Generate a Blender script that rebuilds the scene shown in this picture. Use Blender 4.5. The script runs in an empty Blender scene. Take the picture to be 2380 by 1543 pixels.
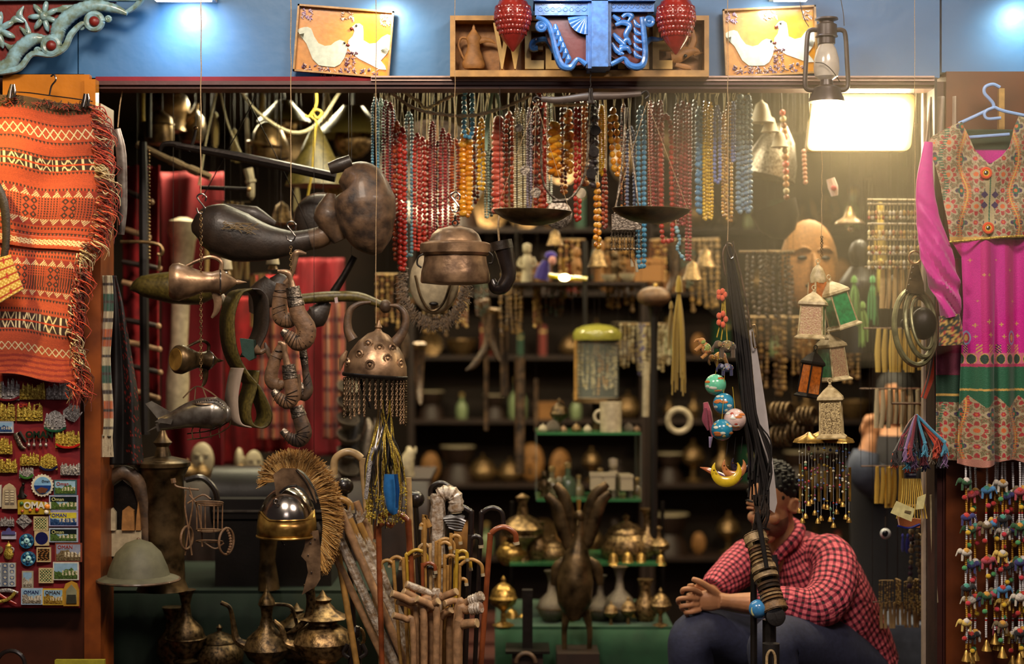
# Night market souvenir shop front: camera, light, structure, then goods
import bpy, math, random
import numpy as np
from mathutils import Vector, Matrix, Euler, Quaternion
from math import sin, cos, pi, radians as R
rnd = random.Random(7)
SC = bpy.context.scene
COL = SC.collection
# ------------------------------------------------------------------ camera
CY, PXM, CZ = -5.5, 700.0, 1.29            # camera 5.5 m before the shop front, 700 px per metre there
def k(Y=0.0): return (Y - CY) / (-CY) / PXM
def P(x, y, Y=0.0):
    s = k(Y); return Vector(((x - 1190) * s, Y, CZ - (y - 771.5) * s))
cam = bpy.data.cameras.new('camera'); camo = bpy.data.objects.new('camera', cam); COL.objects.link(camo)
camo.location = (0, CY, CZ); camo.rotation_euler = (R(90), 0, 0)
cam.sensor_width = 36; cam.lens = 36 * 5.5 / (2380 / PXM)
cam.dof.use_dof = True; cam.dof.focus_distance = 5.42; cam.dof.aperture_fstop = 1.05
SC.camera = camo
SC.view_settings.view_transform = 'Standard'; SC.view_settings.look = 'None'
SC.view_settings.exposure = 0.12; SC.view_settings.gamma = 1.0; SC.view_settings.use_curve_mapping = False
SC.cycles.max_bounces = 6; SC.cycles.diffuse_bounces = 3; SC.cycles.glossy_bounces = 3
SC.cycles.transmission_bounces = 5; SC.cycles.transparent_max_bounces = 8; SC.cycles.volume_bounces = 0
SC.cycles.caustics_reflective = False; SC.cycles.caustics_refractive = False
SC.cycles.sample_clamp_indirect = 4; SC.cycles.use_light_tree = True
# ------------------------------------------------------------------ light
def lin(c):
    if isinstance(c, str):
        c = [int(c[i:i + 2], 16) / 255 for i in (0, 2, 4)]
    return tuple((x / 12.92 if x <= .04045 else ((x + .055) / 1.055) ** 2.4) for x in c)
w = bpy.data.worlds.new('night'); SC.world = w; w.use_nodes = True
w.node_tree.nodes['Background'].inputs[0].default_value = (.30, .22, .20, 1)
w.node_tree.nodes['Background'].inputs[1].default_value = .10
def aim(o, to):
    o.rotation_euler = (Vector(to) - o.location).to_track_quat('-Z', 'Y').to_euler()
def area(name, loc, to, sx, sy, power, col):
    l = bpy.data.lights.new(name, 'AREA'); l.shape = 'RECTANGLE'; l.size = sx; l.size_y = sy
    l.energy = power; l.color = col; o = bpy.data.objects.new(name, l); COL.objects.link(o)
    o.location = loc; aim(o, to); return o
def spot(name, loc, to, power, col, ang, blend=.6, rad=.03):
    l = bpy.data.lights.new(name, 'SPOT'); l.energy = power; l.color = col; l.spot_size = R(ang)
    l.spot_blend = blend; l.shadow_soft_size = rad
    o = bpy.data.objects.new(name, l); COL.objects.link(o); o.location = loc; aim(o, to); return o
# added fill lights, out of view, for ambient light on the shop front
area('front_fill', (-.9, -2.3, 3.3), (-.3, .1, 1.0), .9, .5, 74, (1, .84, .68))
area('front_fill', (1.3, -2.2, 3.2), (.9, .1, 1.0), .9, .5, 62, (1, .82, .68))
area('street_fill', (0, -7.5, 3.6), (0, 0, 1.2), 2.0, 1.2, 30, (.95, .82, .78))
# warm spot on the rug, top left
spot('rug_spotlight', (-2.0, -.75, 2.5), (-1.66, -.1, 1.66), 110, (1, .70, .20), 44, 1, .04)
# downlights washing the blue fascia
for x, c, p in ((425, (.84, .92, 1), 8), (892, (1, .97, .84), 5), (1800, (.88, 1, .86), 3.2), (2400, (.75, 1, .88), 6)):
    q = P(x, 4, -.085); spot('fascia_downlight', q, q + Vector((0, .10, -.10)), p, c, 150, 1, .015)
spot('fascia_downlight', P(1300, -90, -.42), P(1385, 110, -.1), 7, (.80, .90, 1), 80, .9, .04)
# strip lights on the shop ceiling
area('strip_light', (-.1, .62, 2.22), (-.1, .5, 0), 1.5, .06, 22, (1, .90, .62))
area('strip_light', (-1.0, 1.5, 2.30), (-1.0, 1.6, 0), .9, .1, 38, (1, .88, .55))
area('strip_light', (.6, 2.1, 2.30), (.6, 2.2, 0), 1.0, .1, 30, (1, .80, .5))
area('strip_light', (-.3, 3.3, 2.30), (.2, 3.5, 0), 1.4, .1, 26, (1, .80, .5))
area('strip_light', (1.35, .55, 2.33), (1.3, .4, 0), .6, .1, 20, (1, .84, .52))
area('strip_light', (1.45, 1.2, 2.25), (1.45, 1.2, 0), .5, .1, 22, (1, .82, .50))
# ------------------------------------------------------------------ materials
MATS = {}
def mat(name, col=None, rough=.6, metal=0., var=.25, vs=30, bump=.2, bs=80, attr=False, emis=0, trans=0, sheen=0, coat=0, bd=.002, col2=None, alpha=1):
    if name in MATS: return MATS[name]
    m = bpy.data.materials.new(name); m.use_nodes = True; nt = m.node_tree; N = nt.nodes; L = nt.links
    b = N['Principled BSDF']; tc = N.new('ShaderNodeTexCoord')
    b.inputs['Roughness'].default_value = rough; b.inputs['Metallic'].default_value = metal
    nz = N.new('ShaderNodeTexNoise'); nz.inputs['Scale'].default_value = vs; nz.inputs['Detail'].default_value = 4
    L.new(tc.outputs['Object'], nz.inputs['Vector'])
    mx = N.new('ShaderNodeMix'); mx.data_type = 'RGBA'; mx.blend_type = 'MIX'
    rp = N.new('ShaderNodeValToRGB'); rp.color_ramp.elements[0].position = .35; rp.color_ramp.elements[1].position = .68
    L.new(nz.outputs['Fac'], rp.inputs['Fac']); L.new(rp.outputs['Color'], mx.inputs['Factor'])
    if attr:
        a = N.new('ShaderNodeAttribute'); a.attribute_name = 'Col'
        g = N.new('ShaderNodeMix'); g.data_type = 'RGBA'; g.blend_type = 'MULTIPLY'; g.inputs['Factor'].default_value = 1
        L.new(a.outputs['Color'], g.inputs['A']); d = 1 - var
        g.inputs['B'].default_value = (d, d, d, 1)
        L.new(g.outputs['Result'], mx.inputs['A']); L.new(a.outputs['Color'], mx.inputs['B'])
    else:
        c = lin(col); c2 = lin(col2) if col2 else tuple(x * (1 - var) for x in c)
        mx.inputs['A'].default_value = (*c2, 1); mx.inputs['B'].default_value = (*c, 1)
    L.new(mx.outputs['Result'], b.inputs['Base Color'])
    if bump:
        n2 = N.new('ShaderNodeTexNoise'); n2.inputs['Scale'].default_value = bs; n2.inputs['Detail'].default_value = 3
        L.new(tc.outputs['Object'], n2.inputs['Vector'])
        bp = N.new('ShaderNodeBump'); bp.inputs['Strength'].default_value = bump; bp.inputs['Distance'].default_value = bd
        L.new(n2.outputs['Fac'], bp.inputs['Height']); L.new(bp.outputs['Normal'], b.inputs['Normal'])
    if emis:
        L.new(mx.outputs['Result'], b.inputs['Emission Color']); b.inputs['Emission Strength'].default_value = emis
    if trans: b.inputs['Transmission Weight'].default_value = trans
    if sheen: b.inputs['Sheen Weight'].default_value = sheen
    if coat: b.inputs['Coat Weight'].default_value = coat; b.inputs['Coat Roughness'].default_value = .12
    if alpha < 1: b.inputs['Alpha'].default_value = alpha
    MATS[name] = m; return m
mat('blue_paint', '33648f', .5, bump=.5, bs=14, var=.10, vs=5, bd=.004)
mat('carved_blue', '3f74b8', .30, coat=.4, var=.45, vs=45, bump=.5, bs=60)
mat('pale_blue', '8fb9c8', .30, coat=.4, var=.5, vs=40, col2='6d7d6a', bump=.5, bs=50)
mat('oxide_red', '7d1f16', .45, var=.3, bump=.3)
mat('oxblood', '5a1713', .45, var=.3, vs=12)
mat('glazed_red', '8e2a22', .25, coat=.6, var=.4, vs=25, bump=.4, bs=60)
mat('dark_beam', '4a211a', .5, var=.3, vs=9)
mat('cream_trim', 'b99a8c', .5, var=.2)
mat('brown_wood', '4e2411', .45, var=.3, vs=6, bump=.25, bs=30, col2='3a1a0c')
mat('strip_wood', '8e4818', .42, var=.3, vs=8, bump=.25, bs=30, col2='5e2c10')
mat('pillar_wood', '64300f', .40, var=.3, vs=6, bump=.25, bs=30, col2='48200c')
mat('orange_board', 'c97a22', .28, coat=.4, var=.2, vs=10)
mat('pine', 'b98a45', .5, var=.35, vs=22, bump=.3, bs=60)
mat('pine_light', 'c8a055', .45, var=.25, vs=22, bump=.3, bs=60)
mat('carved_wood', 'a8743c', .6, var=.4, vs=40, bump=.5, bs=90)
mat('dark_wood', '2c1a10', .55, var=.4, vs=14, bump=.3)
mat('black_wood', '17110d', .45, var=.4, vs=14, bump=.3)
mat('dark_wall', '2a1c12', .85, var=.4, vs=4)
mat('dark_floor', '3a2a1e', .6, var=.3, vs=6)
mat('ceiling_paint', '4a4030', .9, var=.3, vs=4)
mat('velvet_red', '7c0818', .8, var=.35, vs=9)
mat('cloth_red', '980f16', .9, var=.5, vs=14)
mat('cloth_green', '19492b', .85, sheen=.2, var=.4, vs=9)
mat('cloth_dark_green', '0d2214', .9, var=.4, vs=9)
mat('leather', '30241a', .5, var=.5, vs=30, bump=.5, bs=120, coat=.1)
mat('leather_worn', '6a5038', .55, var=.6, vs=22, bump=.7, bs=70, coat=.08, col2='2a1e16')
mat('leather_tan', '7c5c40', .55, var=.45, vs=50, bump=.7, bs=120)
mat('leather_pale', '9a8878', .6, var=.2, vs=20, bump=.3)
mat('olive_leather', '5f5222', .45, var=.6, vs=90, bump=.4)
mat('brass', 'd0a858', .28, .75, var=.45, vs=14, bump=.25, bs=40, col2='6a4c22')
mat('old_brass', 'a8885a', .36, .7, var=.6, vs=16, bump=.4, bs=50, col2='3d2b16')
mat('dark_brass', '6e583a', .38, .7, var=.6, vs=16, bump=.4, bs=50, col2='221808')
mat('copper', 'b08e6c', .36, .62, var=.5, vs=16, bump=.45, bs=60, col2='604a38')
mat('steel', 'a09a90', .30, .75, var=.4, vs=18, bump=.2, bs=40, col2='5c5048')
mat('bright_steel', 'c4bcb4', .18, 1., var=.2, vs=18, bump=.1)
mat('old_silver', 'a09484', .36, .9, var=.6, vs=120, bump=.9, bs=180, col2='4a4036')
mat('gold', 'e2cc5c', .35, .5, var=.6, vs=160, bump=1., bs=220, col2='8a6418')
mat('silver', 'ccc8c6', .35, .5, var=.5, vs=160, bump=1., bs=220, col2='77706c')
mat('iron', '2a2420', .45, .7, var=.4, vs=30, bump=.4)
mat('lantern_paint', '4c4038', .38, .2, var=.25, vs=20, bump=.2)
mat('twine', 'b89a72', .85, var=.4, vs=200, bump=.5, bs=400)
mat('rope', 'e4d6ac', .85, var=.4, vs=160, bump=.5, bs=300)
mat('yellow_cord', 'b89a28', .7, var=.4, vs=100)
mat('black_cord', '1a1412', .6, var=.4, vs=80)
mat('cane', 'b88a48', .40, coat=.3, var=.45, vs=30, bump=.3)
mat('cane_pale', 'ccaa78', .40, coat=.2, var=.4, vs=30, bump=.3)
mat('cane_yellow', 'c09a30', .35, coat=.4, var=.35, vs=30)
mat('cane_red', '8c4826', .3, coat=.5, var=.35, vs=30)
mat('cane_black', '241c1a', .3, coat=.4, var=.35, vs=30)
mat('root_wood', 'b48a62', .55, var=.5, vs=36, bump=.5, bs=60)
mat('root_end', 'c8a87c', .6, var=.3, vs=60)
mat('plastic_wrap', 'c8beb0', .22, coat=.8, var=.5, vs=60, bump=1., bs=70, col2='8a7258', bd=.006)
mat('fur', '7a6040', .9, sheen=.4, var=.6, vs=90)
mat('bone', 'b8a888', .5, var=.35, vs=40, bump=.4)
mat('glass_globe', 'd8ccb8', .2, var=.2, trans=.2, coat=.5, alpha=.8)
mat('clear_glass', 'c0c8b8', .05, var=0, bump=0, alpha=.14)
mat('glass_edge', '3f7a4c', .15, trans=.3, var=.1, bump=0)
mat('green_glass', '2fae62', .2, trans=.35, var=.5, vs=60, bump=.8, bs=60, coat=.5)
mat('amber_glass', 'd8741c', .25, trans=.3, var=.5, vs=90, bump=.5)
mat('ivory_paint', 'd0bd90', .45, var=.4, vs=40, bump=.4, col2='8e7a50')
mat('lamp_white', 'ffe9b8', .3, emis=52, var=0, bump=0)
mat('lamp_cool', 'dfeaff', .3, emis=9, var=0, bump=0)
mat('flood_housing', 'd8b87c', .5, var=.1)
mat('white_plastic', 'c8c0bc', .4, var=.1, bump=.05)
mat('blue_plastic', '8fb0e0', .35, var=.1, bump=.05, coat=.2)
mat('skin', 'b47c54', .5, var=.18, vs=30, bump=.15, bs=200, sheen=.1)
mat('hair', '0d0907', .6, var=.4, vs=120, bump=.8, bs=300)
mat('trouser', '262a44', .8, var=.3, vs=60, bump=.4, bs=90)
mat('denim_dark', '14121c', .85, var=.3, vs=60, bump=.4)
mat('grey_cloth', '5a6276', .85, var=.3, vs=30, bump=.4)
mat('paint', rough=.5, attr=True, var=.25, vs=60, bump=.25)
mat('gloss', rough=.22, attr=True, var=.2, vs=60, bump=.1, coat=.3)
mat('bead_stone', rough=.32, attr=True, var=.35, vs=120, bump=.3, bs=200)
mat('bead_amber', rough=.18, attr=True, var=.3, vs=90, bump=.05, coat=.6)
mat('fabric', rough=.85, attr=True, var=.22, vs=260, bump=.5, bs=500, sheen=.3)
mat('satin', rough=.5, attr=True, var=.12, vs=90, bump=.15, bs=200, sheen=.5)
mat('metal_paint', rough=.32, attr=True, metal=.4, var=.5, vs=120, bump=.7, bs=160)
# ------------------------------------------------------------------ mesh builder
def smooth(pts, n=4):
    pts = [Vector(p) for p in pts]
    if len(pts) < 3 or n < 2: return pts
    q = [pts[0] * 2 - pts[1]] + pts + [pts[-1] * 2 - pts[-2]]; out = []
    for i in range(1, len(q) - 2):
        a, b, c, d = q[i - 1:i + 3]
        for j in range(n):
            t = j / n
            out.append(.5 * ((2 * b) + (c - a) * t + (2 * a - 5 * b + 4 * c - d) * t * t + (3 * b - a - 3 * c + d) * t ** 3))
    out.append(pts[-1]); return out
def smr(r, n):
    r = list(r); out = []
    for i in range(len(r) - 1):
        for j in range(n): out.append(r[i] + (r[i + 1] - r[i]) * (j / n))
    return out + [r[-1]]
_sph = {}
def _sphere(seg, rng):
    if (seg, rng) not in _sph:
        v = [(0, 0, 1)]; f = []
        for i in range(1, rng):
            a = pi * i / rng
            for j in range(seg): b = 2 * pi * j / seg; v.append((sin(a) * cos(b), sin(a) * sin(b), cos(a)))
        v.append((0, 0, -1)); e = len(v) - 1
        for j in range(seg): f.append((0, 1 + j, 1 + (j + 1) % seg))
        for i in range(rng - 2):
            for j in range(seg):
                a = 1 + i * seg + j; b = 1 + i * seg + (j + 1) % seg; f.append((a, a + seg, b + seg, b))
        for j in range(seg): f.append((1 + (rng - 2) * seg + j, e, 1 + (rng - 2) * seg + (j + 1) % seg))
        _sph[(seg, rng)] = (np.array(v), f)
    return _sph[(seg, rng)]
class MB:
    def __init__(s, col=None): s.v = []; s.n = 0; s.f = []; s.c = []; s.uv = []; s.col = col; s.sharp = 42
    def add(s, v, f, m=None, uv=None, c=None):
        v = np.asarray(v, float).reshape(-1, 3)
        if m is not None:
            M = np.array(m); v = v @ M[:3, :3].T + M[:3, 3]
        o = s.n; s.v.append(v); s.n += len(v); s.f += [tuple(i + o for i in q) for q in f]
        c = c if c is not None else s.col
        if c is None: s.c.append(np.ones((len(v), 3)) * .5)
        elif isinstance(c, np.ndarray) and c.ndim == 2: s.c.append(c)
        else: s.c.append(np.tile(np.array(lin(c)), (len(v), 1)))
        s.uv.append(np.zeros((len(v), 2)) if uv is None else uv); return s
    def box(s, c, d, m=None, c_=None, rz=0):
        x, y, z = [q / 2 for q in d]
        v = np.array([(a * x, b * y, e * z) for a in (-1, 1) for b in (-1, 1) for e in (-1, 1)])
        if rz: v = v @ np.array(Matrix.Rotation(rz, 3, 'Z')).T
        v = v + np.array(c)
        return s.add(v, [(0, 1, 3, 2), (4, 6, 7, 5), (0, 4, 5, 1), (2, 3, 7, 6), (0, 2, 6, 4), (1, 5, 7, 3)], m, c=c_)
    def sph(s, c, r, seg=10, rng=7, m=None, c_=None, rot=None):
        v, f = _sphere(seg, rng); r = (r, r, r) if isinstance(r, (int, float)) else r
        v = v * np.array(r)
        if rot is not None: v = v @ np.array(rot.to_matrix() if hasattr(rot, 'to_matrix') else rot).T
        return s.add(v + np.array(c), f, m, c=c_)
    def lathe(s, prof, c=(0, 0, 0), seg=24, m=None, flute=0, fd=0, c_=None, rot=None, fy=1, caps=True):
        v = []; f = []; n = len(prof)
        for r, z in prof:
            for j in range(seg):
                a = 2 * pi * j / seg; rr = r * (1 + fd * abs(cos(flute * a / 2)) if flute else 1)
                v.append((rr * cos(a), rr * sin(a) * fy, z))
        for i in range(n - 1):
            for j in range(seg):
                a = i * seg + j; b = i * seg + (j + 1) % seg; f.append((a, b, b + seg, a + seg))
        if caps:
            if prof[0][0] > 1e-6: f.append(tuple(range(seg))[::-1])
            if prof[-1][0] > 1e-6: f.append(tuple(range((n - 1) * seg, n * seg)))
        v = np.array(v)
        if rot is not None: v = v @ np.array(Euler(rot).to_matrix()).T
        return s.add(v + np.array(c), f, m, c=c_)
    def tube(s, pts, r, seg=8, sm=4, fy=1, m=None, c_=None, rib=0, cc=None, closed=False, nrm=None):
        n0 = len(pts); P_ = smooth(pts, sm) if sm > 1 else [Vector(p) for p in pts]
        r = [r] * n0 if isinstance(r, (int, float)) else list(r)
        rr = smr(r, sm) if (sm > 1 and n0 > 2) else r
        if len(rr) != len(P_): rr = list(np.interp(np.linspace(0, 1, len(P_)), np.linspace(0, 1, len(r)), r))
        T = []
        for i in range(len(P_)):
            a = P_[max(0, i - 1)]; b = P_[min(len(P_) - 1, i + 1)]; t = (b - a); T.append(t.normalized() if t.length > 1e-9 else Vector((0, 0, 1)))
        up = Vector((0, 1, 0)) if abs(T[0].y) < .9 else Vector((1, 0, 0))
        u = (up - T[0] * up.dot(T[0])).normalized(); v = []; f = []; uv = []; L = 0; ln = []
        for i, p in enumerate(P_):
            if i: L += (P_[i] - P_[i - 1]).length; u = (u - T[i] * u.dot(T[i])); u = u.normalized() if u.length > 1e-6 else Vector((0, 1, 0))
            ln.append(L); w_ = T[i].cross(u); R_ = rr[i] * (1 + (rib * (i % 2)))
            for j in range(seg):
                a = 2 * pi * j / seg; d = u * cos(a) + w_ * sin(a); d = Vector((d.x, d.y * fy, d.z)) * R_
                v.append(p + d); uv.append((j / seg, L))
        N = len(P_)
        for i in range(N - 1):
            for j in range(seg):
                a = i * seg + j; b = i * seg + (j + 1) % seg; f.append((a, b, b + seg, a + seg))
        if not closed:
            f.append(tuple(range(seg))[::-1]); f.append(tuple(range((N - 1) * seg, N * seg)))
        return s.add(v, f, m, uv=np.array(uv), c=c_ if cc is None else cc)
    def px(s, pts, r, Y=0., seg=8, sm=4, fy=1, **kw):      # tube through picture points at depth Y, radius in px
        q = []
        for p in pts: q.append(P(p[0], p[1], p[2] if len(p) > 2 else Y))
        kk = k(Y); r = r * kk if isinstance(r, (int, float)) else [a * kk for a in r]
        return s.tube(q, r, seg, sm, fy, **kw)
    def prism(s, pts, Y0, Y1, m=None, c_=None, bev=0):     # outline in x,z extruded along y
        n = len(pts); v = [(x, Y0, z) for x, z in pts] + [(x, Y1, z) for x, z in pts]
        f = [tuple(range(n)), tuple(range(2 * n - 1, n - 1, -1))] + [(i, i + n, (i + 1) % n + n, (i + 1) % n) for i in range(n)]
        return s.add(v, f, m, c=c_)
    def pxprism(s, pts, Y, t, c_=None):
        return s.prism([(P(x, y, Y).x, P(x, y, Y).z) for x, y in pts], Y - t / 2, Y + t / 2, c_=c_)
    def torus(s, c, R_, r, seg=24, sg=8, rot=None, c_=None, m=None, a0=0, a1=2 * pi, fy=1):
        q = [Vector((R_ * cos(a0 + (a1 - a0) * i / seg), 0, R_ * sin(a0 + (a1 - a0) * i / seg))) for i in range(seg + 1)]
        if rot is not None: M = Euler(rot).to_matrix(); q = [M @ p for p in q]
        return s.tube([p + Vector(c) for p in q], r, sg, 1, fy, m=m, c_=c_)
    def strand(s, pts, r, gap=2.0, jit=0, cols=None, sq=1., seg=7, rng=5, flat=1., sm=6):   # beads threaded along a path
        q = smooth(pts, sm); L = [0]
        for a, b in zip(q, q[1:]): L.append(L[-1] + (b - a).length)
        d = 0; i = 0; nb = 0
        while d < L[-1]:
            while i < len(L) - 2 and L[i + 1] < d: i += 1
            t = (d - L[i]) / max(1e-9, L[i + 1] - L[i]); p = q[i].lerp(q[i + 1], t)
            dr = (q[i + 1] - q[i]).normalized(); rr = r * (1 + jit * (rnd.random() - .5) * 2)
            c = cols[nb % len(cols)] if cols else None
            if cols and jit: c = rnd.choice(cols)
            s.sph(p, (rr, rr, rr * sq * flat), seg, rng, c_=c, rot=dr.to_track_quat('Z', 'Y'))
            d += rr * gap * sq * flat; nb += 1
        return s
def link(name, mb, m, parent=None, solid=0):
    me = bpy.data.meshes.new(name); V = np.concatenate(mb.v) if mb.v else np.zeros((0, 3))
    if parent is not None:
        q = parent; off = Vector((0, 0, 0))
        while q is not None: off = off + q.location; q = q.parent
        V = V - np.array(off)
    me.from_pydata(V.tolist(), [], mb.f)
    if mb.n:
        at = me.color_attributes.new('Col', 'FLOAT_COLOR', 'POINT')
        c = np.ones((mb.n, 4)); c[:, :3] = np.concatenate(mb.c); at.data.foreach_set('color', c.ravel())
        uv = np.concatenate(mb.uv)
        if uv.any():
            ul = me.uv_layers.new(name='UVMap'); idx = np.zeros(len(me.loops), int); me.loops.foreach_get('vertex_index', idx)
            U = uv[idx]; ul.data.foreach_set('uv', U.ravel())
    me.polygons.foreach_set('use_smooth', [True] * len(me.polygons)); me.set_sharp_from_angle(angle=R(mb.sharp))
    me.materials.append(MATS[m] if isinstance(m, str) else m)
    o = bpy.data.objects.new(name, me); COL.objects.link(o); o.parent = parent
    if solid: md = o.modifiers.new('thickness', 'SOLIDIFY'); md.thickness = solid; md.offset = 0
    return o
def tag(o, label, cat=None, group=None, kind=None):
    if label: o['label'] = label
    if cat: o['category'] = cat
    if group: o['group'] = group
    if kind: o['kind'] = kind
    return o
def thing(name, label, cat, loc=(0, 0, 0), group=None):
    o = bpy.data.objects.new(name, None); COL.objects.link(o); o.location = loc; o.empty_display_size = .02
    return tag(o, label, cat, group)
def one(name, mb, m, label, cat, group=None, solid=0): return tag(link(name, mb, m, None, solid), label, cat, group)
def struct(name, mb, m): return tag(link(name, mb, m), None, kind='structure')
def copy_tree(o, parent=None):
    c = o.copy(); COL.objects.link(c); c.parent = parent
    for ch in CH.get(o.name, ()): CH.setdefault(c.name, []).append(copy_tree(ch, c))
    return c
CH = {}
CACHE = {}
BUILD = {}
def put(kind, x, y, Y, h, label, group=None, rot=(0, 0, 0), sc=(1, 1, 1), **kw):
    key = (kind, tuple(sorted(kw.items())))
    if key not in CACHE:
        before = set(COL.objects); root = BUILD[kind](**kw); CACHE[key] = root
        for o in COL.objects:
            if o not in before and o.parent: CH.setdefault(o.parent.name, []).append(o)
        r = root
    else: r = copy_tree(CACHE[key])
    if 'group' in r: del r['group']
    s = h * k(Y); r.location = P(x, y, Y); r.scale = (s * sc[0], s * sc[1], s * sc[2])
    r.rotation_euler = rot if isinstance(rot, tuple) else (0, rot, 0)
    r['label'] = label
    if group: r['group'] = group
    return r
ORD = ['first', 'second', 'third', 'fourth', 'fifth', 'sixth', 'seventh', 'eighth', 'ninth', 'tenth', 'eleventh', 'twelfth', 'thirteenth', 'fourteenth', 'fifteenth', 'sixteenth', 'seventeenth', 'eighteenth', 'nineteenth', 'twentieth']
def nth(i): return ORD[i] if i < 20 else ('twenty-' + ORD[i - 20] if i < 29 else 'thirty-' + ORD[i - 30] if i > 29 else 'thirtieth')
def sheet(name, fpos, nu, nv, m, parent=None, fcol=None, solid=.002, label=None):   # cloth from u,v in 0..1
    u, v = np.meshgrid(np.linspace(0, 1, nu), np.linspace(0, 1, nv)); u = u.ravel(); v = v.ravel()
    x, y, z = fpos(u, v); mb = MB(); c = None
    if fcol is not None: c = fcol(u, v)
    f = [(j * nu + i, j * nu + i + 1, (j + 1) * nu + i + 1, (j + 1) * nu + i) for j in range(nv - 1) for i in range(nu - 1)]
    mb.add(np.stack([x, y, z], 1), f, uv=np.stack([u + 1e-4, v], 1), c=c)
    o = link(name, mb, m, parent, solid)
    if label: o['label'] = label
    return o
def hx(c): return np.array(lin(c))
def sx_(x, Y): return (x - 1190) * k(Y)
def sz_(y, Y): return CZ - (y - 771.5) * k(Y)
_f = None
def text(mb, s, size, x, y, z, ext=.001, c_=None, m=None, shear=0, off=0):
    cu = bpy.data.curves.new('t', 'FONT'); cu.body = s; cu.size = size; cu.extrude = ext; cu.offset = off; cu.resolution_u = 3
    if shear: cu.shear = shear
    o = bpy.data.objects.new('t', cu); me = bpy.data.meshes.new_from_object(o)
    v = np.array([p.co for p in me.vertices]).reshape(-1, 3)
    if len(v):
        v = np.stack([v[:, 0] + x, -v[:, 2] + y, v[:, 1] + z], 1)
        mb.add(v, [tuple(p.vertices) for p in me.polygons], m, c=c_)
    bpy.data.objects.remove(o); bpy.data.curves.remove(cu); bpy.data.meshes.remove(me)
# ------------------------------------------------------------------ structure
def pbox(mb, x0, x1, y0, y1, Y0, Y1, Yr=None, c_=None):      # box whose front face fills picture box at depth Yr
    Yr = Y0 if Yr is None else Yr
    a = P(x0, y0, Yr); b = P(x1, y1, Yr)
    return mb.box(((a.x + b.x) / 2, (Y0 + Y1) / 2, (a.z + b.z) / 2), (abs(b.x - a.x), abs(Y1 - Y0), abs(a.z - b.z)), c_=c_)
m = MB(); pbox(m, -80, 180, -260, 181, .03, .08); pbox(m, 183, 2184, -260, 181, .03, .08); pbox(m, 2189, 2470, -260, 168, .03, .08)
struct('wall_front', m, 'blue_paint')
m = MB(); pbox(m, -80, 2470, -260, 178, .081, .12); struct('wall_front_backing', m, 'dark_wood').name = 'trim_5'
m = MB(); pbox(m, 222, 862, 178, 188, -.005, .08); struct('trim_1', m, 'velvet_red')
m = MB(); pbox(m, 862, 2172, 176, 180, -.03, .08); pbox(m, 862, 2172, 180, 188, -.02, .08); struct('trim_2', m, 'cream_trim')
m = MB(); pbox(m, 222, 2172, 188, 197, -.012, .10); pbox(m, 222, 2172, 197, 206, .0, .10); struct('trim_3', m, 'dark_beam')
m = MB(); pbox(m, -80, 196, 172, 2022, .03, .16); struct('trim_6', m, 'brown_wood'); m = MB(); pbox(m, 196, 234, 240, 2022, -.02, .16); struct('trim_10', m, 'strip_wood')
m = MB(); pbox(m, 2199, 2470, 166, 2022, .02, .14); struct('trim_7', m, 'pillar_wood')
m = MB(); pbox(m, 2172, 2178, 180, 2022, -.01, .10); struct('trim_8', m, 'dark_wood')
m = MB(); pbox(m, 2178, 2199, 190, 2022, .05, .14); pbox(m, 2192, 2196, 300, 2022, .04, .06); struct('trim_9', m, 'dark_beam')
m = MB(); pbox(m, 1862, 2150, 199, 204, .10, .12); pbox(m, 2146, 2152, 204, 2022, .10, .13); struct('trim_4', m, 'leather_pale')
Z0, Z1, XL, XR, YB = -.5, 2.42, -2.25, 2.25, 3.9
def wallbox(name, c, d, mt): m = MB(); m.box(c, d); struct(name, m, mt)
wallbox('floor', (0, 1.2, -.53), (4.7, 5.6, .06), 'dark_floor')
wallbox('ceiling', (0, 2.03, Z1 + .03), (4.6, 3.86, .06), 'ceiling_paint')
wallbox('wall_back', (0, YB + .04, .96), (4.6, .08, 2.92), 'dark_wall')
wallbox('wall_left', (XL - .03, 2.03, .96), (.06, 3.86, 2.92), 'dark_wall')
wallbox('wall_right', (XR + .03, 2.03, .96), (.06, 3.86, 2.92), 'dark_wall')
# wooden steps into the room
o = thing('wooden_steps', 'low reddish wooden steps in the dark middle of the shop behind the walking sticks', 'steps', P(1110, 1600, 2.0))
for i in range(3):
    zt = P(0, (1530, 1492, 1445)[i], 2.0 + .3 * i).z; m = MB(); m.box((P(1120, 0, 2.0).x, 2.15 + .3 * i, (zt - .5) / 2), (.7, .3, zt + .5)); link('step', m, 'dark_beam', o)
# shelving at the back of the shop
def shelf_unit(x0, x1, zs, Y, label, d=.3):
    o = thing('shelf_unit', label, 'shelves', ((x0 + x1) / 2, Y, -.5)); top = max(zs) + .3
    for x in (x0, x1):
        m = MB(); m.box((x, Y, top / 2 - .25), (.03, d, top + .5)); link('side_panel', m, 'dark_wood', o)
    m = MB(); m.box(((x0 + x1) / 2, Y + d / 2, top / 2 - .25), (x1 - x0, .015, top + .5)); link('back_panel', m, 'dark_wall', o)
    for z in zs:
        m = MB(); m.box(((x0 + x1) / 2, Y, z), (x1 - x0 - .03, d, .02)); link('shelf', m, 'dark_wood', o)
BZ = (.05, .45, .8, 1.15, 1.5, 1.85)
shelf_unit(-.55, .72, BZ, YB - .2, 'dark back wall shelves in the middle of the shop')
shelf_unit(.76, 2.0, BZ, YB - .2, 'dark back wall shelves behind the seated man and wooden mask')
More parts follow.
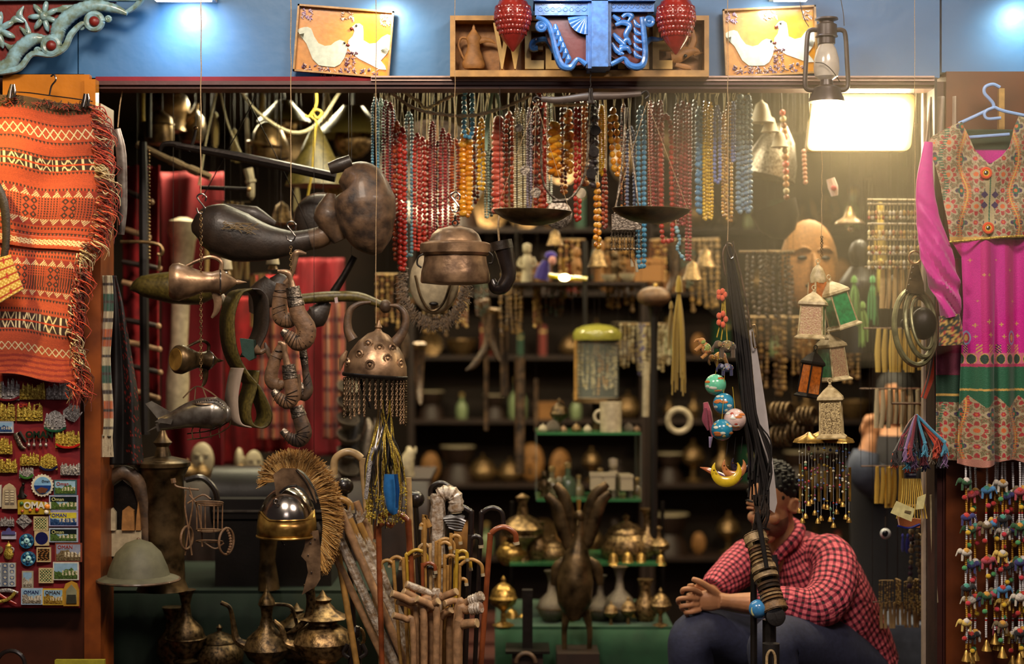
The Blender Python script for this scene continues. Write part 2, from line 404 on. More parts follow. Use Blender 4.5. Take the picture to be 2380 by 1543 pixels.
# ------------------------------------------------------------------ fascia lamps
for x0, x1, Y, lab in ((355, 485, -.10, 'flat white downlight over the blue panel at left'), (1805, 1880, -.10, 'flat pale downlight above the right dove picture')):
    o = thing('downlight', lab, 'light', P((x0 + x1) / 2, -8, Y))
    m = MB(); pbox(m, x0 - 6, x1 + 6, -30, -9 if x0 < 900 else -12, Y - .09, Y + .11, Y); link('housing', m, 'white_plastic', o)
    m = MB(); pbox(m, x0, x1, -9 if x0 < 900 else -12, -4, Y - .07, Y + .06, Y); link('lens', m, 'lamp_cool', o)
# floodlight
o = thing('floodlight', 'bright rectangular floodlight glowing warm white in upper right of the doorway', 'floodlight', P(2000, 290, .2))
def rrect(x0, x1, y0, y1, r, Y, sk=0):
    out = []
    for cx, cy, a in ((x1 - r, y0 + r, -90), (x1 - r, y1 - r, 0), (x0 + r, y1 - r, 90), (x0 + r, y0 + r, 180)):
        for i in range(5):
            t = R(a + i * 22.5); px_, py_ = cx + r * cos(t), cy + r * sin(t)
            out.append((px_ - sk * (py_ - y0) / (y1 - y0), py_))
    return out
m = MB(); m.pxprism(rrect(1886, 2126, 221, 352, 14, .2, 14), .22, .05); link('housing', m, 'flood_housing', o)
m = MB(); m.pxprism(rrect(1898, 2110, 236, 343, 12, .2, 10), .185, .012); link('lens', m, 'lamp_white', o)
m = MB(); m.px([(1890, 290), (1880, 285), (1880, 202, .10), (2130, 202, .10), (2130, 285), (2118, 290)], 3, .24, sm=1); link('bracket', m, 'iron', o)
# ------------------------------------------------------------------ carved bracket, top left
o = thing('carved_bracket', 'carved pale blue and red wooden bracket with scrolls and flowers at top left corner', 'bracket', P(60, 60, -.1))
m = MB(); m.pxprism([(-40, 5), (270, 5), (215, 22), (175, 30), (140, 60), (120, 85), (85, 90), (55, 110), (20, 145), (-40, 150)], -.03, .03); link('backboard', m, 'oxide_red', o)
m = MB(); m.px([(-40, -4, -.06), (130, -6), (330, -4)], 9, -.06, 6, fy=1.5); m.px([(330, -4), (318, 12), (300, 25), (285, 32)], [8, 7, 6, 4], -.06); link('top_rail', m, 'pale_blue', o)
m = MB(); m.px([(-30, 165), (20, 152), (40, 120), (75, 92), (110, 92)], [16, 17, 16, 15, 8], -.07, 10, 8, .9, rib=.09)
m.px([(100, 100), (130, 90), (140, 60), (175, 28), (220, 14), (265, 20), (296, 32)], [14, 16, 17, 16, 14, 11, 5], -.07, 10, 8, .9, rib=.09); link('scroll', m, 'pale_blue', o)
m = MB(); m.px([(0, 168), (45, 158), (75, 125), (120, 128), (150, 110), (165, 80), (190, 55), (205, 60)], [7, 8, 7, 6, 8, 8, 6, 4], -.09, 8, fy=.8); link('under_scroll', m, 'pale_blue', o)
for x, y in ((119, 106), (219, 50)):
    m = MB(); m.torus(P(x, y, -.09), 17 * k(), 8 * k(), 24, 8); m.sph(P(x, y, -.075), (19 * k(), .015, 19 * k())); q = link('rosette', m, 'pale_blue', o)
    m = MB(); m.sph(P(x, y, -.10), (12 * k(), .014, 12 * k()), 16, 8); t = link('rosette_centre', m, 'oxide_red', q); t['label'] = 'round red centre'
for x, y, r in ((88, 118, 9), (190, 62, 8), (252, 44, 8)):
    m = MB(); m.torus(P(x, y, -.08), r * .6 * k(), r * .5 * k(), 16, 6); m.sph(P(x, y, -.08), r * .5 * k()); link('curl', m, 'pale_blue', o)
def petals(m, x, y, r, n, Y, a0=0, w=.32):
    for i in range(n):
        a = a0 + 2 * pi * i / n; c = P(x + r * .55 * cos(a), y + r * .55 * sin(a), Y)
        m.sph(c, (r * .5 * k(), .01, r * w * .6 * k()), 10, 6, rot=Euler((0, a, 0)))
    m.sph(P(x, y, Y - .006), (r * .28 * k(), .012, r * .28 * k()))
for x, y, r in ((102, 38, 36), (-5, 70, 42)):
    m = MB(); petals(m, x, y, r, 7, -.06, .4); link('carved_flower', m, 'pale_blue', o)
for pts in (((60, 50), (45, 35), (55, 14)), ((60, 50), (65, 78), (45, 62)), ((115, 26), (150, 20), (175, 12)), ((20, 60), (35, 45), (55, 52)), ((145, 12), (150, 32), (146, 45)), ((10, 100), (30, 112), (52, 90))):
    m = MB(); m.px(pts, [2, 9, 1.5], -.06, 8, 6, .5); link('carved_leaf', m, 'pale_blue', o)
# ------------------------------------------------------------------ carved capital, top centre
CYo = -.16
o = thing('carved_capital', 'carved blue wooden column capital with scrolls and red panels hanging at top centre', 'capital', P(1385, 80, CYo))
m = MB(); pbox(m, 1240, 1522, -60, 6, CYo - .03, CYo + .14, CYo); link('top_board', m, 'carved_blue', o)
m = MB(); pbox(m, 1374, 1412, 0, 158, CYo - .03, CYo + .1, CYo); pbox(m, 1366, 1376, 0, 160, CYo - .012, CYo + .1, CYo); pbox(m, 1410, 1420, 0, 155, CYo - .012, CYo + .1, CYo); link('post', m, 'carved_blue', o)
m = MB(); pbox(m, 1243, 1368, 3, 36, CYo - .005, CYo + .03, CYo)
for i in range(8): m.torus(P(1256 + i * 14.5, 21, CYo - .006), 4.5 * k(), 1.5 * k(), 12, 5)
for i in range(3): m.torus(P(1262 + i * 43, 9, CYo - .006), 3 * k(), 1.2 * k(), 8, 5)
link('frieze', m, 'carved_blue', o)
m = MB(); pbox(m, 1416, 1520, 3, 28, CYo - .005, CYo + .03, CYo)
for i in range(7): m.torus(P(1426 + i * 14, 14, CYo - .006), 4 * k(), 1.5 * k(), 12, 5)
link('frieze', m, 'carved_blue', o)
m = MB(); m.pxprism([(1243, 36), (1368, 36), (1368, 148), (1310, 158), (1275, 100), (1260, 60)], CYo + .03, .015); q = link('panel', m, 'oxblood', o); q['label'] = 'dark red panel'
m = MB(); m.pxprism([(1416, 30), (1505, 30), (1500, 80), (1495, 140), (1460, 155), (1416, 130)], CYo + .03, .015); q = link('panel', m, 'oxblood', o); q['label'] = 'dark red panel'
m = MB(); pbox(m, 1362, 1368, 36, 158, CYo, CYo + .03, CYo); m.px([(1246, 40), (1262, 46), (1275, 58), (1285, 88), (1292, 120), (1305, 152), (1325, 157), (1338, 142), (1345, 138), (1362, 150)], [5, 7, 7, 7, 8, 9, 8, 6, 5, 7], CYo - .01, 8)
m.torus(P(1258, 62, CYo - .01), 9 * k(), 5 * k()); m.sph(P(1258, 62, CYo - .01), 7 * k()); link('scroll', m, 'carved_blue', o)
for i in range(6):
    x, y = 1288 + i * 6, 66 + i * 14; m = MB(); m.px([(x - 4, y + 14), (x + 3, y + 2), (x + 2, y - 10)], [2, 7.5, 3], CYo - .012, 8, 5, .6); link('carved_leaf', m, 'carved_blue', o)
m = MB()
for i in range(6):
    a = R(93 + i * 15); m.px([(1364, 38), (1364 + 42 * cos(a) * 1.05, 38 + 42 * sin(a))], [3, 6.5], CYo, 8, 1, .5)
link('carved_fan', m, 'carved_blue', o)
m = MB(); m.px([(1420, 150), (1440, 140), (1452, 136), (1462, 150), (1480, 156), (1495, 148), (1500, 120), (1496, 70), (1492, 40)], [6, 6, 5, 8, 9, 8, 7, 7, 6], CYo - .01, 8)
m.torus(P(1509, 50, CYo - .01), 9 * k(), 5 * k()); m.sph(P(1509, 50, CYo - .01), 6 * k()); link('scroll', m, 'carved_blue', o)
for i in range(5):
    y = 50 + i * 18; m = MB(); m.px([(1492, y + 12), (1480, y + 8), (1474, y - 4)], [3, 6, 2], CYo - .008, 8, 5, .6); link('carved_leaf', m, 'carved_blue', o)
for pts in (((1446, 40), (1458, 32), (1468, 38), (1460, 50)), ((1430, 58), (1448, 52), (1464, 60), (1455, 80), (1460, 95)), ((1425, 78), (1436, 90), (1450, 104), (1440, 108)), ((1448, 100), (1458, 92), (1466, 104)), ((1440, 128), (1444, 114), (1458, 112), (1466, 124)), ((1424, 36), (1438, 46), (1434, 40)), ((1422, 100), (1434, 118), (1450, 126))):
    m = MB(); m.px(pts, [4] + [6.5] * (len(pts) - 2) + [3], CYo + .005, 8, 5, .6); link('carved_leaf', m, 'carved_blue', o)
m = MB(); m.px([(1290, 120), (1275, 95), (1258, 92), (1240, 98), (1238, 112), (1250, 112)], [8, 8, 7, 8, 9, 7], CYo + .08, 8); link('side_scroll', m, 'carved_blue', o)
m = MB(); m.px([(1494, 135), (1496, 110), (1510, 92), (1530, 92), (1545, 88)], [9, 8, 7, 5, 3], CYo + .06, 8); link('side_scroll', m, 'carved_blue', o)
for cx, s_, lab in ((1192, 1.0, 'glazed dark red acorn finial left of the blue capital'), (1571, 1.06, 'ridged red acorn finial right of the blue capital')):
    o = thing('acorn_finial', lab, 'ornament', P(cx, 60, -.17)); q = k(-.17) * s_; Yf = -.17
    m = MB(); m.lathe([(2, -118), (10, -108), (25, -88), (37, -62), (42, -38), (41, -20), (33, -4), (24, 2)], seg=40, flute=40, fd=.02, m=Matrix.Translation(P(cx, 2, Yf)) @ Matrix.Scale(q, 4))
    for row in range(7):
        z = -8 - row * 11; rad = np.interp(-z, [0, 20, 40, 62, 88, 110], [26, 41, 42.5, 37, 25, 10])
        for i in range(26):
            a = 2 * pi * (i + .5 * (row % 2)) / 26
            m.sph(P(cx, 2, Yf) + Vector((cos(a) * rad, sin(a) * rad, z)) * q, (4.6 * q * rad / 40, 2.5 * q * rad / 40, 7 * q), 6, 4, rot=Euler((0, 0, a + pi / 2)))
    link('scaled_body', m, 'glazed_red', o)
    m = MB(); m.lathe([(24, 0), (22, 6), (34, 16), (42, 26), (44, 30), (38, 36), (30, 50)], seg=36, m=Matrix.Translation(P(cx, 2, Yf)) @ Matrix.Scale(q, 4)); link('cup', m, 'glazed_red', o)
# ------------------------------------------------------------------ dove pictures
DOVE_L = [(6, 212), (30, 194), (58, 184), (84, 180), (112, 192), (138, 250), (175, 302), (225, 320), (270, 310), (300, 280), (335, 262), (370, 272), (400, 310), (398, 320), (390, 360), (380, 400), (350, 455), (310, 480), (250, 480), (190, 476), (140, 430), (112, 370), (84, 312), (40, 262)]
DOVE_R = [(398, 300), (400, 260), (428, 225), (440, 185), (430, 165), (415, 160), (425, 145), (445, 125), (475, 122), (500, 140), (508, 190), (512, 250), (560, 275), (610, 265), (650, 215), (690, 190), (720, 200), (730, 260), (700, 340), (655, 400), (690, 440), (702, 470), (650, 470), (560, 430), (490, 400), (430, 360), (398, 318)]
def dove_picture(cx, cy, w_, h_, rot, lab, flip=1):
    Y = 0.0; o = thing('dove_picture', lab, 'picture', P(cx, cy, Y)); s = w_ / 730 * k(Y); M = Matrix.Rotation(rot, 4, 'Y')
    def q(x, y): return ((x - 365) * s, (h_ * 730 / w_ / 2 - y) * s)
    H = h_ * 730 / w_; o.rotation_euler = (0, rot, 0)
    def lk(name, mb, mt, lab=None):
        for i in range(len(mb.v)): mb.v[i] = mb.v[i] + np.array(P(cx, cy, Y))
        r = link(name, mb, mt, o)
        if lab: r['label'] = lab
        return r
    m = MB()
    for a, b in (((0, 0), (730, 14)), ((0, H - 14), (730, H)), ((0, 0), (14, H)), ((716, 0), (730, H))):
        (x0, z0), (x1, z1) = q(*a), q(*b); m.box(((x0 + x1) / 2, -.004, (z0 + z1) / 2), (abs(x1 - x0), .022, abs(z1 - z0)))
    lk('frame', m, 'cane')
    nu, nv = 60, 50; u, v = np.meshgrid(np.linspace(0, 1, nu), np.linspace(0, 1, nv)); u = u.ravel(); v = v.ravel()
    X = (u - .5) * 700 * s; Z = (.5 - v) * (H - 26) * s
    c1 = hx('e0920c'); c2 = hx('cc9050'); t = np.clip(1.6 * u - .5 + .3 * np.sin(v * 5), 0, 1)[:, None]; t2 = np.clip((u - .8) * 5, 0, 1)[:, None]
    col = c2 * (1 - t) + c1 * t; col = col * (1 - t2) + hx('d88f18') * t2
    f = [(j * nu + i, j * nu + i + 1, (j + 1) * nu + i + 1, (j + 1) * nu + i) for j in range(nv - 1) for i in range(nu - 1)]
    m = MB(); m.add(np.stack([X, X * 0 + .004, Z], 1), f, c=col); lk('canvas', m, 'gloss')
    for D, c, nm in ((DOVE_R, 'e6e2d0', 'dove'), (DOVE_L, 'ccd4c0', 'dove')):
        pts = [q(x, y * .96 - 10) for x, y in D]; m = MB(); m.prism(pts, -.001 if D is DOVE_L else .001, .004, c_=c)
        ex, ey = (372, 285) if D is DOVE_L else (452, 142); x, z = q(ex, ey * .96 - 10); m.sph((x, -.002, z), .004, c_='20140c')
        bx = (398, 300) if D is DOVE_L else (418, 168); x, z = q(bx[0], bx[1] * .96 - 10); m.sph((x, -.002, z), (.007, .003, .005), c_='6a2418')
        for i in range(9):
            a = R(200 + i * 8) if D is DOVE_L else R(-30 + i * 10); c0 = (60, 215) if D is DOVE_L else (650, 300)
            x0, z0 = q(*c0); x1, z1 = q(c0[0] + 60 * cos(a), c0[1] - 60 * sin(a) * .8); m.tube([Vector((x0, -.002, z0)), Vector((x1, -.002, z1))], .0005, 4, 1, c_='6f705c')
        lk(nm, m, 'gloss')
    rr = random.Random(3)
    for (x0, x1, y0, y1, n, c) in ((60, 640, 440, 500, 90, ('6a5070', 'c8a8a0', '4a3040')), (30, 110, 20, 110, 24, ('a88ab0', 'c8b0c0')), (330, 440, 20, 90, 22, ('e0d8c8', 'b08868')), (630, 700, 30, 110, 18, ('e0d8c8', 'b09078')), (390, 470, 330, 470, 34, ('5a3040', 'b08888'))):
        m = MB()
        for i in range(n):
            t = rr.random(); x, z = q(x0 + (x1 - x0) * t, y0 + (y1 - y0) * rr.random() + (20 * sin(t * 3) if n > 80 else 0)); a = rr.random() * 3
            m.sph((x, .0, z), (.006, .002, .0022), 6, 4, rot=Euler((0, a, 0)), c_=rr.choice(c))
        lk('blossom_sprig', m, 'gloss')
dove_picture(799, 97, 224, 156, R(4.4), 'tilted picture of two white doves on orange ground, left of the carved letters box')
dove_picture(1790, 97, 216, 158, R(-2.6), 'picture of two white doves on orange ground, partly behind the hurricane lantern')
# ------------------------------------------------------------------ box frame with carved welcome letters
o = thing('welcome_box_frame', 'pine box frame holding large wooden letters, a carved coffee pot and a camel head', 'sign', P(1347, 107, -.02))
m = MB()
for a in ((1046, 1648, 36, 47), (1046, 1648, 163, 178), (1046, 1058, 47, 163), (1637, 1648, 47, 163)): pbox(m, *a, -.06, .02, -.06)
link('frame', m, 'pine', o)
m = MB(); pbox(m, 1050, 1644, 40, 174, .012, .028, .0); q = link('backboard', m, 'carved_wood', o)
YF = -.03
for ch, x0, wd in (('W', 1146, 72), ('E', 1220, 44), ('L', 1268, 42), ('C', 1318, 52), ('O', 1374, 58), ('M', 1436, 72), ('E', 1516, 46)):
    m = MB(); text(m, ch, .165, 0, 0, 0, .016, off=.004); v = m.v[0]; v[:, 0] -= v[:, 0].min(); v[:, 0] *= wd * k(YF) / v[:, 0].max(); v[:, 2] -= v[:, 2].min(); v[:, 2] *= 108 * k(YF) / v[:, 2].max()
    m.v[0] = v + np.array(P(x0, 162, YF)); m.sharp = 25; link('letter', m, 'pine_light', o)['label'] = 'carved wooden letter ' + ch
def dallah(mb_b, mb_s, mb_h, M, fy=1):   # coffee pot, unit height, spout to +x
    mb_b.lathe([(.20, 0), (.24, .04), (.25, .12), (.20, .26), (.14, .42), (.135, .55), (.17, .66), (.15, .70), (.10, .76), (.06, .82), (.03, .86), (.035, .88), (.02, .93), (.001, 1)], seg=28, m=M, fy=fy)
    mb_s.tube([(.12, 0, .60), (.26, 0, .62), (.38, 0, .60), (.47, 0, .54)], [.07, .055, .04, .015], 10, 4, .55, m=M)
    mb_h.tube([(-.14, 0, .66), (-.27, 0, .66), (-.33, 0, .52), (-.27, 0, .34), (-.20, 0, .20)], [.03, .028, .026, .024, .02], 8, 5, m=M)
m1, m2, m3 = MB(), MB(), MB(); dallah(m1, m2, m3, Matrix.Translation(P(1101, 160, YF)) @ Matrix.Scale(108 * k(YF), 4), .5)
q = link('carved_coffee_pot', m1, 'carved_wood', o); link('spout', m2, 'carved_wood', q); link('handle', m3, 'carved_wood', q)
m = MB(); m.px([(1560, 135), (1575, 132), (1595, 122), (1615, 118), (1626, 122)], [12, 16, 14, 8, 3], YF, 10, 5, .7); m.px([(1570, 150), (1590, 155), (1606, 158)], [6, 7, 5], YF, 8, 4, .7); m.px([(1600, 120), (1612, 95), (1608, 70)], [9, 8, 6], YF, 8, 4, .7)
m.px([(1612, 128), (1625, 124), (1636, 122)], [4, 3, 1], YF, 6, 3); q = link('carved_camel_head', m, 'carved_wood', o)
m = MB(); m.sph(P(1593, 130, YF - .02), .006); link('eye', m, 'black_wood', q)
# ------------------------------------------------------------------ hurricane lantern
o = thing('hurricane_lantern', 'brown metal hurricane lantern with glass globe hanging before the right dove picture', 'lantern', P(1918, 40, -.14)); YL = -.14; M = Matrix.Translation(P(1921, 238, YL)) @ Matrix.Scale(k(YL), 4)
m = MB(); m.lathe([(20, 0), (42, 1), (40, 10), (34, 22), (30, 34), (16, 40), (14, 52)], seg=30, m=M); link('fuel_tank', m, 'lantern_paint', o)
m = MB(); m.lathe([(10, 198), (26, 196), (27, 192), (16, 188), (17, 184), (24, 180), (24, 156), (26, 154), (26, 152), (20, 150), (20, 136), (17, 134)], seg=30, m=M); link('cap', m, 'lantern_paint', o)
m = MB(); m.lathe([(14, 52), (26, 60), (30, 76), (29, 100), (23, 122), (17, 134)], seg=30, m=M, caps=False); link('glass_globe', m, 'glass_globe', o)
m = MB()
for sx2, tl in ((-1, 0), (1, 1)):
    m.tube([M @ Vector(p) for p in ((sx2 * 20, 0, 168), (sx2 * 36, 0, 168), (sx2 * 44, 0, 155), (sx2 * 48, 0, 90), (sx2 * 50, 0, 44), (sx2 * 44, 0, 30), (sx2 * 26, 0, 28))], 5.5 * k(YL), 8, 5)
link('frame_tube', m, 'lantern_paint', o)
m = MB(); m.px([(1880, 62), (1868, 40), (1858, -10), (1856, -120)], 1, YL, 5); m.px([(1962, 60), (1960, 30), (1952, -20), (1945, -120)], 1, YL, 5); m.px([(1895, 145, YL - .045), (1915, 148, YL - .05), (1935, 165, YL - .05), (1952, 190, YL - .04)], 1, YL, 5)
link('wire_bail', m, 'iron', o)
# ------------------------------------------------------------------ short builders
def T(name, label, cat, at, parts, group=None):
    o = thing(name, label, cat, P(*at), group)
    for p in parts:
        q = link(p[0], p[1], p[2], o)
        if len(p) > 3 and isinstance(p[3], str): q['label'] = p[3]
        for c in (p[4] if len(p) > 4 else ()): link(c[0], c[1], c[2], q)
    return o
def pxt(pts, r, Y=0., **kw): return MB().px(pts, r, Y, **kw)
def pxs(x, y, Y, r, c_=None, fy=1, mb=None, seg=12, rng=8):
    mb = mb or MB(); rx, rz = (r, r) if isinstance(r, (int, float)) else r
    return mb.sph(P(x, y, Y), (rx * k(Y), min(rx, rz) * k(Y) * fy, rz * k(Y)), seg, rng, c_=c_)
# ------------------------------------------------------------------ woven rug
rr = np.random.RandomState(5)
RED, RD2, DK, CRM = hx('cc4418'), hx('8e2414'), hx('33180f'), hx('e6d2a0')
def rug_col(u, v):
    x = -40 + 270 * u; y = 225 + 650 * v; n = rr.rand(len(x)); c = np.tile(hx('c04a22'), (len(x), 1)) * (.82 + .3 * n[:, None])
    c *= (1 - .12 * (np.sin(y * 1.9) > .5))[:, None]
    tri = lambda p: np.abs(((x / p) % 1) * 2 - 1)
    def put_(a, b, msk, col):
        q = (y >= a) & (y < b) & msk; c[q] = col
    T_ = x == x; c *= .9
    put_(225, 248, T_, hx('5a4020')); put_(248, 252, tri(9) > .4, hx('5a4020'))
    for a in (277, 318, 351, 388, 533, 577, 690, 768): put_(a, a + 7, (y - a) / 7 < tri(9), DK)
    for a in (427, 519, 586, 662, 715): put_(a, a + 6, ((x / 4).astype(int) % 2 == 0), DK)
    for a, b in ((288, 313), (797, 816)):
        t = (y - a) / (b - a); d = np.abs(np.abs(t * 2 - 1) - tri(19)); put_(a, b, d < .17, CRM); put_(a, b, (d < .32) & (d >= .17), RD2)
    for a, b in ((359, 386), (727, 764)):
        t = (y - a) / (b - a); put_(a, b, T_, DK); cell = (x / 62) % 1
        put_(a, b, (cell < .3) & ((x / 6).astype(int) % 2 == 0), CRM)
        put_(a, b, (cell >= .36) & (cell < .62) & ((np.abs(np.abs(t * 2 - 1) - tri(16)) < .25)), CRM)
        put_(a, b, (cell >= .62) & (cell < .95) & (np.abs(np.abs(t * 2 - 1) - np.abs((cell - .785) / .16)) < .16), CRM)
        put_(a, b, np.abs(t - .5) < .07, RED)
    for a, b, s_ in ((433, 449, 1), (500, 515, -1), (596, 611, 1), (671, 685, -1)):
        t = (y - a) / (b - a); t = t if s_ > 0 else 1 - t; put_(a, b, T_, RD2); put_(a, b, (t > tri(24)) & (((x + y) / 3).astype(int) % 2 == 0), CRM)
    for a, b in ((450, 499), (612, 661)):
        t = (y - a) / (b - a); cell = (x / 88) % 1; put_(a, b, (cell < .6) & (np.sin(x * .9) > .1) & (np.sin(y * 1.1) > -.6), DK)
        put_(a, b, (cell >= .62) & (np.abs((t * 3) % 1 * 2 - 1) + tri(18) < 1), DK); put_(a, b, (cell >= .62) & (np.abs((t * 3) % 1 * 2 - 1) + tri(18) < .4), RED)
    t = (y - 549) / 12; put_(549, 562, np.abs(np.abs((t * 2) % 1 * 2 - 1) - tri(12)) < .45, CRM)
    put_(820, 880, np.sin(y * .5 + x * .03) > .2, RD2)
    return c
def rug_edge(y): return np.interp(y, [225, 300, 430, 480, 540, 570, 640, 700, 760, 800, 870], [208, 222, 236, 230, 214, 190, 182, 172, 168, 178, 184])
def rug_pos(u, v):
    y0 = 225 + 650 * v; x = -45 + (rug_edge(y0) + 45) * u; y = y0 + 22 / (1 + np.exp(-(x - 70) / 30)) - 8 + 3 * np.sin(x / 30 + y0 / 90)
    Y = -.125 + .010 * np.sin(x / 24 + y0 / 140) + .006 * np.sin(y0 / 22 + x / 60) - .012 * (np.abs(y0 - 556) < 14)
    return sx_(x, Y), Y, sz_(y, Y)
o = thing('woven_rug', 'red and orange woven tribal rug with cream bands and long fringe clipped at top left', 'rug', P(90, 230, -.12))
sheet('weave', rug_pos, 280, 340, 'fabric', o, rug_col, .006)
m = MB()
for i in range(900):
    y = rnd.uniform(232, 905); x = float(rug_edge(min(y, 868))) + rnd.uniform(-14, 6) + (8 if y < 300 else 0)
    if y > 868: x = rnd.uniform(150, 200)
    cream = (365 < y < 400) or (545 < y < 600 and rnd.random() < .5) or (770 < y < 830 and rnd.random() < .6) or rnd.random() < .10
    c = rnd.choice(['e0cfa0', 'c0a070']) if cream else rnd.choice(['c8401c', 'a82c14', 'd85a30', '7a1c10', '5a2010'])
    L = rnd.uniform(22, 58); ax = rnd.uniform(.4, 1.0) if y < 560 else rnd.uniform(-.1, .75); Y0 = -.13 + rnd.uniform(-.02, .02)
    m.px([(x, y + 12, Y0), (x + L * ax * .5, y + 10 + L * .2 + rnd.uniform(-6, 6), Y0 - .012), (x + L * ax * .9 + rnd.uniform(-7, 7), y + L * .65, Y0), (x + L * ax * .8 + rnd.uniform(-8, 8), y + L, Y0 + .01)], [1.5, 1.3, 1.1, .7], Y0, 4, 2, c_=c)
q = link('fringe', m, 'fabric', o); q['kind'] = 'stuff'
m = MB()
for i in range(160):
    x = rnd.uniform(-35, 215); y = 232 + 18 / (1 + math.exp(-(x - 90) / 30)) + rnd.uniform(-6, 8)
    m.px([(x, y, -.13), (x + rnd.uniform(-8, 8), y - rnd.uniform(2, 10), -.14), (x + rnd.uniform(-14, 14), y + rnd.uniform(-8, 6), -.14)], .9, -.13, 4, 2, c_=rnd.choice(['3a2a14', '5a4020', 'a83a1c']))
q = link('frayed_edge', m, 'fabric', o); q['kind'] = 'stuff'
T('clip_hanger', 'wire hanger with two chrome clips holding the top of the woven rug', 'hanger', (115, 230, -.15), [
    ('wire', pxt([(20, 214), (60, 215), (115, 222), (170, 229), (215, 236)], 1.6, -.15, seg=6), 'bright_steel'),
    ('hook', pxt([(115, 222), (120, 200), (130, 186), (126, 174), (118, 178)], 2.2, -.15, seg=6), 'bright_steel'),
    ('clip', MB().px([(28, 196), (24, 214), (22, 228)], [4, 6, 7], -.155, 8, 3, .6).px([(32, 196), (34, 214), (32, 226)], [3, 4, 3], -.165, 8, 3, .6), 'bright_steel'),
    ('clip', MB().px([(199, 218), (197, 232), (193, 248)], [5, 6, 7], -.155, 8, 3, .6).px([(204, 218), (206, 232), (203, 246)], [3, 4, 3], -.165, 8, 3, .6), 'bright_steel')])
m = MB(); pbox(m, 6, 208, 173, 250, -.06, -.03); pbox(m, 196, 222, 184, 260, -.075, -.03)
one('orange_signboard', m, 'orange_board', 'glossy orange painted board behind the rug clips', 'board')
m = MB()
m.px([(-30, 400), (8, 470), (14, 560), (4, 620)], [14, 11, 9, 8], -.2, 8, 5, .4)
e = lambda u, v: (sx_(-45 + 70 * u + v * 30 * u, -.2), -.2 - .02 * u * (1 - u), sz_(612 - 20 * u + v * (120 - 40 * u), -.2))
def gold_col(u, v):
    c = np.tile(hx('b89038'), (len(u), 1)); c[np.sin(u * 70) * np.sin(v * 60) > .2] = hx('e0c878'); c[np.abs(v * 5 % 1 - .5) < .1] = hx('9a1a14'); c[(np.sin(u * 19) > .85) & (np.sin(v * 16) > .5)] = hx('a81c20'); return c
o = thing('embroidered_bag', 'gold and red beaded bag corner with dark strap at the left edge over the rug', 'bag', P(0, 600, -.2))
link('strap', m, 'leather', o); sheet('beaded_panel', e, 60, 50, 'fabric', o, gold_col, .01)
# ------------------------------------------------------------------ souvenir magnets on the velvet board
def board_pos(u, v): y = 868 + 545 * v; x = -45 + 231 * u; Y = -.034 - .003 * np.sin(x / 9 + y / 50) * np.sin(y / 40); return sx_(x, Y), Y, sz_(y, Y)
o = thing('velvet_board', 'dark red velvet covered board full of souvenir magnets at lower left', 'display board', P(70, 1140, -.03))
m = MB(); pbox(m, -45, 185, 870, 1411, -.03, -.005); link('backing', m, 'dark_wood', o); sheet('velvet', board_pos, 50, 90, 'velvet_red', o, None, .002)
YM = -.045
def scene_col(kind):
    def f(u, v):
        n = rr.rand(len(u)); c = np.tile(hx('8fb4d0'), (len(u), 1)); hill = .45 + .12 * np.sin(u * 7 + kind) + .05 * np.sin(u * 23)
        g = [('5a7a3a', '3a4a24'), ('3a5a8a', '1c3460'), ('8a7a5a', '5a4a34'), ('b89a40', '6a4a1c'), ('c8c0b0', '5a5040')][kind % 5]
        c[v > hill] = hx(g[0]); q = (v > hill) & (n > .55); c[q] = hx(g[1]); q = (v > .82); c[q & (n > .3)] = hx(g[1])
        if kind in (2,): c[:] = c * .9; c[v <= hill] = hx('9098b0')
        if kind == 5: c[v < .4] = hx('141c20')
        if kind == 6: c[v < .45] = hx('cbbf3c')
        b = (np.abs(v - .6) < .14) & (np.sin(u * 40) > -.2) & (u > .35); c[b & (n > .3)] = hx('d8ccb0')
        return c
    return f
NM = [0]
def mag(name, label): NM[0] += 1; return name, label
def card(x0, x1, y0, y1, kind, border, label, txt=None, tc='e0dcc0', sc_=.5, rot=0):
    o = thing('picture_magnet', label, 'magnet', P((x0 + x1) / 2, (y0 + y1) / 2, YM)); o.rotation_euler = (0, rot, 0)
    m = MB(); pbox(m, x0, x1, y0, y1, YM, YM + .007, c_=border); link('plate', m, 'gloss', o)
    b = 3
    g = lambda u, v: (sx_(x0 + b + (x1 - x0 - 2 * b) * u, YM), u * 0 + YM - .0012, sz_(y0 + b + (y1 - y0 - 2 * b) * v, YM))
    sheet('picture', g, 34, 24, 'gloss', o, scene_col(kind), 0)
    if txt:
        m = MB(); q = P(x0 + 6, y0 + 13, YM); text(m, txt, 11.5 * k(), q.x, YM - .0022, q.z, .0006, c_=tc); link('lettering', m, 'paint', o)
    return o
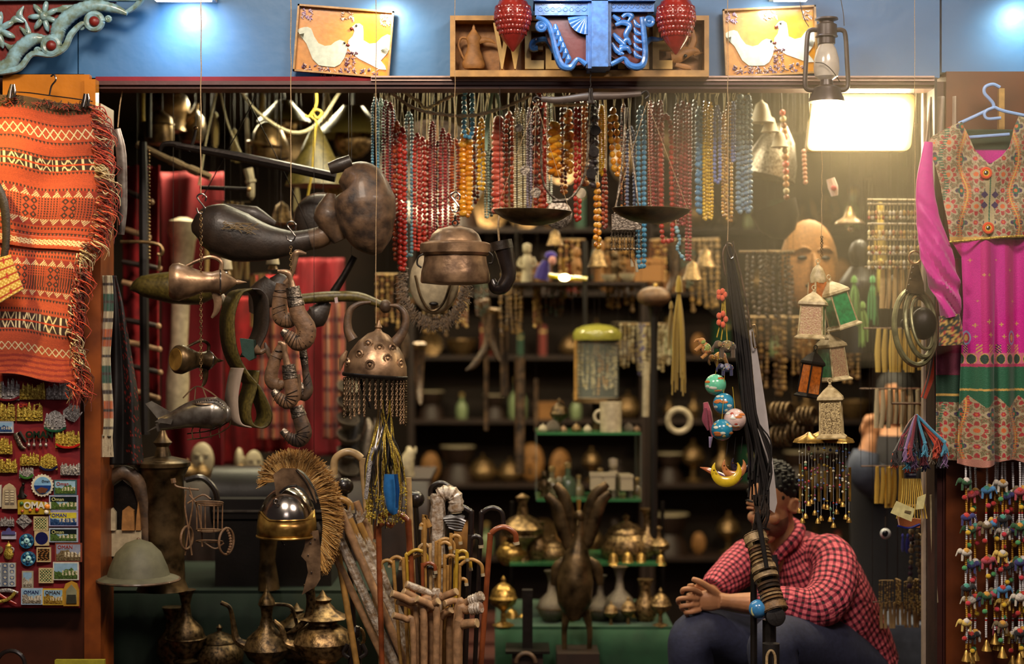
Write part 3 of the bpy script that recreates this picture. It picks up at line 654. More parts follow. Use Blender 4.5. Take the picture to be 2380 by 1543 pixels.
def skyline(x0, x1, y0, y1, gold, label, ribbon=None, txt=None, wheel=0, tilt=0, arc=0):
    o = thing('relief_magnet', label, 'magnet', P((x0 + x1) / 2, (y0 + y1) / 2, YM)); o.rotation_euler = (0, tilt, 0); r = random.Random(int(x0 * 7 + y0)); w_, h_ = x1 - x0, y1 - y0
    m = MB(); n = 9; pts = [(x0, y1)]
    for i in range(n):
        t = y0 + h_ * (r.uniform(.12, .5)); pts += [(x0 + w_ * i / n, t), (x0 + w_ * (i + .45) / n, t - h_ * r.uniform(0, .14)), (x0 + w_ * (i + .9) / n, t)]
    pts += [(x1, y1)]
    if arc: pts = [(x0 + w_ * .5 + w_ * .5 * cos(R(a)), y1 - h_ * .25 + h_ * .25 * sin(R(a))) for a in range(0, 181, 20)][::-1] [::-1] + [(x0 + w_ * .08, y0 + h_ * .35), (x0 + w_ * .3, y0 + h_ * .1), (x0 + w_ * .5, y0), (x0 + w_ * .7, y0 + h_ * .1), (x0 + w_ * .92, y0 + h_ * .35)]
    m.pxprism(pts, YM + .002, .006); mt = 'gold' if gold else 'silver'; link('plate', m, mt, o)
    m = MB()
    for i in range(5): x = x0 + w_ * (.1 + .2 * i + r.uniform(-.04, .04)); m.px([(x, y1 - h_ * .2), (x, y0 + h_ * r.uniform(.15, .45)), (x, y0 + h_ * r.uniform(0, .25))], [w_ * .07, w_ * .05, w_ * .01], YM - .003, 6, 2, .6)
    for i in range(26): pxs(x0 + w_ * r.uniform(.05, .95), y0 + h_ * r.uniform(.45, .95), YM - .002, (r.uniform(1.5, 4), r.uniform(1.2, 3)), mb=m, seg=6, rng=4)
    if wheel: m.torus(P(x0 + w_ * .8, y0 + h_ * .35, YM - .003), w_ * .16 * k(), 1.6 * k(), 18, 5); m.torus(P(x0 + w_ * .72, y0 + h_ * .72, YM - .004), w_ * .07 * k(), 1.6 * k(), 12, 5); m.torus(P(x0 + w_ * .9, y0 + h_ * .7, YM - .004), w_ * .07 * k(), 1.6 * k(), 12, 5)
    link('relief', m, mt, o)
    if ribbon: m = MB(); m.px([(x0 + 1, y1 - 8), (x0 + w_ * .3, y1 - 1), (x0 + w_ * .7, y1 - 1), (x1 - 1, y1 - 8)], 3, YM - .005, 6, 4, .5, c_=ribbon); link('ribbon', m, 'gloss', o)
    if txt: m = MB(); q = P(x0 + 6, y0 + 12, YM); text(m, txt, 12 * k(), q.x, YM - .006, q.z, .001, c_='b8301c', off=.0004); link('lettering', m, 'paint', o)
S = skyline
S(-12, 46, 877, 930, 0, 'silver mosque magnet with tiny flags in the top left corner of the velvet board', '6a1820')
S(46, 106, 887, 928, 1, 'gold domed castle magnet, middle of the top row')
S(108, 168, 885, 928, 0, 'silver skyline magnet with a big wheel, right end of the top row', None, 'O', 1)
S(-12, 36, 933, 978, 1, 'gold wheel shaped magnet cut by the left edge under the silver mosque', None, None, 1)
S(39, 100, 934, 978, 1, 'gold skyline magnet with red letters and a wheel', None, 'OM', 1)
S(102, 154, 953, 1002, 0, 'silver shield shaped magnet with a dark green ribbon', '1c4a34', arc=1)
S(150, 188, 938, 978, 0, 'small tilted silver ship magnet near the right edge of the board', None, None, 0, .7, 1)
S(129, 186, 997, 1040, 1, 'gold fort magnet with a red ribbon at the right edge', 'a82018')
S(-8, 29, 1014, 1055, 1, 'gold fort magnet with two small windows at the left edge')
S(-10, 40, 1060, 1098, 1, 'gold mosque magnet at the left edge below the two windowed fort')
S(47, 91, 1050, 1082, 1, 'rectangular gold town magnet beside the oval one')
S(91, 134, 1053, 1092, 1, 'oval gold town magnet with a navy ribbon', '14183a', arc=1)
S(45, 78, 1084, 1111, 0, 'tiny silver and green camel magnet above the bottle cap magnet', '3a6a2a')
S(141, 186, 1073, 1104, 0, 'small silver town magnet above the seaside card')
S(0, 33, 1199, 1223, 0, 'small pale fort magnet above the purple mosque magnet')
card(-12, 31, 979, 1006, 1, 'a8b0c0', 'small blue photo magnet with a town at the left edge')
card(125, 178, 1115, 1150, 0, '40606a', 'seaside hill photo card magnet right of the bottle cap magnet', 'Oman', 'a03020')
for y0, y1, kd, bd, tx, lb in ((1151, 1187, 5, 'a8b0d0', 'Oman', 'dark stamp shaped magnet, upper of the two reading Oman on black'), (1188, 1223, 6, 'a8a4cc', 'OMAN', 'stamp shaped magnet with blue letters on yellow sky'), (1227, 1260, 5, 'a8b8cc', 'Oman', 'dark stamp shaped magnet, lower of the two reading Oman on black')):
    card(114, 181, y0, y1, kd, bd, lb, tx, 'd8d890' if kd == 5 else '3038a0')
card(128, 190, 1262, 1306, 2, '8a4a3a', 'hazy mountain photo magnet with a pink tree', 'OMAN', 'a03020')
card(123, 183, 1306, 1348, 0, 'd8d4c8', 'white framed green oasis photo magnet')
card(51, 77, 1327, 1367, 4, 'b0a890', 'small upright magnet with a grey boat')
card(49, 99, 1367, 1405, 4, 'b0c8e0', 'bright blue castle magnet at the bottom of the board', 'OMAN', '202860')
card(99, 148, 1368, 1406, 3, 'd8b040', 'yellow desert magnet at the bottom of the board', 'OMAN', '382818')
card(-12, 3, 1127, 1178, 4, 'c8c4b8', 'cream card cut by the left edge beside the arched door magnet')
def plain(name, label, parts): T(name, label, 'magnet', (parts[0][1], parts[0][2], YM), parts[1:])
# letters with charms
m = MB(); q = P(60, 1017, YM); text(m, 'OMAN', 21 * k(), q.x, YM - .003, q.z, .002, c_='16281e', off=.0012); m2 = MB()
for i, x in enumerate((67, 79, 94, 107)): m2.px([(x, 1019), (x, 1030)], 1, YM, 5, 1); pxs(x, 1034, YM, (4, 4.5), mb=m2, seg=8, rng=5)
T('letter_magnet', 'black OMAN letters magnet with four little silver charms dangling', 'magnet', (87, 1012, YM), [('lettering', m, 'gloss'), ('charm_row', m2, 'silver')])
T('dagger_magnet', 'dark silver curved dagger magnet left of the OMAN letters', 'magnet', (47, 1024, YM), [('sheath', pxt([(36, 1006), (42, 1024), (50, 1038), (60, 1042)], [6, 6, 5, 2], YM, fy=.5), 'old_silver'), ('hilt', pxt([(44, 1004), (52, 1016), (60, 1028)], [5, 4, 3], YM - .004, fy=.5), 'iron')])
def disc(m, x, y, r, Y0, Y1, c_, n=28, sc_=0):
    return m.pxprism([(x + (r + (sc_ * (i % 2))) * cos(2 * pi * i / n), y + (r + sc_ * (i % 2)) * sin(2 * pi * i / n)) for i in range(n)], (Y0 + Y1) / 2, abs(Y1 - Y0), c_=c_)
m = MB(); disc(m, 99, 1128, 24, YM - .002, YM + .006, 'd8d0bc', 42, 3); m2 = MB(); disc(m2, 99, 1128, 20, YM - .004, YM - .002, '7fb0dc'); m3 = MB()
m3.pxprism([(79, 1128), (119, 1128), (116, 1138), (99, 1148), (83, 1139)], YM - .005, .002, c_='1c3a80'); m3.pxprism([(84, 1138), (96, 1132), (112, 1136), (106, 1145), (92, 1146)], YM - .006, .002, c_='6a4030')
m4 = MB(); q = P(98, 1120, YM); text(m4, 'Oman', 7.5 * k(), q.x, YM - .006, q.z, .0006, c_='20243c')
T('bottle_cap_magnet', 'round bottle cap magnet with a blue harbour picture', 'magnet', (99, 1128, YM), [('cap', m, 'gloss'), ('sky', m2, 'gloss'), ('harbour', m3, 'gloss'), ('lettering', m4, 'paint')])
m = MB(); m.pxprism([(5, 1182), (7, 1135), (12, 1128), (21, 1123), (30, 1128), (36, 1135), (40, 1182)], YM, .008, c_='b8a888'); m2 = MB()
for x0 in (11, 23): pbox(m2, x0, x0 + 10, 1138, 1172, YM - .006, YM - .003, c_='8e8070'); [pbox(m2, x0 + 1, x0 + 9, 1140 + 6 * j, 1144 + 6 * j, YM - .008, YM - .006, c_='cbbd9e') for j in range(5)]
T('door_magnet', 'cream arched double door magnet at the left edge', 'magnet', (22, 1152, YM), [('arch', m, 'paint'), ('door_leaf', m2, 'paint')])
T('figurine_magnet', 'small dark brown figure magnet beside the arched door', 'magnet', (52, 1140, YM), [('body', MB().px([(52, 1158), (50, 1140), (54, 1130)], [8, 5, 4], YM, fy=.6).px([(42, 1156), (50, 1146), (62, 1154)], 3, YM, fy=.6), 'iron'), ('head', pxs(54, 1125, YM, 4), 'iron')])
m = MB(); m.pxprism([(42, 1195), (42, 1162), (60, 1160), (112, 1168), (119, 1195)], YM, .008, c_='b09428'); m2 = MB(); q = P(56, 1181, YM); text(m2, 'OMAN', 21 * k(), q.x, YM - .005, q.z, .002, c_='dcdcd4', off=.001)
m3 = MB(); [pxs(x, y, YM - .006, r, c, mb=m3, seg=8, rng=5) for x, y, r, c in ((86, 1185, 5, 'c03020'), (110, 1178, 7, 'e08a30'), (108, 1190, 6, 'e0d8c8'), (70, 1186, 4, 'd88030'), (50, 1170, 5, '3a6a30'), (52, 1188, 4, 'b05a30'))]
T('beach_magnet', 'colourful beach magnet with raised white OMAN letters', 'magnet', (80, 1178, YM), [('plate', m, 'gloss'), ('lettering', m2, 'gloss'), ('toy_relief', m3, 'gloss')])
m = MB(); m.pxprism([(56, 1191), (75, 1212), (56, 1229), (37, 1212)], YM, .006); m2 = MB()
for i in range(18): pxs(56 + rnd.uniform(-14, 14), 1212 + rnd.uniform(-8, 6), YM - .004, (3, 2.5), mb=m2, seg=6, rng=4)
T('diamond_magnet', 'diamond shaped silver magnet with a town relief', 'magnet', (56, 1210, YM), [('plate', m, 'silver'), ('relief', m2, 'silver')])
def tile(x0, x1, y0, y1, kind, label):
    m = MB(); pbox(m, x0, x1, y0, y1, YM, YM + .008, c_='c8b488')
    def c(u, v):
        q = np.tile(hx('c8b488'), (len(u), 1)); e = (np.abs(u - .5) < .42) & (np.abs(v - .5) < .42)
        if kind == 0: q[e] = hx('1c2a1c'); a = ((u + v) * 5 % 1 < .28) | ((u - v) * 5 % 1 < .28); q[e & a] = hx('d8cc90'); q[e & (((u * 6 % 1 - .5) ** 2 + (v * 6 % 1 - .5) ** 2) < .03)] = hx('5a9a70')
        if kind == 1: q[(u - .5) ** 2 + (v - .5) ** 2 < .19] = hx('1a1c50')
        if kind == 2: q[e] = hx('2a2014'); q[e & (np.sin(u * 22 + 3 * np.sin(v * 14)) * np.sin(v * 20) > .3)] = hx('a8703c')
        if kind == 3:
            i = (u * 3).astype(int) + 3 * (v * 4).astype(int); q[:] = hx('b8c0c4'); a = (u * 3 % 1 - .5) ** 2 + (v * 4 % 1 - .5) ** 2; q[(a < .12)] = hx('4a5c80'); q[a < .04] = hx('d0c8b0'); q[(i % 3 == 1) & (a > .12)] = hx('7a8088')
        return q
    g = lambda u, v: (sx_(x0 + (x1 - x0) * u, YM), u * 0 + YM - .001, sz_(y0 + (y1 - y0) * v, YM))
    o = T('tile_magnet', label, 'magnet', ((x0 + x1) / 2, (y0 + y1) / 2, YM), [('tile', m, 'gloss')]); sheet('pattern', g, 40, 40, 'gloss', o, c, 0)
tile(78, 112, 1200, 1233, 0, 'lattice tile magnet above the navy disc tile'); tile(80, 114, 1234, 1268, 1, 'cream tile magnet with a navy disc')
tile(85, 118, 1272, 1306, 2, 'brown floral tile magnet below the navy disc tile'); tile(90, 124, 1320, 1355, 0, 'lattice tile magnet beside the oasis photo'); tile(-12, 36, 1308, 1363, 3, 'grey patchwork tile magnet at the left edge')
for x, y, lb in ((62, 1257, 'blue round flower magnet, upper of the pair'), (66, 1298, 'blue round flower magnet, lower of the pair')):
    m = MB(); disc(m, x, y, 17, YM - .003, YM + .005, '2a6a94'); m2 = MB()
    for i in range(7): a = 2 * pi * i / 7; pxs(x + 11 * cos(a), y + 11 * sin(a), YM - .004, (4, 4), '8cc4cc' if i % 2 else '123c60', .4, mb=m2, seg=8, rng=5)
    pxs(x, y, YM - .004, 7, 'a8dce0', .5, mb=m2); pxs(x, y, YM - .007, 3, '12304c', .5, mb=m2); T('flower_magnet', lb, 'magnet', (x, y, YM), [('disc', m, 'gloss'), ('petal_pattern', m2, 'gloss')])
m = MB(); pbox(m, 3, 37, 1237, 1253, YM, YM + .006, c_='c0c0d0'); m2 = MB(); m2.pxprism([(4, 1242), (6, 1234), (14, 1234), (16, 1229), (20, 1226), (24, 1229), (26, 1234), (34, 1234), (36, 1242)], YM - .002, .006, c_='5a5890'); T('mosque_magnet', 'purple and white domed mosque magnet', 'magnet', (20, 1240, YM), [('base', m, 'gloss'), ('dome', m2, 'gloss')])
m = MB(); m.lathe([(.1, 0), (.22, .1), (.28, .3), (.2, .5), (.16, .65), (.2, .72), (.1, .8), (.04, .9), (.001, 1)], m=Matrix.Translation(P(20, 1300, YM)) @ Matrix.Scale(43 * k(), 4), fy=.5, seg=12)
T('pot_magnet', 'small gold and silver coffee pot magnet above the patchwork tiles', 'magnet', (20, 1290, YM), [('body', m, 'gold'), ('handle', pxt([(26, 1272), (32, 1276), (28, 1288)], 1.8, YM), 'silver')])
m = MB(); m.pxprism([(148, 1408), (148, 1370), (153, 1356), (166, 1350), (179, 1356), (184, 1370), (184, 1408)], YM, .008, c_='b88a34'); m2 = MB(); m2.pxprism([(154, 1402), (154, 1372), (166, 1358), (178, 1372), (178, 1402)], YM - .005, .002, c_='8a8a70'); m2.pxprism([(154, 1402), (156, 1382), (176, 1382), (178, 1402)], YM - .007, .002, c_='3a3a30')
T('arch_magnet', 'gold arched window magnet in the lower right corner of the board', 'magnet', (166, 1380, YM), [('arch', m, 'gloss'), ('view', m2, 'gloss')])
T('swords_magnet', 'red and silver crossed swords magnet in the lower left corner of the board', 'magnet', (14, 1388, YM), [('sword', pxt([(-10, 1374), (20, 1372), (42, 1378)], [4, 5, 3], YM, fy=.5), 'silver'), ('sword', pxt([(-10, 1376), (14, 1392), (38, 1404)], [4, 4, 2], YM, fy=.5, c_='a83020'), 'gloss'), ('scabbard', pxt([(36, 1376), (20, 1392), (-8, 1400)], 4, YM - .004, fy=.5), 'gold')])
m = MB(); disc(m, -2, 1278, 9, YM - .002, YM + .005, 'a89070'); one('coin_magnet', m, 'metal_paint', 'round coin magnet cut by the left edge', 'magnet')
# ------------------------------------------------------------------ hanging scarf, dark cloth, blade
def scarf_col(u, v):
    c = np.tile(hx('b8aa88'), (len(u), 1)); b = (v * 9).astype(int) % 4; c[b == 1] = hx('28503c'); c[b == 3] = hx('b05a2a'); c[np.abs(v * 9 % 1 - .5) < .08] = hx('3a2a20'); return c
def g(u, v): x = 238 + 22 * u + 3 * np.sin(v * 9); y = 640 + 375 * v; Y = .0 + .008 * np.sin(u * 9 + v * 5); return sx_(x, Y), Y, sz_(y, Y)
o = thing('checked_scarf', 'thin checked scarf with pale tassels hanging beside the left pillar', 'scarf', P(248, 640, 0)); sheet('cloth', g, 14, 120, 'fabric', o, scarf_col, .003)
for i in range(5):
    m = MB()
    for j in range(6): x = 238 + i * 5.5 + rnd.uniform(-2, 2); m.px([(x, 1010), (x + rnd.uniform(-3, 3), 1035), (x + rnd.uniform(-4, 4), 1062)], 1, 0, 4, 2, c_='c0b090')
    link('tassel', m, 'fabric', o)
def g(u, v):
    xa = np.interp(v, [0, .2, 1], [258, 256, 240]); xb = np.interp(v, [0, .15, .6, 1], [270, 285, 318, 334]); x = xa + (xb - xa) * u; y = 640 + 440 * v; Y = .12 + .02 * np.sin(u * 12 + v * 2) * v; return sx_(x, Y), Y, sz_(y, Y)
def c_(u, v): c = np.tile(hx('14100f'), (len(u), 1)); q = (u > .6) & (rr.rand(len(u)) > .93); c[q] = hx('8a2018'); return c
o = thing('black_sequin_cloth', 'black folded cloth with red sequins hanging left of the ladder of sticks', 'cloth', P(285, 640, .12)); sheet('cloth', g, 50, 110, 'paint', o, c_, .006)
T('long_sword', 'long pale metal blade hanging beside the rug fringe', 'sword', (280, 300, .05), [('blade', pxt([(270, 300), (282, 360), (284, 480), (280, 545)], [10, 12, 12, 9], .05, fy=.25), 'steel'), ('cord', pxt([(285, 205), (278, 250), (274, 296)], 1.5, .05, seg=5), 'twine'), ('groove', pxt([(277, 450), (278, 540)], [3, 4], .035, sm=1, fy=.5), 'iron')])
# red hanging with sticks
def redcloth(name, x0, x1, y0, y1, Y, label, col='cloth_red', fold=10, amp=.03, cat='cloth'):
    def g(u, v): x = x0 + (x1 - x0) * u; y = y0 + (y1 - y0) * v; YY = Y + amp * np.sin(u * fold + np.sin(v * 3)); return sx_(x, Y), YY, sz_(y, Y)
    u = sheet(name, g, 40, 40, col, None, None, .006); return tag(u, label, cat)
redcloth('red_hanging', 283, 372, 385, 930, 1.0, 'red cloth hanging behind a ladder of wooden sticks')
redcloth('maroon_curtain', 372, 520, 400, 1100, 1.5, 'dark maroon curtain behind the carved silver pole', 'velvet_red')
redcloth('red_patterned_dress', 590, 690, 640, 1050, 1.6, 'bright red hanging cloth behind the curved daggers', 'cloth_red', 14)
redcloth('red_shawl', 690, 800, 600, 1060, 1.8, 'dark red patterned shawl behind the horned helmet', 'velvet_red', 12)
redcloth('scarlet_cloth', 520, 600, 690, 1080, 1.7, 'scarlet cloth behind the hanging leather belt', 'cloth_red', 9)
for i in range(3):
    def cc(u, v): c = np.tile(hx('b8482c'), (len(u), 1)); c[(np.sin(u * 26) > .5)] = hx('cf9a6a'); c[(np.sin(v * 50) > .7)] = hx('7a1410'); return c
    def g(u, v): x = (600, 655, 752)[i] + 48 * u; y = 690 + 330 * v; Y = 1.5 + .02 * np.sin(u * 14); return sx_(x, 1.5), Y, sz_(y, 1.5)
    tag(sheet('beaded_panel', g, 30, 60, 'fabric', None, cc, .006), 'striped red and tan beaded panel, %s from the left behind the daggers' % nth(i), 'wall hanging', 'striped beaded panels on the red wall')
for i, (y, x0, x1, dy) in enumerate(((440, 285, 352, 30), (530, 284, 345, 22), (608, 284, 370, 16), (655, 284, 365, 22), (742, 284, 368, 16), (792, 284, 370, 20), (850, 300, 372, 16), (905, 300, 366, 20))):
    T('turned_stick', 'turned wooden stick, %s from the top of the ladder on the red cloth' % nth(i), 'stick', (x0, y, .9), [('shaft', pxt([(x0, y), ((x0 + x1) / 2, y + dy * .5), (x1, y + dy)], [6, 7, 5], .9, fy=1), 'root_wood' if i % 2 else 'dark_wood'), ('knob', pxs(x1, y + dy, .9, 7), 'root_wood')], 'turned sticks on the red cloth')
m = MB(); m.px([(332, 330), (334, 500), (335, 750), (338, 1010)], [9, 12, 11, 10], .62, 8); m2 = MB(); m2.strand([P(346, 350, .6), P(347, 600, .6)], 3.2 * k(.6), 2.6)
T('notched_post', 'black notched wooden post with a string of studs in front of the ladder of sticks', 'post', (335, 340, .62), [('post', m, 'black_wood'), ('stud_row', m2, 'old_brass')])
T('wall_hook', 'brass bracket hook holding the boat shaped bowl', 'hook', (330, 560, .5), [('arm', pxt([(280, 562), (330, 562), (368, 568), (378, 582), (374, 592), (366, 590)], 4, .5), 'old_brass'), ('pin', pxt([(371, 590), (370, 625)], [2.5, 4], .5, sm=1), 'old_brass')])
m = MB(); m.lathe([(.05, 0), (.055, .2), (.04, .4), (.045, .7), (.06, .88), (.075, .93), (.07, .98), (.02, 1)], m=Matrix.Translation(P(410, 985, 1.2)) @ Matrix.Rotation(R(2), 4, 'Y') @ Matrix.Scale(480 * k(1.2), 4))
one('carved_club', m, 'bone', 'pale carved club shaped pole standing in front of the maroon curtain', 'pole')
# beam with hook, rods and ceiling clutter
T('balance_beam', 'long black iron beam with a hooked end slanting across the upper left', 'beam', (370, 345, .25), [('hook', pxt([(372, 352), (378, 338), (395, 334), (420, 338)], [3, 6, 7, 8], .25), 'iron'), ('bar', pxt([(410, 338), (560, 365), (780, 412)], [8, 11, 12], .25, sm=3), 'iron'), ('upright', pxt([(440, 352), (450, 325), (455, 300)], [5, 4, 3], .25), 'iron'), ('knob', pxs(455, 298, .25, 5), 'old_brass')])
T('bamboo_rod', 'pale bound rod running down behind the iron beam', 'rod', (320, 340, .8), [('rod', pxt([(318, 335), (400, 375), (490, 412)], 8, .8, sm=3), 'twine'), ('binding', pxt([(396, 373), (424, 386)], 10, .8, sm=1), 'twine'), ('binding', pxt([(440, 392), (462, 401)], 10, .8, sm=1), 'twine')])
T('yellow_pole', 'short yellow upright pole at the top left of the doorway', 'pole', (332, 205, .8), [('pole', pxt([(332, 195), (332, 272), (333, 282)], 5, .8, sm=1), 'yellow_cord'), ('bracket', pxt([(346, 195), (346, 320)], 7, .85, sm=1), 'iron')])
m = MB(); m.lathe([(.02, 1), (.2, .96), (.36, .85), (.42, .7), (.40, .5), (.33, .3), (.36, .2)], m=Matrix.Translation(P(388, 330, 1.2)) @ Matrix.Scale(125 * k(1.2), 4))
T('copper_kettle', 'greenish metal kettle among the goods hung at the top left', 'kettle', (388, 270, 1.2), [('body', m, 'old_brass'), ('lid', pxs(392, 220, 1.15, (32, 14)), 'old_brass'), ('spout', pxt([(425, 280), (450, 262), (458, 240)], [9, 7, 5], 1.2), 'old_brass')])
m = MB(); m.lathe([(.42, 0), (.44, .3), (.42, .6), (.36, .8), (.1, 1)], m=Matrix.Translation(P(370, 335, 1.0)) @ Matrix.Scale(78 * k(1.), 4)); T('metal_canister', 'dented green metal canister under the kettle', 'canister', (370, 300, 1.0), [('body', m, 'old_brass'), ('band', MB().torus(P(370, 290, 1.0), 33 * k(1.), 3 * k(1.), rot=(R(90), 0, 0)), 'dark_brass')])
m = MB(); m.lathe([(.3, 0), (.44, .35), (.36, .7), (.12, 1)], m=Matrix.Translation(P(445, 330, 1.3)) @ Matrix.Scale(80 * k(1.3), 4)); one('cone_pot', m, 'dark_brass', 'round dark metal pot beside the canister at top left', 'pot')
m = MB(); m.lathe([(.40, 0), (.46, .12), (.44, .4), (.36, .75), (.2, .93), (.02, 1)], m=Matrix.Translation(P(635, 375, 1.0)) @ Matrix.Rotation(R(-12), 4, 'Y') @ Matrix.Scale(95 * k(1.), 4)); m.torus(P(622, 340, 1.0), 46 * k(1.), 4 * k(1.), rot=(R(90), R(12), 0)); m2 = MB(); m2.lathe([(.34, 0), (.34, .05)], m=Matrix.Translation(P(638, 384, 1.0)) @ Matrix.Scale(100 * k(1.), 4))
T('metal_bell', 'large tilted greenish metal bell above the iron beam', 'bell', (632, 330, 1.0), [('body', m, 'old_brass'), ('mouth', m2, 'black_wood')])
m = MB(); m.lathe([(.46, 0), (.42, .12), (.33, .32), (.24, .52), (.14, .75), (.02, 1)], seg=20, flute=20, fd=.06, m=Matrix.Translation(P(735, 432, .9)) @ Matrix.Scale(150 * k(.9), 4)); one('woven_cone', m, 'olive_leather', 'woven olive cone shaped cover hanging above the iron beam', 'basket')
m = MB(); m.px([(735, 205), (736, 240), (728, 262), (738, 275), (748, 262), (735, 255), (722, 268), (736, 285), (732, 310), (722, 420), (700, 520)], 3, .7, 6, 4); m.px([(728, 262), (716, 272), (708, 268)], 3, .7, 6, 4); one('knotted_cord', m, 'yellow_cord', 'yellow knotted cord hanging before the woven cone', 'cord')
for i, (pts, r, Y, lb) in enumerate((([(555, 205), (600, 262), (680, 308), (740, 285), (795, 205)], 4, .8, 'slack rope curving below the ceiling at upper left'), ([(505, 205), (480, 320), (462, 430)], 2.5, .9, 'left cord of a pair spreading like a tent at upper left'), ([(510, 205), (530, 290), (560, 355)], 2.5, .9, 'right cord of a pair spreading like a tent at upper left'), ([(595, 222), (540, 330), (470, 460)], 1.2, .3, 'thin dark wire slanting down to the hook at upper left'), ([(575, 230), (660, 400), (730, 560)], 1.2, .3, 'thin dark wire slanting down to the right behind the flask'))):
    one('slack_rope' if i == 0 else 'tent_rope' if i < 3 else 'wire', pxt(pts, r, Y, seg=6), 'rope' if i < 3 else 'iron', lb, 'rope')
T('tube_lamp', 'slim pale yellow tube hanging above the iron beam', 'tube', (575, 280, 1.1), [('tube', pxt([(573, 275), (578, 360)], [4, 6], 1.1, sm=1), 'bone'), ('cord', pxt([(573, 205), (573, 275)], 2, 1.1, sm=1, seg=5), 'iron')])
T('pale_pestle', 'pale wooden pestle hanging under the iron beam', 'pestle', (582, 400, .9), [('shaft', pxt([(576, 392), (582, 420), (583, 455), (580, 460)], [12, 10, 9, 5], .9), 'bone'), ('collar', pxt([(582, 418), (583, 424)], 13, .9, sm=1), 'bone')])
T('black_rod', 'short black rod with brass tips below the iron beam', 'rod', (520, 440, .5), [('rod', pxt([(465, 436), (578, 440)], 5, .5, sm=1), 'iron'), ('tip', pxs(578, 440, .5, 6), 'old_brass')])
# lampshade with tripod (blurred), hats in background
for i, (x, y) in enumerate(((525, 608), (634, 596))):
    m = MB(); m.lathe([(.50, 0), (.34, 1)], seg=32, flute=32, fd=.04, caps=False, m=Matrix.Translation(P(x, y + 18, .6)) @ Matrix.Diagonal((30 * k(.6), 30 * k(.6), 34 * k(.6), 1)))
    T('pleated_lampshade', 'tiny pleated lampshade under the engraved powder flask, %s one' % ('left', 'right')[i], 'lampshade', (x, y, .6), [('shade', m, 'bone'), ('base', pxt([(x, y + 20), (x, y + 30)], [8, 12], .6, sm=1), 'old_brass')], 'tiny pleated lampshades')
# ------------------------------------------------------------------ hanging threads and chains at the front
def cordline(name, label, x, y0, y1, Y, r=1.0, hook=None, chain=None, mt='twine'):
    m = MB(); n = 14; pts = [(x + rnd.uniform(-1.2, 1.2), y0 + (y1 - y0) * i / n) for i in range(n + 1)]; m.px(pts, r, Y, 6, 3)
    parts = [('cord', m, mt)]
    if hook: hy = hook; parts.append(('hook', pxt([(x + 10, hy + 18), (x + 12, hy + 8), (x + 2, hy), (x - 9, hy + 8), (x + 4, hy + 26), (x + 10, hy + 36), (x + 4, hy + 46), (x - 6, hy + 44), (x - 10, hy + 34)], 1.9, Y, seg=8), 'bright_steel'))
    if chain:
        c = MB(); a, b = chain; n = int((b - a) / 7)
        for i in range(n): c.torus(P(x, a + 7 * i + 3, Y), 3.2 * k(Y), 1.2 * k(Y), 8, 5, rot=(0, 0, R(90 * (i % 2)) + .4))
        parts.append(('chain', c, 'old_brass'))
    return T(name, label, 'cord', (x, y0, Y), parts)
YH = -.14
cordline('hanging_line', 'twine with steel hook and chain holding two brass coffee pots, leftmost hanging line', 467, -60, 452, YH, 1.3, 450, (492, 890))
cordline('hanging_line', 'twine with steel hook holding the bunch of curved daggers', 676, -60, 516, YH, 1.1, 514, (572, 700))
cordline('hanging_line', 'thin twine line holding the horned helmet', 874, -60, 752, YH, .9)
cordline('hanging_line', 'thin line with hook holding the lidded copper pot', 1057, -60, 448, YH, .8, 446)
cordline('hanging_line', 'dark line hanging the balance scale from the blue capital', 1373, 165, 232, YH, 1.4, None, None, 'iron')
cordline('hanging_line', 'thin violet line holding the bundle of black straps', 1692, -60, 560, YH, .9)
cordline('hanging_line', 'thin line with twisted wire holding the small mosaic lanterns', 1910, 350, 560, YH, .8, None, (548, 600))
cordline('hanging_line', 'thin line with steel ring holding the brass ring globe at right', 2126, -60, 585, YH, .7)
# ------------------------------------------------------------------ brass coffee pots
def coffee(label, cx, cy, Y, h, eul, mt='copper', name='coffee_pot'):
    o = thing(name, label, 'coffee pot', P(cx, cy, Y)); M = Matrix.Translation(P(cx, cy, Y)) @ Euler(eul).to_matrix().to_4x4() @ Matrix.Scale(h * k(Y), 4)
    a, b, c = MB(), MB(), MB(); dallah(a, b, c, M); link('body', a, mt, o); link('spout', b, mt, o); link('handle', c, mt, o)
    l = MB(); l.torus((0, 0, .655), .165, .012, rot=(R(90), 0, 0), m=M); l.sph((-.12, 0, .73), .025, m=M); link('lid_band', l, 'bright_steel', o); l = MB(); l.lathe([(.001, -.006), (.185, -.006), (.195, .004)], seg=28, m=M); link('base_disc', l, 'brass', o)['label'] = 'yellow brass base'; return o
coffee('large copper toned coffee pot hung on its side below the steel hook', 394, 655, YH, 178, (0, R(90), R(10)))
coffee('brass coffee pot hung on its side with its round base facing out', 408, 835, YH, 138, (R(-8), R(92), R(38)), 'dark_brass')
m = MB(); m.px([(303, 672), (330, 665), (400, 668), (460, 672), (500, 660), (520, 640)], [4, 24, 38, 36, 24, 8], .35, 12, 4, 1.2); m2 = MB(); m2.px([(360, 640), (395, 630), (440, 628)], [6, 16, 8], .3, 10, 4)
one('boat_bowl', m, 'olive_leather', 'green brown boat shaped begging bowl hanging behind the upper coffee pot', 'bowl')
T('buffalo_horn', 'thin curved horn hanging beneath the upper coffee pot', 'horn', (510, 690, .0), [('horn', pxt([(495, 688), (515, 690), (522, 715), (514, 745)], [8, 9, 6, 1], .0), 'bone')])
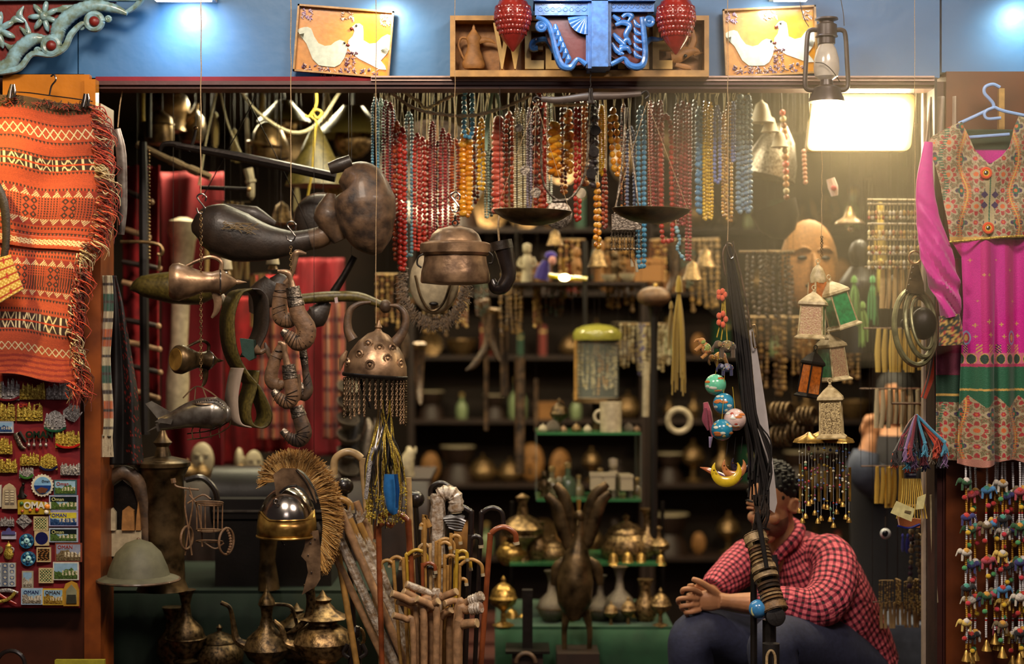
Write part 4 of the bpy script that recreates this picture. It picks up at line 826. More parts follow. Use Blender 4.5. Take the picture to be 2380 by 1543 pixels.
# ------------------------------------------------------------------ model helicopter
Yh = YH; m = MB(); m.px([(372, 985), (400, 978), (440, 965), (470, 960), (500, 960), (520, 965), (532, 968)], [16, 20, 30, 36, 38, 26, 6], Yh, 18, 5)
sk = MB()
for y, dY in ((1022, -.02), (1008, .05)):
    sk.px([(435, y, Yh + dY), (490, y - 8, Yh + dY), (530, y - 28, Yh + dY), (536, y - 46, Yh + dY)], 1.6, Yh, 5)
for x in (452, 470, 495, 515): sk.px([(x, 990, Yh), (x - 6, 1000, Yh), (x - 4, 1018, Yh - .02)], 1.4, Yh, 5, 3)
rt = MB(); rt.px([(425, 925), (445, 905), (462, 898), (490, 912), (512, 930)], 1.8, Yh, 5); rt.px([(455, 898), (452, 930), (448, 940)], 1.6, Yh, 5); rt.px([(470, 898), (478, 920), (486, 940)], 1.6, Yh, 5); rt.torus(P(480, 938, Yh), 34 * k(), 1.6 * k(), rot=(R(90), 0, R(8)))
T('model_helicopter', 'old metal model helicopter with tail fins hanging below the coffee pots', 'ornament', (460, 960, Yh), [
    ('fuselage', m, 'steel'), ('tail_fin', MB().pxprism([(338, 938), (352, 932), (398, 958), (366, 972)], Yh, .006), 'steel'), ('tail_fin', MB().pxprism([(360, 980), (372, 972), (402, 974), (398, 986)], Yh - .04, .006), 'steel'),
    ('tail_fin', MB().pxprism([(362, 985), (376, 980), (372, 1002), (366, 1003)], Yh, .006), 'steel'), ('tail_fin', MB().pxprism([(340, 1004), (362, 990), (364, 994)], Yh, .004), 'steel'), ('skid', sk, 'dark_brass'), ('rotor_frame', rt, 'copper'), ('cockpit', pxs(526, 962, Yh, (12, 20)), 'steel'), ('rivet_row', MB().strand([P(455, 935, Yh - .045), P(500, 930, Yh - .05), P(522, 946, Yh - .04)], 2.4 * k(), 2.2), 'bright_steel')])
# ------------------------------------------------------------------ leather belt roll
def strip(name, label, cat, pts, wid, Y, mt, group=None, parent=None, tk=.004):    # flat band seen edge-on: path in picture plane, width along depth
    q = smooth([P(x, y, Y + (dy if True else 0)) for x, y, dy in pts], 8); m = MB(); v = []; f = []
    for p in q: v += [p + Vector((wid * .36, -wid / 2, 0)), p + Vector((-wid * .36, wid / 2, 0))]
    for i in range(len(q) - 1): f.append((2 * i, 2 * i + 1, 2 * i + 3, 2 * i + 2))
    m.add(v, f); return link(name, m, mt, parent, tk)
o = thing('leather_belt', 'wide brown and pale leather belt hanging in two large loops', 'belt', P(570, 670, -.05))
strip('strap', '', '', [(570, 672, 0), (545, 685, 0), (528, 740, 0), (534, 810, 0), (556, 860, 0), (588, 900, .0), (612, 950, 0), (612, 978, 0), (596, 992, 0), (572, 984, 0), (566, 950, 0), (580, 900, 0), (586, 860, 0)], .085, -.05, 'olive_leather', None, o, .005)
strip('strap', '', '', [(568, 672, 0), (592, 676, 0), (606, 700, 0), (606, 760, 0), (590, 800, 0), (575, 830, 0)], .085, -.05, 'leather', None, o, .005)
strip('lining', '', '', [(552, 855, 0), (545, 880, 0), (538, 930, 0), (545, 980, 0), (570, 992, 0)], .075, -.07, 'leather_pale', None, o, .004)
link('pouch', MB().pxprism([(560, 786), (592, 790), (594, 832), (582, 838), (566, 824)], -.10, .05, c_='1c3a30'), 'paint', o)['label'] = 'dark green pouch'
link('dagger_hilt', pxt([(592, 812), (606, 818), (618, 812)], [14, 6, 5], -.10), 'leather_worn', o)
link('hilt_crest', pxt([(616, 796), (620, 812), (630, 836)], [2, 7, 3], -.10, fy=.6), 'leather_worn', o)
# ------------------------------------------------------------------ curved daggers
def khanjar(label, pts, r, Y, hp, mt='leather_tan', tip=True, plate='old_silver', hr=None):
    at = (pts[0][0], pts[0][1], Y); parts = []
    parts.append(('sheath', pxt(pts, r, Y, seg=12, sm=6, fy=.6, rib=.03), mt))
    a, b = pts[0], pts[1]; L = lambda t: (a[0] + (b[0] - a[0]) * t, a[1] + (b[1] - a[1]) * t)
    parts.append(('silver_plate', pxt([L(-.02), L(.3), L(.75)], [r[0] * 1.12, r[0] * 1.16, r[1] * 1.08], Y, seg=14, sm=2, fy=.62), plate))
    if tip: c, d = pts[-2], pts[-1]; parts.append(('tip_cap', pxt([((c[0] + d[0]) / 2, (c[1] + d[1]) / 2), d], [r[-2] * .85, r[-1] * 1.3], Y, seg=10, sm=1, fy=.7), plate))
    parts.append(('binding', MB().torus(P(*L(.4), Y), r[0] * 1.18 * k(Y), 1.2 * k(Y), 16, 5, rot=(R(90), 0, 0), fy=.62), 'iron'))
    if hp: parts.append(('hilt', pxt(hp, hr or [6, 5, 5, 4], Y, seg=10, fy=.7), 'copper'))
    bd_ = MB(); sp_ = smooth([P(x, y, Y) for x, y in pts], 6); n_ = len(sp_)
    for j in range(int(n_ * .35), n_ - 3, 2): bd_.torus(sp_[j], np.interp(j / n_ * (len(r) - 1), range(len(r)), r) * 1.03 * k(Y), .8 * k(Y), 14, 4, rot=(0, math.atan2(-(sp_[j + 1] - sp_[j - 1]).z, (sp_[j + 1] - sp_[j - 1]).x) + .4 * (-1) ** j, 0), fy=.62, m=None) if False else bd_.tube([sp_[j] + Vector((0, -r[0] * .55 * k(Y), 0)) + Vector(((sp_[j + 1] - sp_[j - 1]).normalized().z, 0, -(sp_[j + 1] - sp_[j - 1]).normalized().x)) * t * r[1] * k(Y) - Vector((0, .25 * r[0] * k(Y) * (1 - t * t), 0)) + (sp_[j + 1] - sp_[j - 1]) * .5 * t * (-1) ** j for t in (-.85, 0, .85)], .8 * k(Y), 5, 4)
    if bd_.n: parts.append(('cord_lacing', bd_, 'iron'))
    return T('curved_dagger', label, 'dagger', at, parts, None)
khanjar('curved dagger with engraved silver sheath plate, front one of the upper pair', [(680, 668), (692, 725), (712, 762), (708, 788), (690, 795), (672, 782), (656, 768)], [15, 19, 22, 22, 20, 14, 6], -.16, [(645, 630), (668, 634), (676, 650), (680, 668)], hr=[4, 8, 6, 9])
khanjar('plain tan curved dagger, rear one of the upper pair', [(656, 660), (650, 700), (652, 735), (672, 745), (690, 740)], [13, 17, 19, 18, 8], -.10, [(712, 590), (690, 588), (684, 610), (676, 640), (662, 660)], 'leather_tan', False, 'leather_tan', [3, 9, 7, 6, 7])
khanjar('curved dagger with patterned plate in the middle of the hanging bunch', [(670, 848), (676, 890), (680, 920), (668, 935), (650, 925), (634, 908)], [14, 16, 17, 16, 13, 6], -.17, [(646, 796), (658, 800), (662, 820), (668, 848)], hr=[3, 7, 6, 9])
khanjar('brown curved dagger bulging left behind the middle one', [(655, 800), (638, 840), (630, 880), (645, 895), (660, 890)], [8, 14, 16, 16, 8], -.11, None, 'leather_tan', False, 'leather_tan')
khanjar('curved dagger at the bottom of the hanging bunch', [(688, 945), (698, 975), (706, 1005), (694, 1022), (675, 1018), (655, 1000)], [14, 17, 19, 18, 12, 6], -.15, [(690, 870), (694, 900), (690, 930)], 'leather_worn', hr=[8, 7, 8])
khanjar('slim curved dagger hanging behind on the right of the bunch', [(704, 812), (710, 860), (716, 905), (704, 920), (696, 890)], [8, 8, 12, 12, 6], -.08, None, 'leather_worn', True)
# ------------------------------------------------------------------ horned helmet with chain mail
Yq = -.14; o = thing('horned_helmet', 'embossed bronze helmet with two horns and a curtain of chain links', 'helmet', P(874, 870, Yq)); c0 = P(872, 872, Yq)
m = MB(); m.lathe([(73, -4), (74, 2), (72, 24), (62, 52), (44, 78), (24, 96), (10, 102), (6, 108), (9, 112), (5, 118), (1, 128)], seg=32, m=Matrix.Translation(c0) @ Matrix.Rotation(R(4), 4, 'Y') @ Matrix.Scale(k(Yq), 4)); link('dome', m, 'copper', o)
for a, z in ((-150, 30), (-120, 50), (-95, 26), (-60, 40), (-30, 28), (-75, 64), (-105, 74), (-40, 62)):
    m = MB(); rad = np.interp(z, [0, 24, 52, 78], [74, 72, 62, 44]); p = c0 + Vector((cos(R(a)) * rad, sin(R(a)) * rad, z)) * k(Yq); m.torus(p, 9 * k(), 3 * k(), 12, 5, rot=(0, 0, R(a + 90))); m.sph(p, 5 * k(), 8, 5); link('embossed_medallion', m, 'copper', o)
m = MB(); m.lathe([(75, -6), (77, -3), (77, 1), (75, 3)], seg=32, m=Matrix.Translation(c0) @ Matrix.Rotation(R(4), 4, 'Y') @ Matrix.Scale(k(Yq), 4)); link('rim', m, 'iron', o)
link('horn', pxt([(820, 790), (810, 770), (808, 745), (815, 720), (835, 706), (862, 702)], [13, 11, 9, 8, 6, 3], Yq, seg=12), 'leather_worn', o)
link('horn', pxt([(916, 800), (934, 775), (943, 750), (940, 728), (925, 712), (906, 710)], [14, 11, 9, 8, 6, 3], Yq, seg=12), 'leather_worn', o)
link('ear_flap', pxt([(806, 815), (796, 835), (790, 862)], [3, 8, 2], Yq - .03, fy=.4), 'copper', o)
for i in range(34):
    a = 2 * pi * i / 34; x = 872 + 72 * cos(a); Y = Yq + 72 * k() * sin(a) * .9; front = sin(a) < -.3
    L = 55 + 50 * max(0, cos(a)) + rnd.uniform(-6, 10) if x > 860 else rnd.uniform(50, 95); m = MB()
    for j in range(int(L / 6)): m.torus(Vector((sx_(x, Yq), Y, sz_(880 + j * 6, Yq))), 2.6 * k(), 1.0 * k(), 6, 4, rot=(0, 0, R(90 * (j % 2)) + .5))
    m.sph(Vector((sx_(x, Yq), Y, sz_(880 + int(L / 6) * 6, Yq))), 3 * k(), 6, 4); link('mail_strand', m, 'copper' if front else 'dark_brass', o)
link('nose_guard', pxt([(838, 880), (842, 905), (855, 928), (862, 950)], [3, 3, 3, 2], Yq - .05, fy=.5), 'iron', o)
# ------------------------------------------------------------------ powder flask and gourd of dark leather
T('powder_flask', 'large dark leather camel shaped powder flask with scratched writing and upturned spout', 'flask', (560, 540, .22), [
    ('body', pxt([(446, 530), (470, 528), (505, 532), (560, 552), (620, 564), (680, 564), (725, 556)], [10, 44, 60, 58, 42, 27, 24], .22, seg=24, sm=6, fy=.8), 'leather'),
    ('spout', pxt([(722, 557), (750, 548), (770, 520), (781, 480)], [25, 25, 18, 3], .22, seg=18, sm=6, fy=.9), 'leather_worn'),
    ('rear_panel', pxt([(520, 478), (590, 500), (640, 520)], [6, 22, 6], .30, seg=14, fy=.6), 'leather'),
    ('scratched_writing', (lambda m: [m.px([(512 + rnd.uniform(0, 90), 515 + rnd.uniform(0, 34), .142), (518 + (i * 17) % 88, 520 + (i * 13) % 26, .138), (526 + (i * 23) % 80, 512 + (i * 11) % 34, .142)], .7, .142, 4, 3, c_='8a7450') for i in range(14)] and m)(MB()), 'paint', 'pale scratched writing')])
T('leather_gourd', 'big round worn dark leather vessel with a stubby neck right of the powder flask', 'vessel', (840, 480, .15), [
    ('body', pxt([(800, 402), (835, 425), (848, 470), (855, 520), (868, 565), (876, 590)], [26, 58, 72, 66, 44, 12], .15, seg=26, sm=6, fy=.85), 'leather_worn'),
    ('shoulder', pxt([(770, 450), (765, 500), (790, 560)], [10, 38, 16], .2, seg=18, fy=.8), 'leather_worn'),
    ('neck', pxt([(766, 392), (790, 384), (816, 374)], [14, 17, 15], .13, seg=16, sm=3), 'leather')])
T('leather_shield', 'black round leather shield leaning behind the powder flask', 'shield', (750, 500, .45), [('disc', MB().sph(P(745, 510, .45), (62 * k(.45), .03, 60 * k(.45)), 24, 12), 'leather'), ('rim', MB().torus(P(745, 510, .45), 60 * k(.45), 3 * k(.45), 30, 6), 'leather_worn')])
T('saddle_bag', 'black folded leather saddle bag hanging behind the curved daggers', 'bag', (640, 690, .3), [('body', pxt([(590, 730), (610, 690), (645, 660), (640, 640)], [12, 36, 34, 14], .3, seg=16, fy=.5), 'leather'), ('flap', pxt([(700, 745), (735, 735), (760, 700)], [10, 28, 12], .3, seg=12, fy=.5), 'leather')])['label'] = 'black folded leather saddle bag hanging behind the curved daggers'
T('wooden_bellows', 'dark wooden pipe with side arm slanting behind the daggers', 'pipe', (780, 680, .28), [('arm', pxt([(700, 695), (760, 690), (830, 690), (880, 706), (900, 712)], [12, 13, 12, 9, 10], .28, seg=12), 'olive_leather'), ('neck', pxt([(775, 680), (800, 640), (824, 596)], [10, 8, 8], .3, seg=12), 'iron'), ('mouthpiece', pxs(896, 712, .26, (14, 16)), 'leather_worn'), ('price_tag', MB().pxprism([(777, 692), (784, 690), (786, 703), (779, 705)], .22, .001, c_='b8a0a0'), 'paint')])
# ------------------------------------------------------------------ lidded copper pot, horn, fur framed mask
m = MB(); M = Matrix.Translation(P(1058, 662, -.13)) @ Matrix.Scale(k(-.13), 4)
m.lathe([(40, 0), (78, 4), (81, 8), (79, 30), (73, 55), (72, 72)], seg=40, m=M); m2 = MB(); m2.lathe([(76, 68), (82, 74), (82, 94), (79, 97)], seg=40, m=M)
m3 = MB(); m3.lathe([(78, 94), (76, 98), (62, 101), (54, 118), (40, 130), (22, 134), (14, 137)], seg=40, m=M)
o = T('lidded_pot', 'round copper pot with domed lid hanging from a hook under the coral necklaces', 'pot', (1058, 600, -.13), [('body', m, 'copper'), ('collar', m2, 'copper'), ('lid', m3, 'copper', None, [('finial', MB().torus(P(1058, 518, -.13), 6 * k(), 2 * k()).torus(P(1058, 506, -.13), 5 * k(), 1.8 * k(), rot=(0, 0, 1.4)), 'iron')]),
    ('bail', pxt([(984, 590), (972, 598), (970, 614), (980, 622)], 2.2, -.2), 'iron'), ('bail', pxt([(1134, 584), (1144, 594), (1144, 610), (1136, 612)], 2.2, -.16), 'iron')])
T('black_horn', 'thick black curved horn hanging right of the lidded copper pot', 'horn', (1165, 600, .0), [('horn', pxt([(1166, 562), (1176, 600), (1182, 640), (1168, 666), (1150, 668), (1142, 650)], [24, 20, 17, 17, 14, 9], .0, seg=20, sm=6, rib=.03), 'cane_black'), ('cuff', pxt([(1164, 560), (1168, 580)], 26, .0, sm=1, seg=20), 'leather'), ('strap', pxt([(1160, 560), (1158, 520), (1164, 480)], 2.4, .0), 'twine')])
o = thing('fur_framed_mask', 'pale oval leather mask edged with brown fur below the copper pot', 'mask', P(1008, 668, .3)); Y = .3
m = MB(); m.sph(P(1010, 655, Y), (58 * k(Y), .05, 76 * k(Y)), 24, 16); link('face', m, 'bone', o)
link('seam', MB().px([(965, 640), (978, 690), (1002, 722), (1030, 705), (1050, 650)], 3, .25), 'dark_brass', o); link('mouth', pxs(1008, 706, .255, (11, 5)), 'black_wood', o)
for i in range(420):
    if i == 0: m = MB()
    a = rnd.uniform(-.15 * pi, 1.15 * pi); b = rnd.uniform(.92, 1.1); x = 1008 + 66 * b * cos(a); y = 660 + 82 * b * sin(a); m.px([(x, y, Y), (x + 9 * cos(a) + rnd.uniform(-6, 6), y + 9 * sin(a) + rnd.uniform(0, 8), Y - .02), (x + 15 * cos(a) + rnd.uniform(-9, 9), y + 16 * sin(a) + rnd.uniform(0, 14), Y - .01)], [1.6, 1.3, .6], Y, 4, 2)
link('fur_edge', m, 'fur', o)['kind'] = 'stuff'
# ------------------------------------------------------------------ golden cord bundle
o = thing('tinsel_cord_bundle', 'bundle of gold, silver and black tinsel cords hanging below the horned helmet', 'cord bundle', P(895, 930, -.08)); ms = {c: MB() for c in ('gold', 'yellow_cord', 'cane_pale', 'black_cord', 'bright_steel')}
for i in range(110):
    c = rnd.choice(['gold', 'gold', 'yellow_cord', 'cane_pale', 'black_cord', 'black_cord', 'bright_steel']) if i % 12 else 'bright_steel'
    if c == 'bright_steel' and i % 3: c = 'gold'
    x0 = rnd.uniform(880, 908); x1 = 893 + rnd.uniform(-42, 42) * 1.0; y1 = rnd.uniform(1080, 1230); Y = -.08 + rnd.uniform(-.03, .03)
    ms[c].px([(x0, 930, Y), (x0 + (x1 - x0) * .25, 990, Y), (x1 - (x1 - 893) * .2 + rnd.uniform(-8, 8), 1060, Y - .02), (x1 + rnd.uniform(-6, 6), (1060 + y1) / 2, Y), (x1 + rnd.uniform(-10, 10), y1, Y)], rnd.uniform(.8, 2.2), Y, 5, 3, rib=.2 if c == 'gold' else 0)
for c, q in ms.items():
    if q.n: z = link('cord_tassel', q, c, o); z['kind'] = 'stuff'
m = MB()
for i in range(260): pxs(rnd.uniform(850, 945), rnd.uniform(1130, 1215), -.1, rnd.uniform(1.5, 3.2), mb=m, seg=5, rng=4)
link('gold_bead_fringe', m, 'gold', o)['kind'] = 'stuff'
link('spangled_strip', pxt([(866, 1040), (858, 1090), (850, 1160)], [4, 5, 4], -.12, fy=.4, rib=.2), 'silver', o)
T('blue_bangle', 'curved bright blue leather band hanging among the tinsel cords', 'band', (913, 1150, -.13), [('band', pxt([(908, 1102), (908, 1140), (913, 1180), (918, 1195)], [15, 17, 14, 6], -.13, fy=.6, c_='2c6aa8'), 'gloss'), ('band_edge', pxt([(920, 1102), (924, 1140), (922, 1180)], [4, 5, 3], -.16, fy=.6, c_='143c70'), 'gloss')])
# ------------------------------------------------------------------ plumed helmet
Yr = -.02; o = thing('plumed_helmet', 'steel Roman style helmet with gold brow band, cheek guard and tawny brush plume', 'helmet', P(668, 1190, Yr)); kk = k(Yr)
c0 = P(668, 1208, Yr); m = MB(); m.sph(c0 + Vector((0, 0, 0)), (66 * kk, 72 * kk, 78 * kk), 32, 20); v = m.v[0]; v[:, 2] = np.maximum(v[:, 2], c0.z - 10 * kk); link('skull', m, 'bright_steel', o)
def arcband(a0, a1, z0, z1, rx, ry, top=None, n=40):
    m = MB(); v = []; f = []
    for i in range(n + 1):
        a = a0 + (a1 - a0) * i / n; zt = z1 + (top(i / n) if top else 0)
        for z, rr_ in ((z0, 1.06), ((z0 + zt) / 2, 1.05), (zt, .99)): v.append(c0 + Vector((cos(a) * rx * rr_, sin(a) * ry * rr_, z)) * kk)
    for i in range(n):
        for j in range(2): f.append((3 * i + j, 3 * i + 3 + j, 3 * i + 4 + j, 3 * i + 1 + j))
    return m.add(v, f)
m = arcband(R(170), R(350), -34, 6, 66, 72, lambda t: 18 * max(0, 1 - abs(t - .22) * 6) + 20 * max(0, (t - .8) * 5)); link('brow_band', m, 'brass', o, .003)
m = MB(); m.tube([c0 + Vector((cos(R(a)) * 70, sin(R(a)) * 76, -36)) * kk for a in range(165, 356, 6)], 3.2 * kk, 8, 1); link('brim', m, 'brass', o)
m = MB(); m.tube([c0 + Vector((cos(R(a)) * 66, sin(R(a)) * 73, 6 + (18 * max(0, 1 - abs((a - 170) / 180 - .22) * 6))) ) * kk for a in range(170, 351, 6)], 2.2 * kk, 6, 1); link('band_edge', m, 'brass', o)
T0 = [(640, 1140), (646, 1105), (680, 1092), (705, 1100), (735, 1140), (748, 1180), (735, 1172), (712, 1142), (690, 1128), (665, 1140), (650, 1160)]
m = MB(); m.pxprism([(636, 1102), (655, 1088), (686, 1088), (706, 1104), (730, 1140), (736, 1168), (722, 1158), (706, 1134), (690, 1126), (672, 1130), (654, 1142), (644, 1165), (640, 1130)], Yr - .045, .02); link('crest_holder', m, 'copper', o)
link('crest_rib', MB().px([(650, 1146), (668, 1132), (690, 1128)], 3, Yr - .075).px([(688, 1092), (712, 1122), (734, 1172)], 2, Yr - .062), 'iron', o)
link('hinge_ring', MB().torus(P(641, 1165, Yr - .1), 5 * kk, 2 * kk), 'bright_steel', o)
m = MB(); m.pxprism([(712, 1236), (740, 1232), (745, 1280), (745, 1345), (735, 1362), (712, 1376), (702, 1382), (708, 1360), (716, 1330), (712, 1305), (700, 1292), (708, 1270)], Yr - .05, .006); link('cheek_guard', m, 'copper', o)
m = MB(); [pxs(x, y, Yr - .056, 2.4, mb=m, seg=6, rng=4) for x, y in ((723, 1240), (732, 1252), (722, 1262), (716, 1290), (724, 1330))]; link('rivet_row', m, 'bright_steel', o)
link('chin_strap', pxt([(648, 1240), (655, 1260), (662, 1268)], 1.5, Yr), 'leather', o); link('neck_guard', pxt([(735, 1215), (742, 1235), (735, 1250)], [6, 8, 4], Yr, fy=1.5), 'steel', o)
path = smooth([P(x, y, Yr - .03) for x, y in ((640, 1118), (650, 1098), (672, 1088), (700, 1092), (724, 1118), (742, 1160), (750, 1210), (748, 1260), (740, 1300))], 12)
nrm = [Vector((-1.25, 0, -.1)), Vector((-.8, 0, .9)), Vector((-.25, 0, 1)), Vector((.3, 0, 1)), Vector((.8, 0, .7)), Vector((1, 0, .2)), Vector((1, 0, -.3)), Vector((.8, 0, -.9)), Vector((.3, 0, -1.))]
cols = ['b08038', '9a6a28', 'c89850', '7e541e', 'd0a868']; m = MB()
for i in range(3600):
    t = rnd.random() ** .9; j = t * (len(path) - 1); p = path[int(j)]; s = t * 8; a = int(min(s, 7)); n = nrm[a].lerp(nrm[a + 1], s - a); n.normalize()
    L = (35 + 8 * rnd.random()) * kk * (1 - .5 * max(0, t - .6)); w_ = Vector((rnd.uniform(-.26, .26), rnd.uniform(-.32, .32), rnd.uniform(-.26, .26))); b = p + Vector((0, rnd.uniform(-.012, .012), 0))
    m.tube([b, b + (n + w_ * .5) * L * .5, b + (n + w_ + Vector((.12, 0, -.10))) * L], [1.3 * kk, 1.1 * kk, .6 * kk], 3, 1, c_=rnd.choice(cols))
q = link('plume', m, 'fabric', o); q['kind'] = 'stuff'; q['label'] = 'tawny brush plume'
# ------------------------------------------------------------------ balance scale
o = thing('balance_scale', 'old iron balance scale with two shallow pans hanging in front of the necklaces', 'scale', P(1373, 225, -.12)); Y = -.12
link('beam', MB().px([(1258, 230), (1300, 232), (1370, 224), (1440, 222), (1490, 218)], [7, 8, 10, 8, 6], Y, 8, 4, .5), 'lantern_paint', o)
link('beam_hook', pxt([(1258, 230), (1246, 226), (1240, 232), (1246, 238)], 3, Y), 'iron', o); link('beam_hook', pxt([(1490, 218), (1502, 212), (1508, 222), (1500, 230)], 3, Y), 'iron', o)
link('pivot', pxt([(1373, 205), (1373, 240)], [5, 9], Y, sm=1), 'iron', o)
for cx, cy, w_ in ((1238, 492, 92), (1513, 488, 92)):
    m = MB(); v = []; prof = [(0.001, -32), (25, -31), (50, -25), (72, -15), (88, -4), (92, 2), (90, 3), (70, -10), (48, -21), (24, -27), (.001, -28)]
    m.lathe(prof, seg=36, m=Matrix.Translation(P(cx, cy, Y)) @ Matrix.Rotation(R(1.5), 4, 'Y') @ Matrix.Scale(k(Y), 4), fy=.9, caps=False); q = link('pan', m, 'dark_brass', o)
    hx_ = 1246 if cx < 1300 else 1504
    for dx in (-86, 86, 0):
        c = MB(); c.px([(hx_, 236, Y), (cx + dx, cy, Y + (0 if dx else .1))], .5, Y, 4, 1); link('pan_cord', c, 'twine', o)
# ------------------------------------------------------------------ bead necklaces
NK = []
C = dict(tq=['5ca0c0', '4a90b4'], pg=['8fb0a0', '789c8c'], mar=['7a1c20', '5e1418'], cor=['b83a28', 'a83020'], ros=['a83c38', '8e2a2c'], red=['a42418', 'b03020'], nav=['38506e', '2c4260'], rb=['94381c', 'a84a24', '6e2414'], lb=['6fa4b4', '86b4bc', '5a8ca0'],
  ob=['b8592c', '8e3a1c', 'c87040'], amb=['dc9020', 'e0a030', 'c87818'], yel=['d8b020', 'c89c18'], gg=['7f9a90', '5e7a74'], dg=['28302a', '3a4238'], cp=['c8604a', 'b84c3a', 'd87860'], ivo=['d8cca0', 'c4b68c', 'e4dcb8'], lav=['9c96ac', '7e7a94'], wh=['d8dcc8', 'c0ccb4'], mix=['3a1c14', '8e4a1c', 'b87830', '5a2018', '2a1410'], blk=['241e20', '3a3234'], gb=['747a90', '5c6480'], cri=['8a2228', '761a22', '9a2c30'], pw=['6a7cb8', '5a6cac'], sl=['5a7a94', '4a6880', '6c8a9c'], br=['b8802c', '8e5c20', 'c89838'], blu=['3f7fa8', '5a94b8'], wood=['b8804c', 'c89460', '7a4424'])
def nk(x0, x1, yt, yb, r, col, desc, Y=.36, jit=0., sq=1., gap=2.0, bend=0, cord=True): NK.append((x0, x1, yt, yb, r, col, desc, Y, jit, sq, gap, bend, cord))
nk(866, 878, 228, 396, 3.4, 'tq', 'small pale blue bead'); nk(881, 890, 230, 404, 3.2, 'pg', 'small grey green bead', .4); nk(891, 903, 236, 500, 3.6, 'mar', 'thin maroon bead', .38); nk(900, 912, 240, 512, 4.6, 'ros', 'dark red disc bead', .33, 0, .75)
nk(909, 917, 256, 482, 4.2, 'nav', 'navy blue disc bead', .36, 0, .7); nk(918, 926, 285, 600, 5.6, 'rb', 'glassy red brown bead', .30, .15); nk(930, 940, 300, 622, 6.2, 'red', 'bright red round bead', .28, .12); nk(944, 957, 262, 592, 4.4, 'lb', 'pale blue bead', .33)
nk(964, 974, 312, 578, 5.2, 'cor', 'long coral red bead', .30, .1, .9); nk(977, 986, 322, 566, 5.6, 'cor', 'coral barrel bead', .34, .15, 1.1); nk(989, 996, 330, 560, 4.8, 'rb', 'thin coral tube bead', .38, .15, 1.3); nk(1000, 1009, 284, 552, 4.6, 'ros', 'dark coral disc bead', .33, 0, .7)
nk(1014, 1021, 330, 545, 3.6, 'mix', 'mixed brown and red bead', .36, .3); nk(1024, 1034, 300, 540, 4.6, 'ros', 'rose coral bead, left of two alike,', .32, 0, .8); nk(1037, 1047, 312, 536, 4.6, 'ros', 'rose coral bead, right of two alike,', .34, 0, .8); nk(1051, 1065, 325, 520, 5.8, 'ob', 'flat orange brown disc bead', .33, .1, .55, 2.2)
nk(1076, 1090, 304, 500, 9.2, 'amb', 'large yellow amber nugget', .28, .25, .8, 1.5); nk(1079, 1097, 196, 320, 6.2, 'tq', 'turquoise barrel bead', .24, 0, .9); nk(1102, 1110, 300, 470, 4.4, 'mix', 'dark brown mixed bead', .38, .35); nk(1114, 1124, 278, 440, 5.4, 'yel', 'knobbly yellow amber', .34, .25); nk(1128, 1135, 270, 505, 3, 'gg', 'fine grey green bead', .38); nk(1139, 1146, 350, 500, 4.2, 'dg', 'dark green black bead', .40)
nk(1154, 1161, 275, 492, 11, 'cp', 'chunky pink coral nugget', .27, .22, .7, 1.6); nk(1177, 1190, 262, 492, 5.4, 'rb', 'rough red brown coral', .33, .2); nk(1197, 1206, 250, 492, 3.6, 'ivo', 'ivory bead, left of two alike,', .31, 0, .75); nk(1211, 1220, 252, 492, 3.6, 'ivo', 'ivory bead, right of two alike,', .32, 0, .75); nk(1226, 1234, 252, 485, 3.2, 'lav', 'lavender grey pearl', .36, .1)
nk(1245, 1256, 214, 500, 6.2, 'rb', 'tangled dark coral', .34, .35); nk(1262, 1268, 232, 498, 5.6, 'cor', 'coral stick bead', .38, .3, 1.2); nk(1273, 1281, 210, 470, 3.2, 'wh', 'white seed pearl', .36, 0, .8); nk(1284, 1294, 290, 408, 13.5, 'amb', 'huge amber disc', .26, .08, .62, 2.1); nk(1306, 1314, 240, 450, 4.6, 'mix', 'mixed dark stone', .36, .35); nk(1318, 1326, 262, 400, 8, 'br', 'brown egg shaped stone', .34, .3, 1.1)
nk(1338, 1347, 232, 510, 5, 'red', 'red coral tube', .31, .15, 1.3); nk(1356, 1364, 238, 430, 5.6, 'wood', 'wooden bead', .37, .2); nk(1374, 1382, 238, 432, 9, 'blk', 'black disc and coin', .33, .3, .8); nk(1394, 1402, 246, 405, 5, 'yel', 'thin yellow disc bead', .36, 0, .45); nk(1418, 1432, 258, 405, 7.2, 'amb', 'yellow barrel amber', .30, .08, 1.2, 2.0, 10)
nk(1385, 1392, 430, 576, 6, 'amb', 'orange amber drop', .33, .1, 1.15, 2.2); nk(1402, 1409, 395, 530, 3.6, 'rb', 'thin red brown bead', .36, .2, 1.4)
nk(1445, 1453, 240, 490, 2.6, 'mix', 'fine dark bead', .37, .2); nk(1458, 1474, 296, 492, 4.4, 'gb', 'grey blue round bead', .34); nk(1484, 1497, 250, 618, 6, 'tq', 'turquoise round bead', .30); nk(1509, 1516, 236, 495, 3.4, 'red', 'thin bright red bead', .36); nk(1519, 1527, 240, 492, 4.6, 'cri', 'left crimson bead', .33); nk(1531, 1539, 236, 492, 4.4, 'cri', 'right crimson bead', .35)
nk(1535, 1559, 268, 560, 6, 'red', 'glossy scarlet bead', .30, .08, 1, 2, 4); nk(1570, 1578, 244, 525, 4.5, 'cri', 'leftmost of three crimson bead', .33); nk(1583, 1591, 238, 520, 4.5, 'cri', 'middle of three crimson bead', .31); nk(1596, 1604, 242, 600, 4.3, 'cri', 'rightmost of three crimson bead', .33)
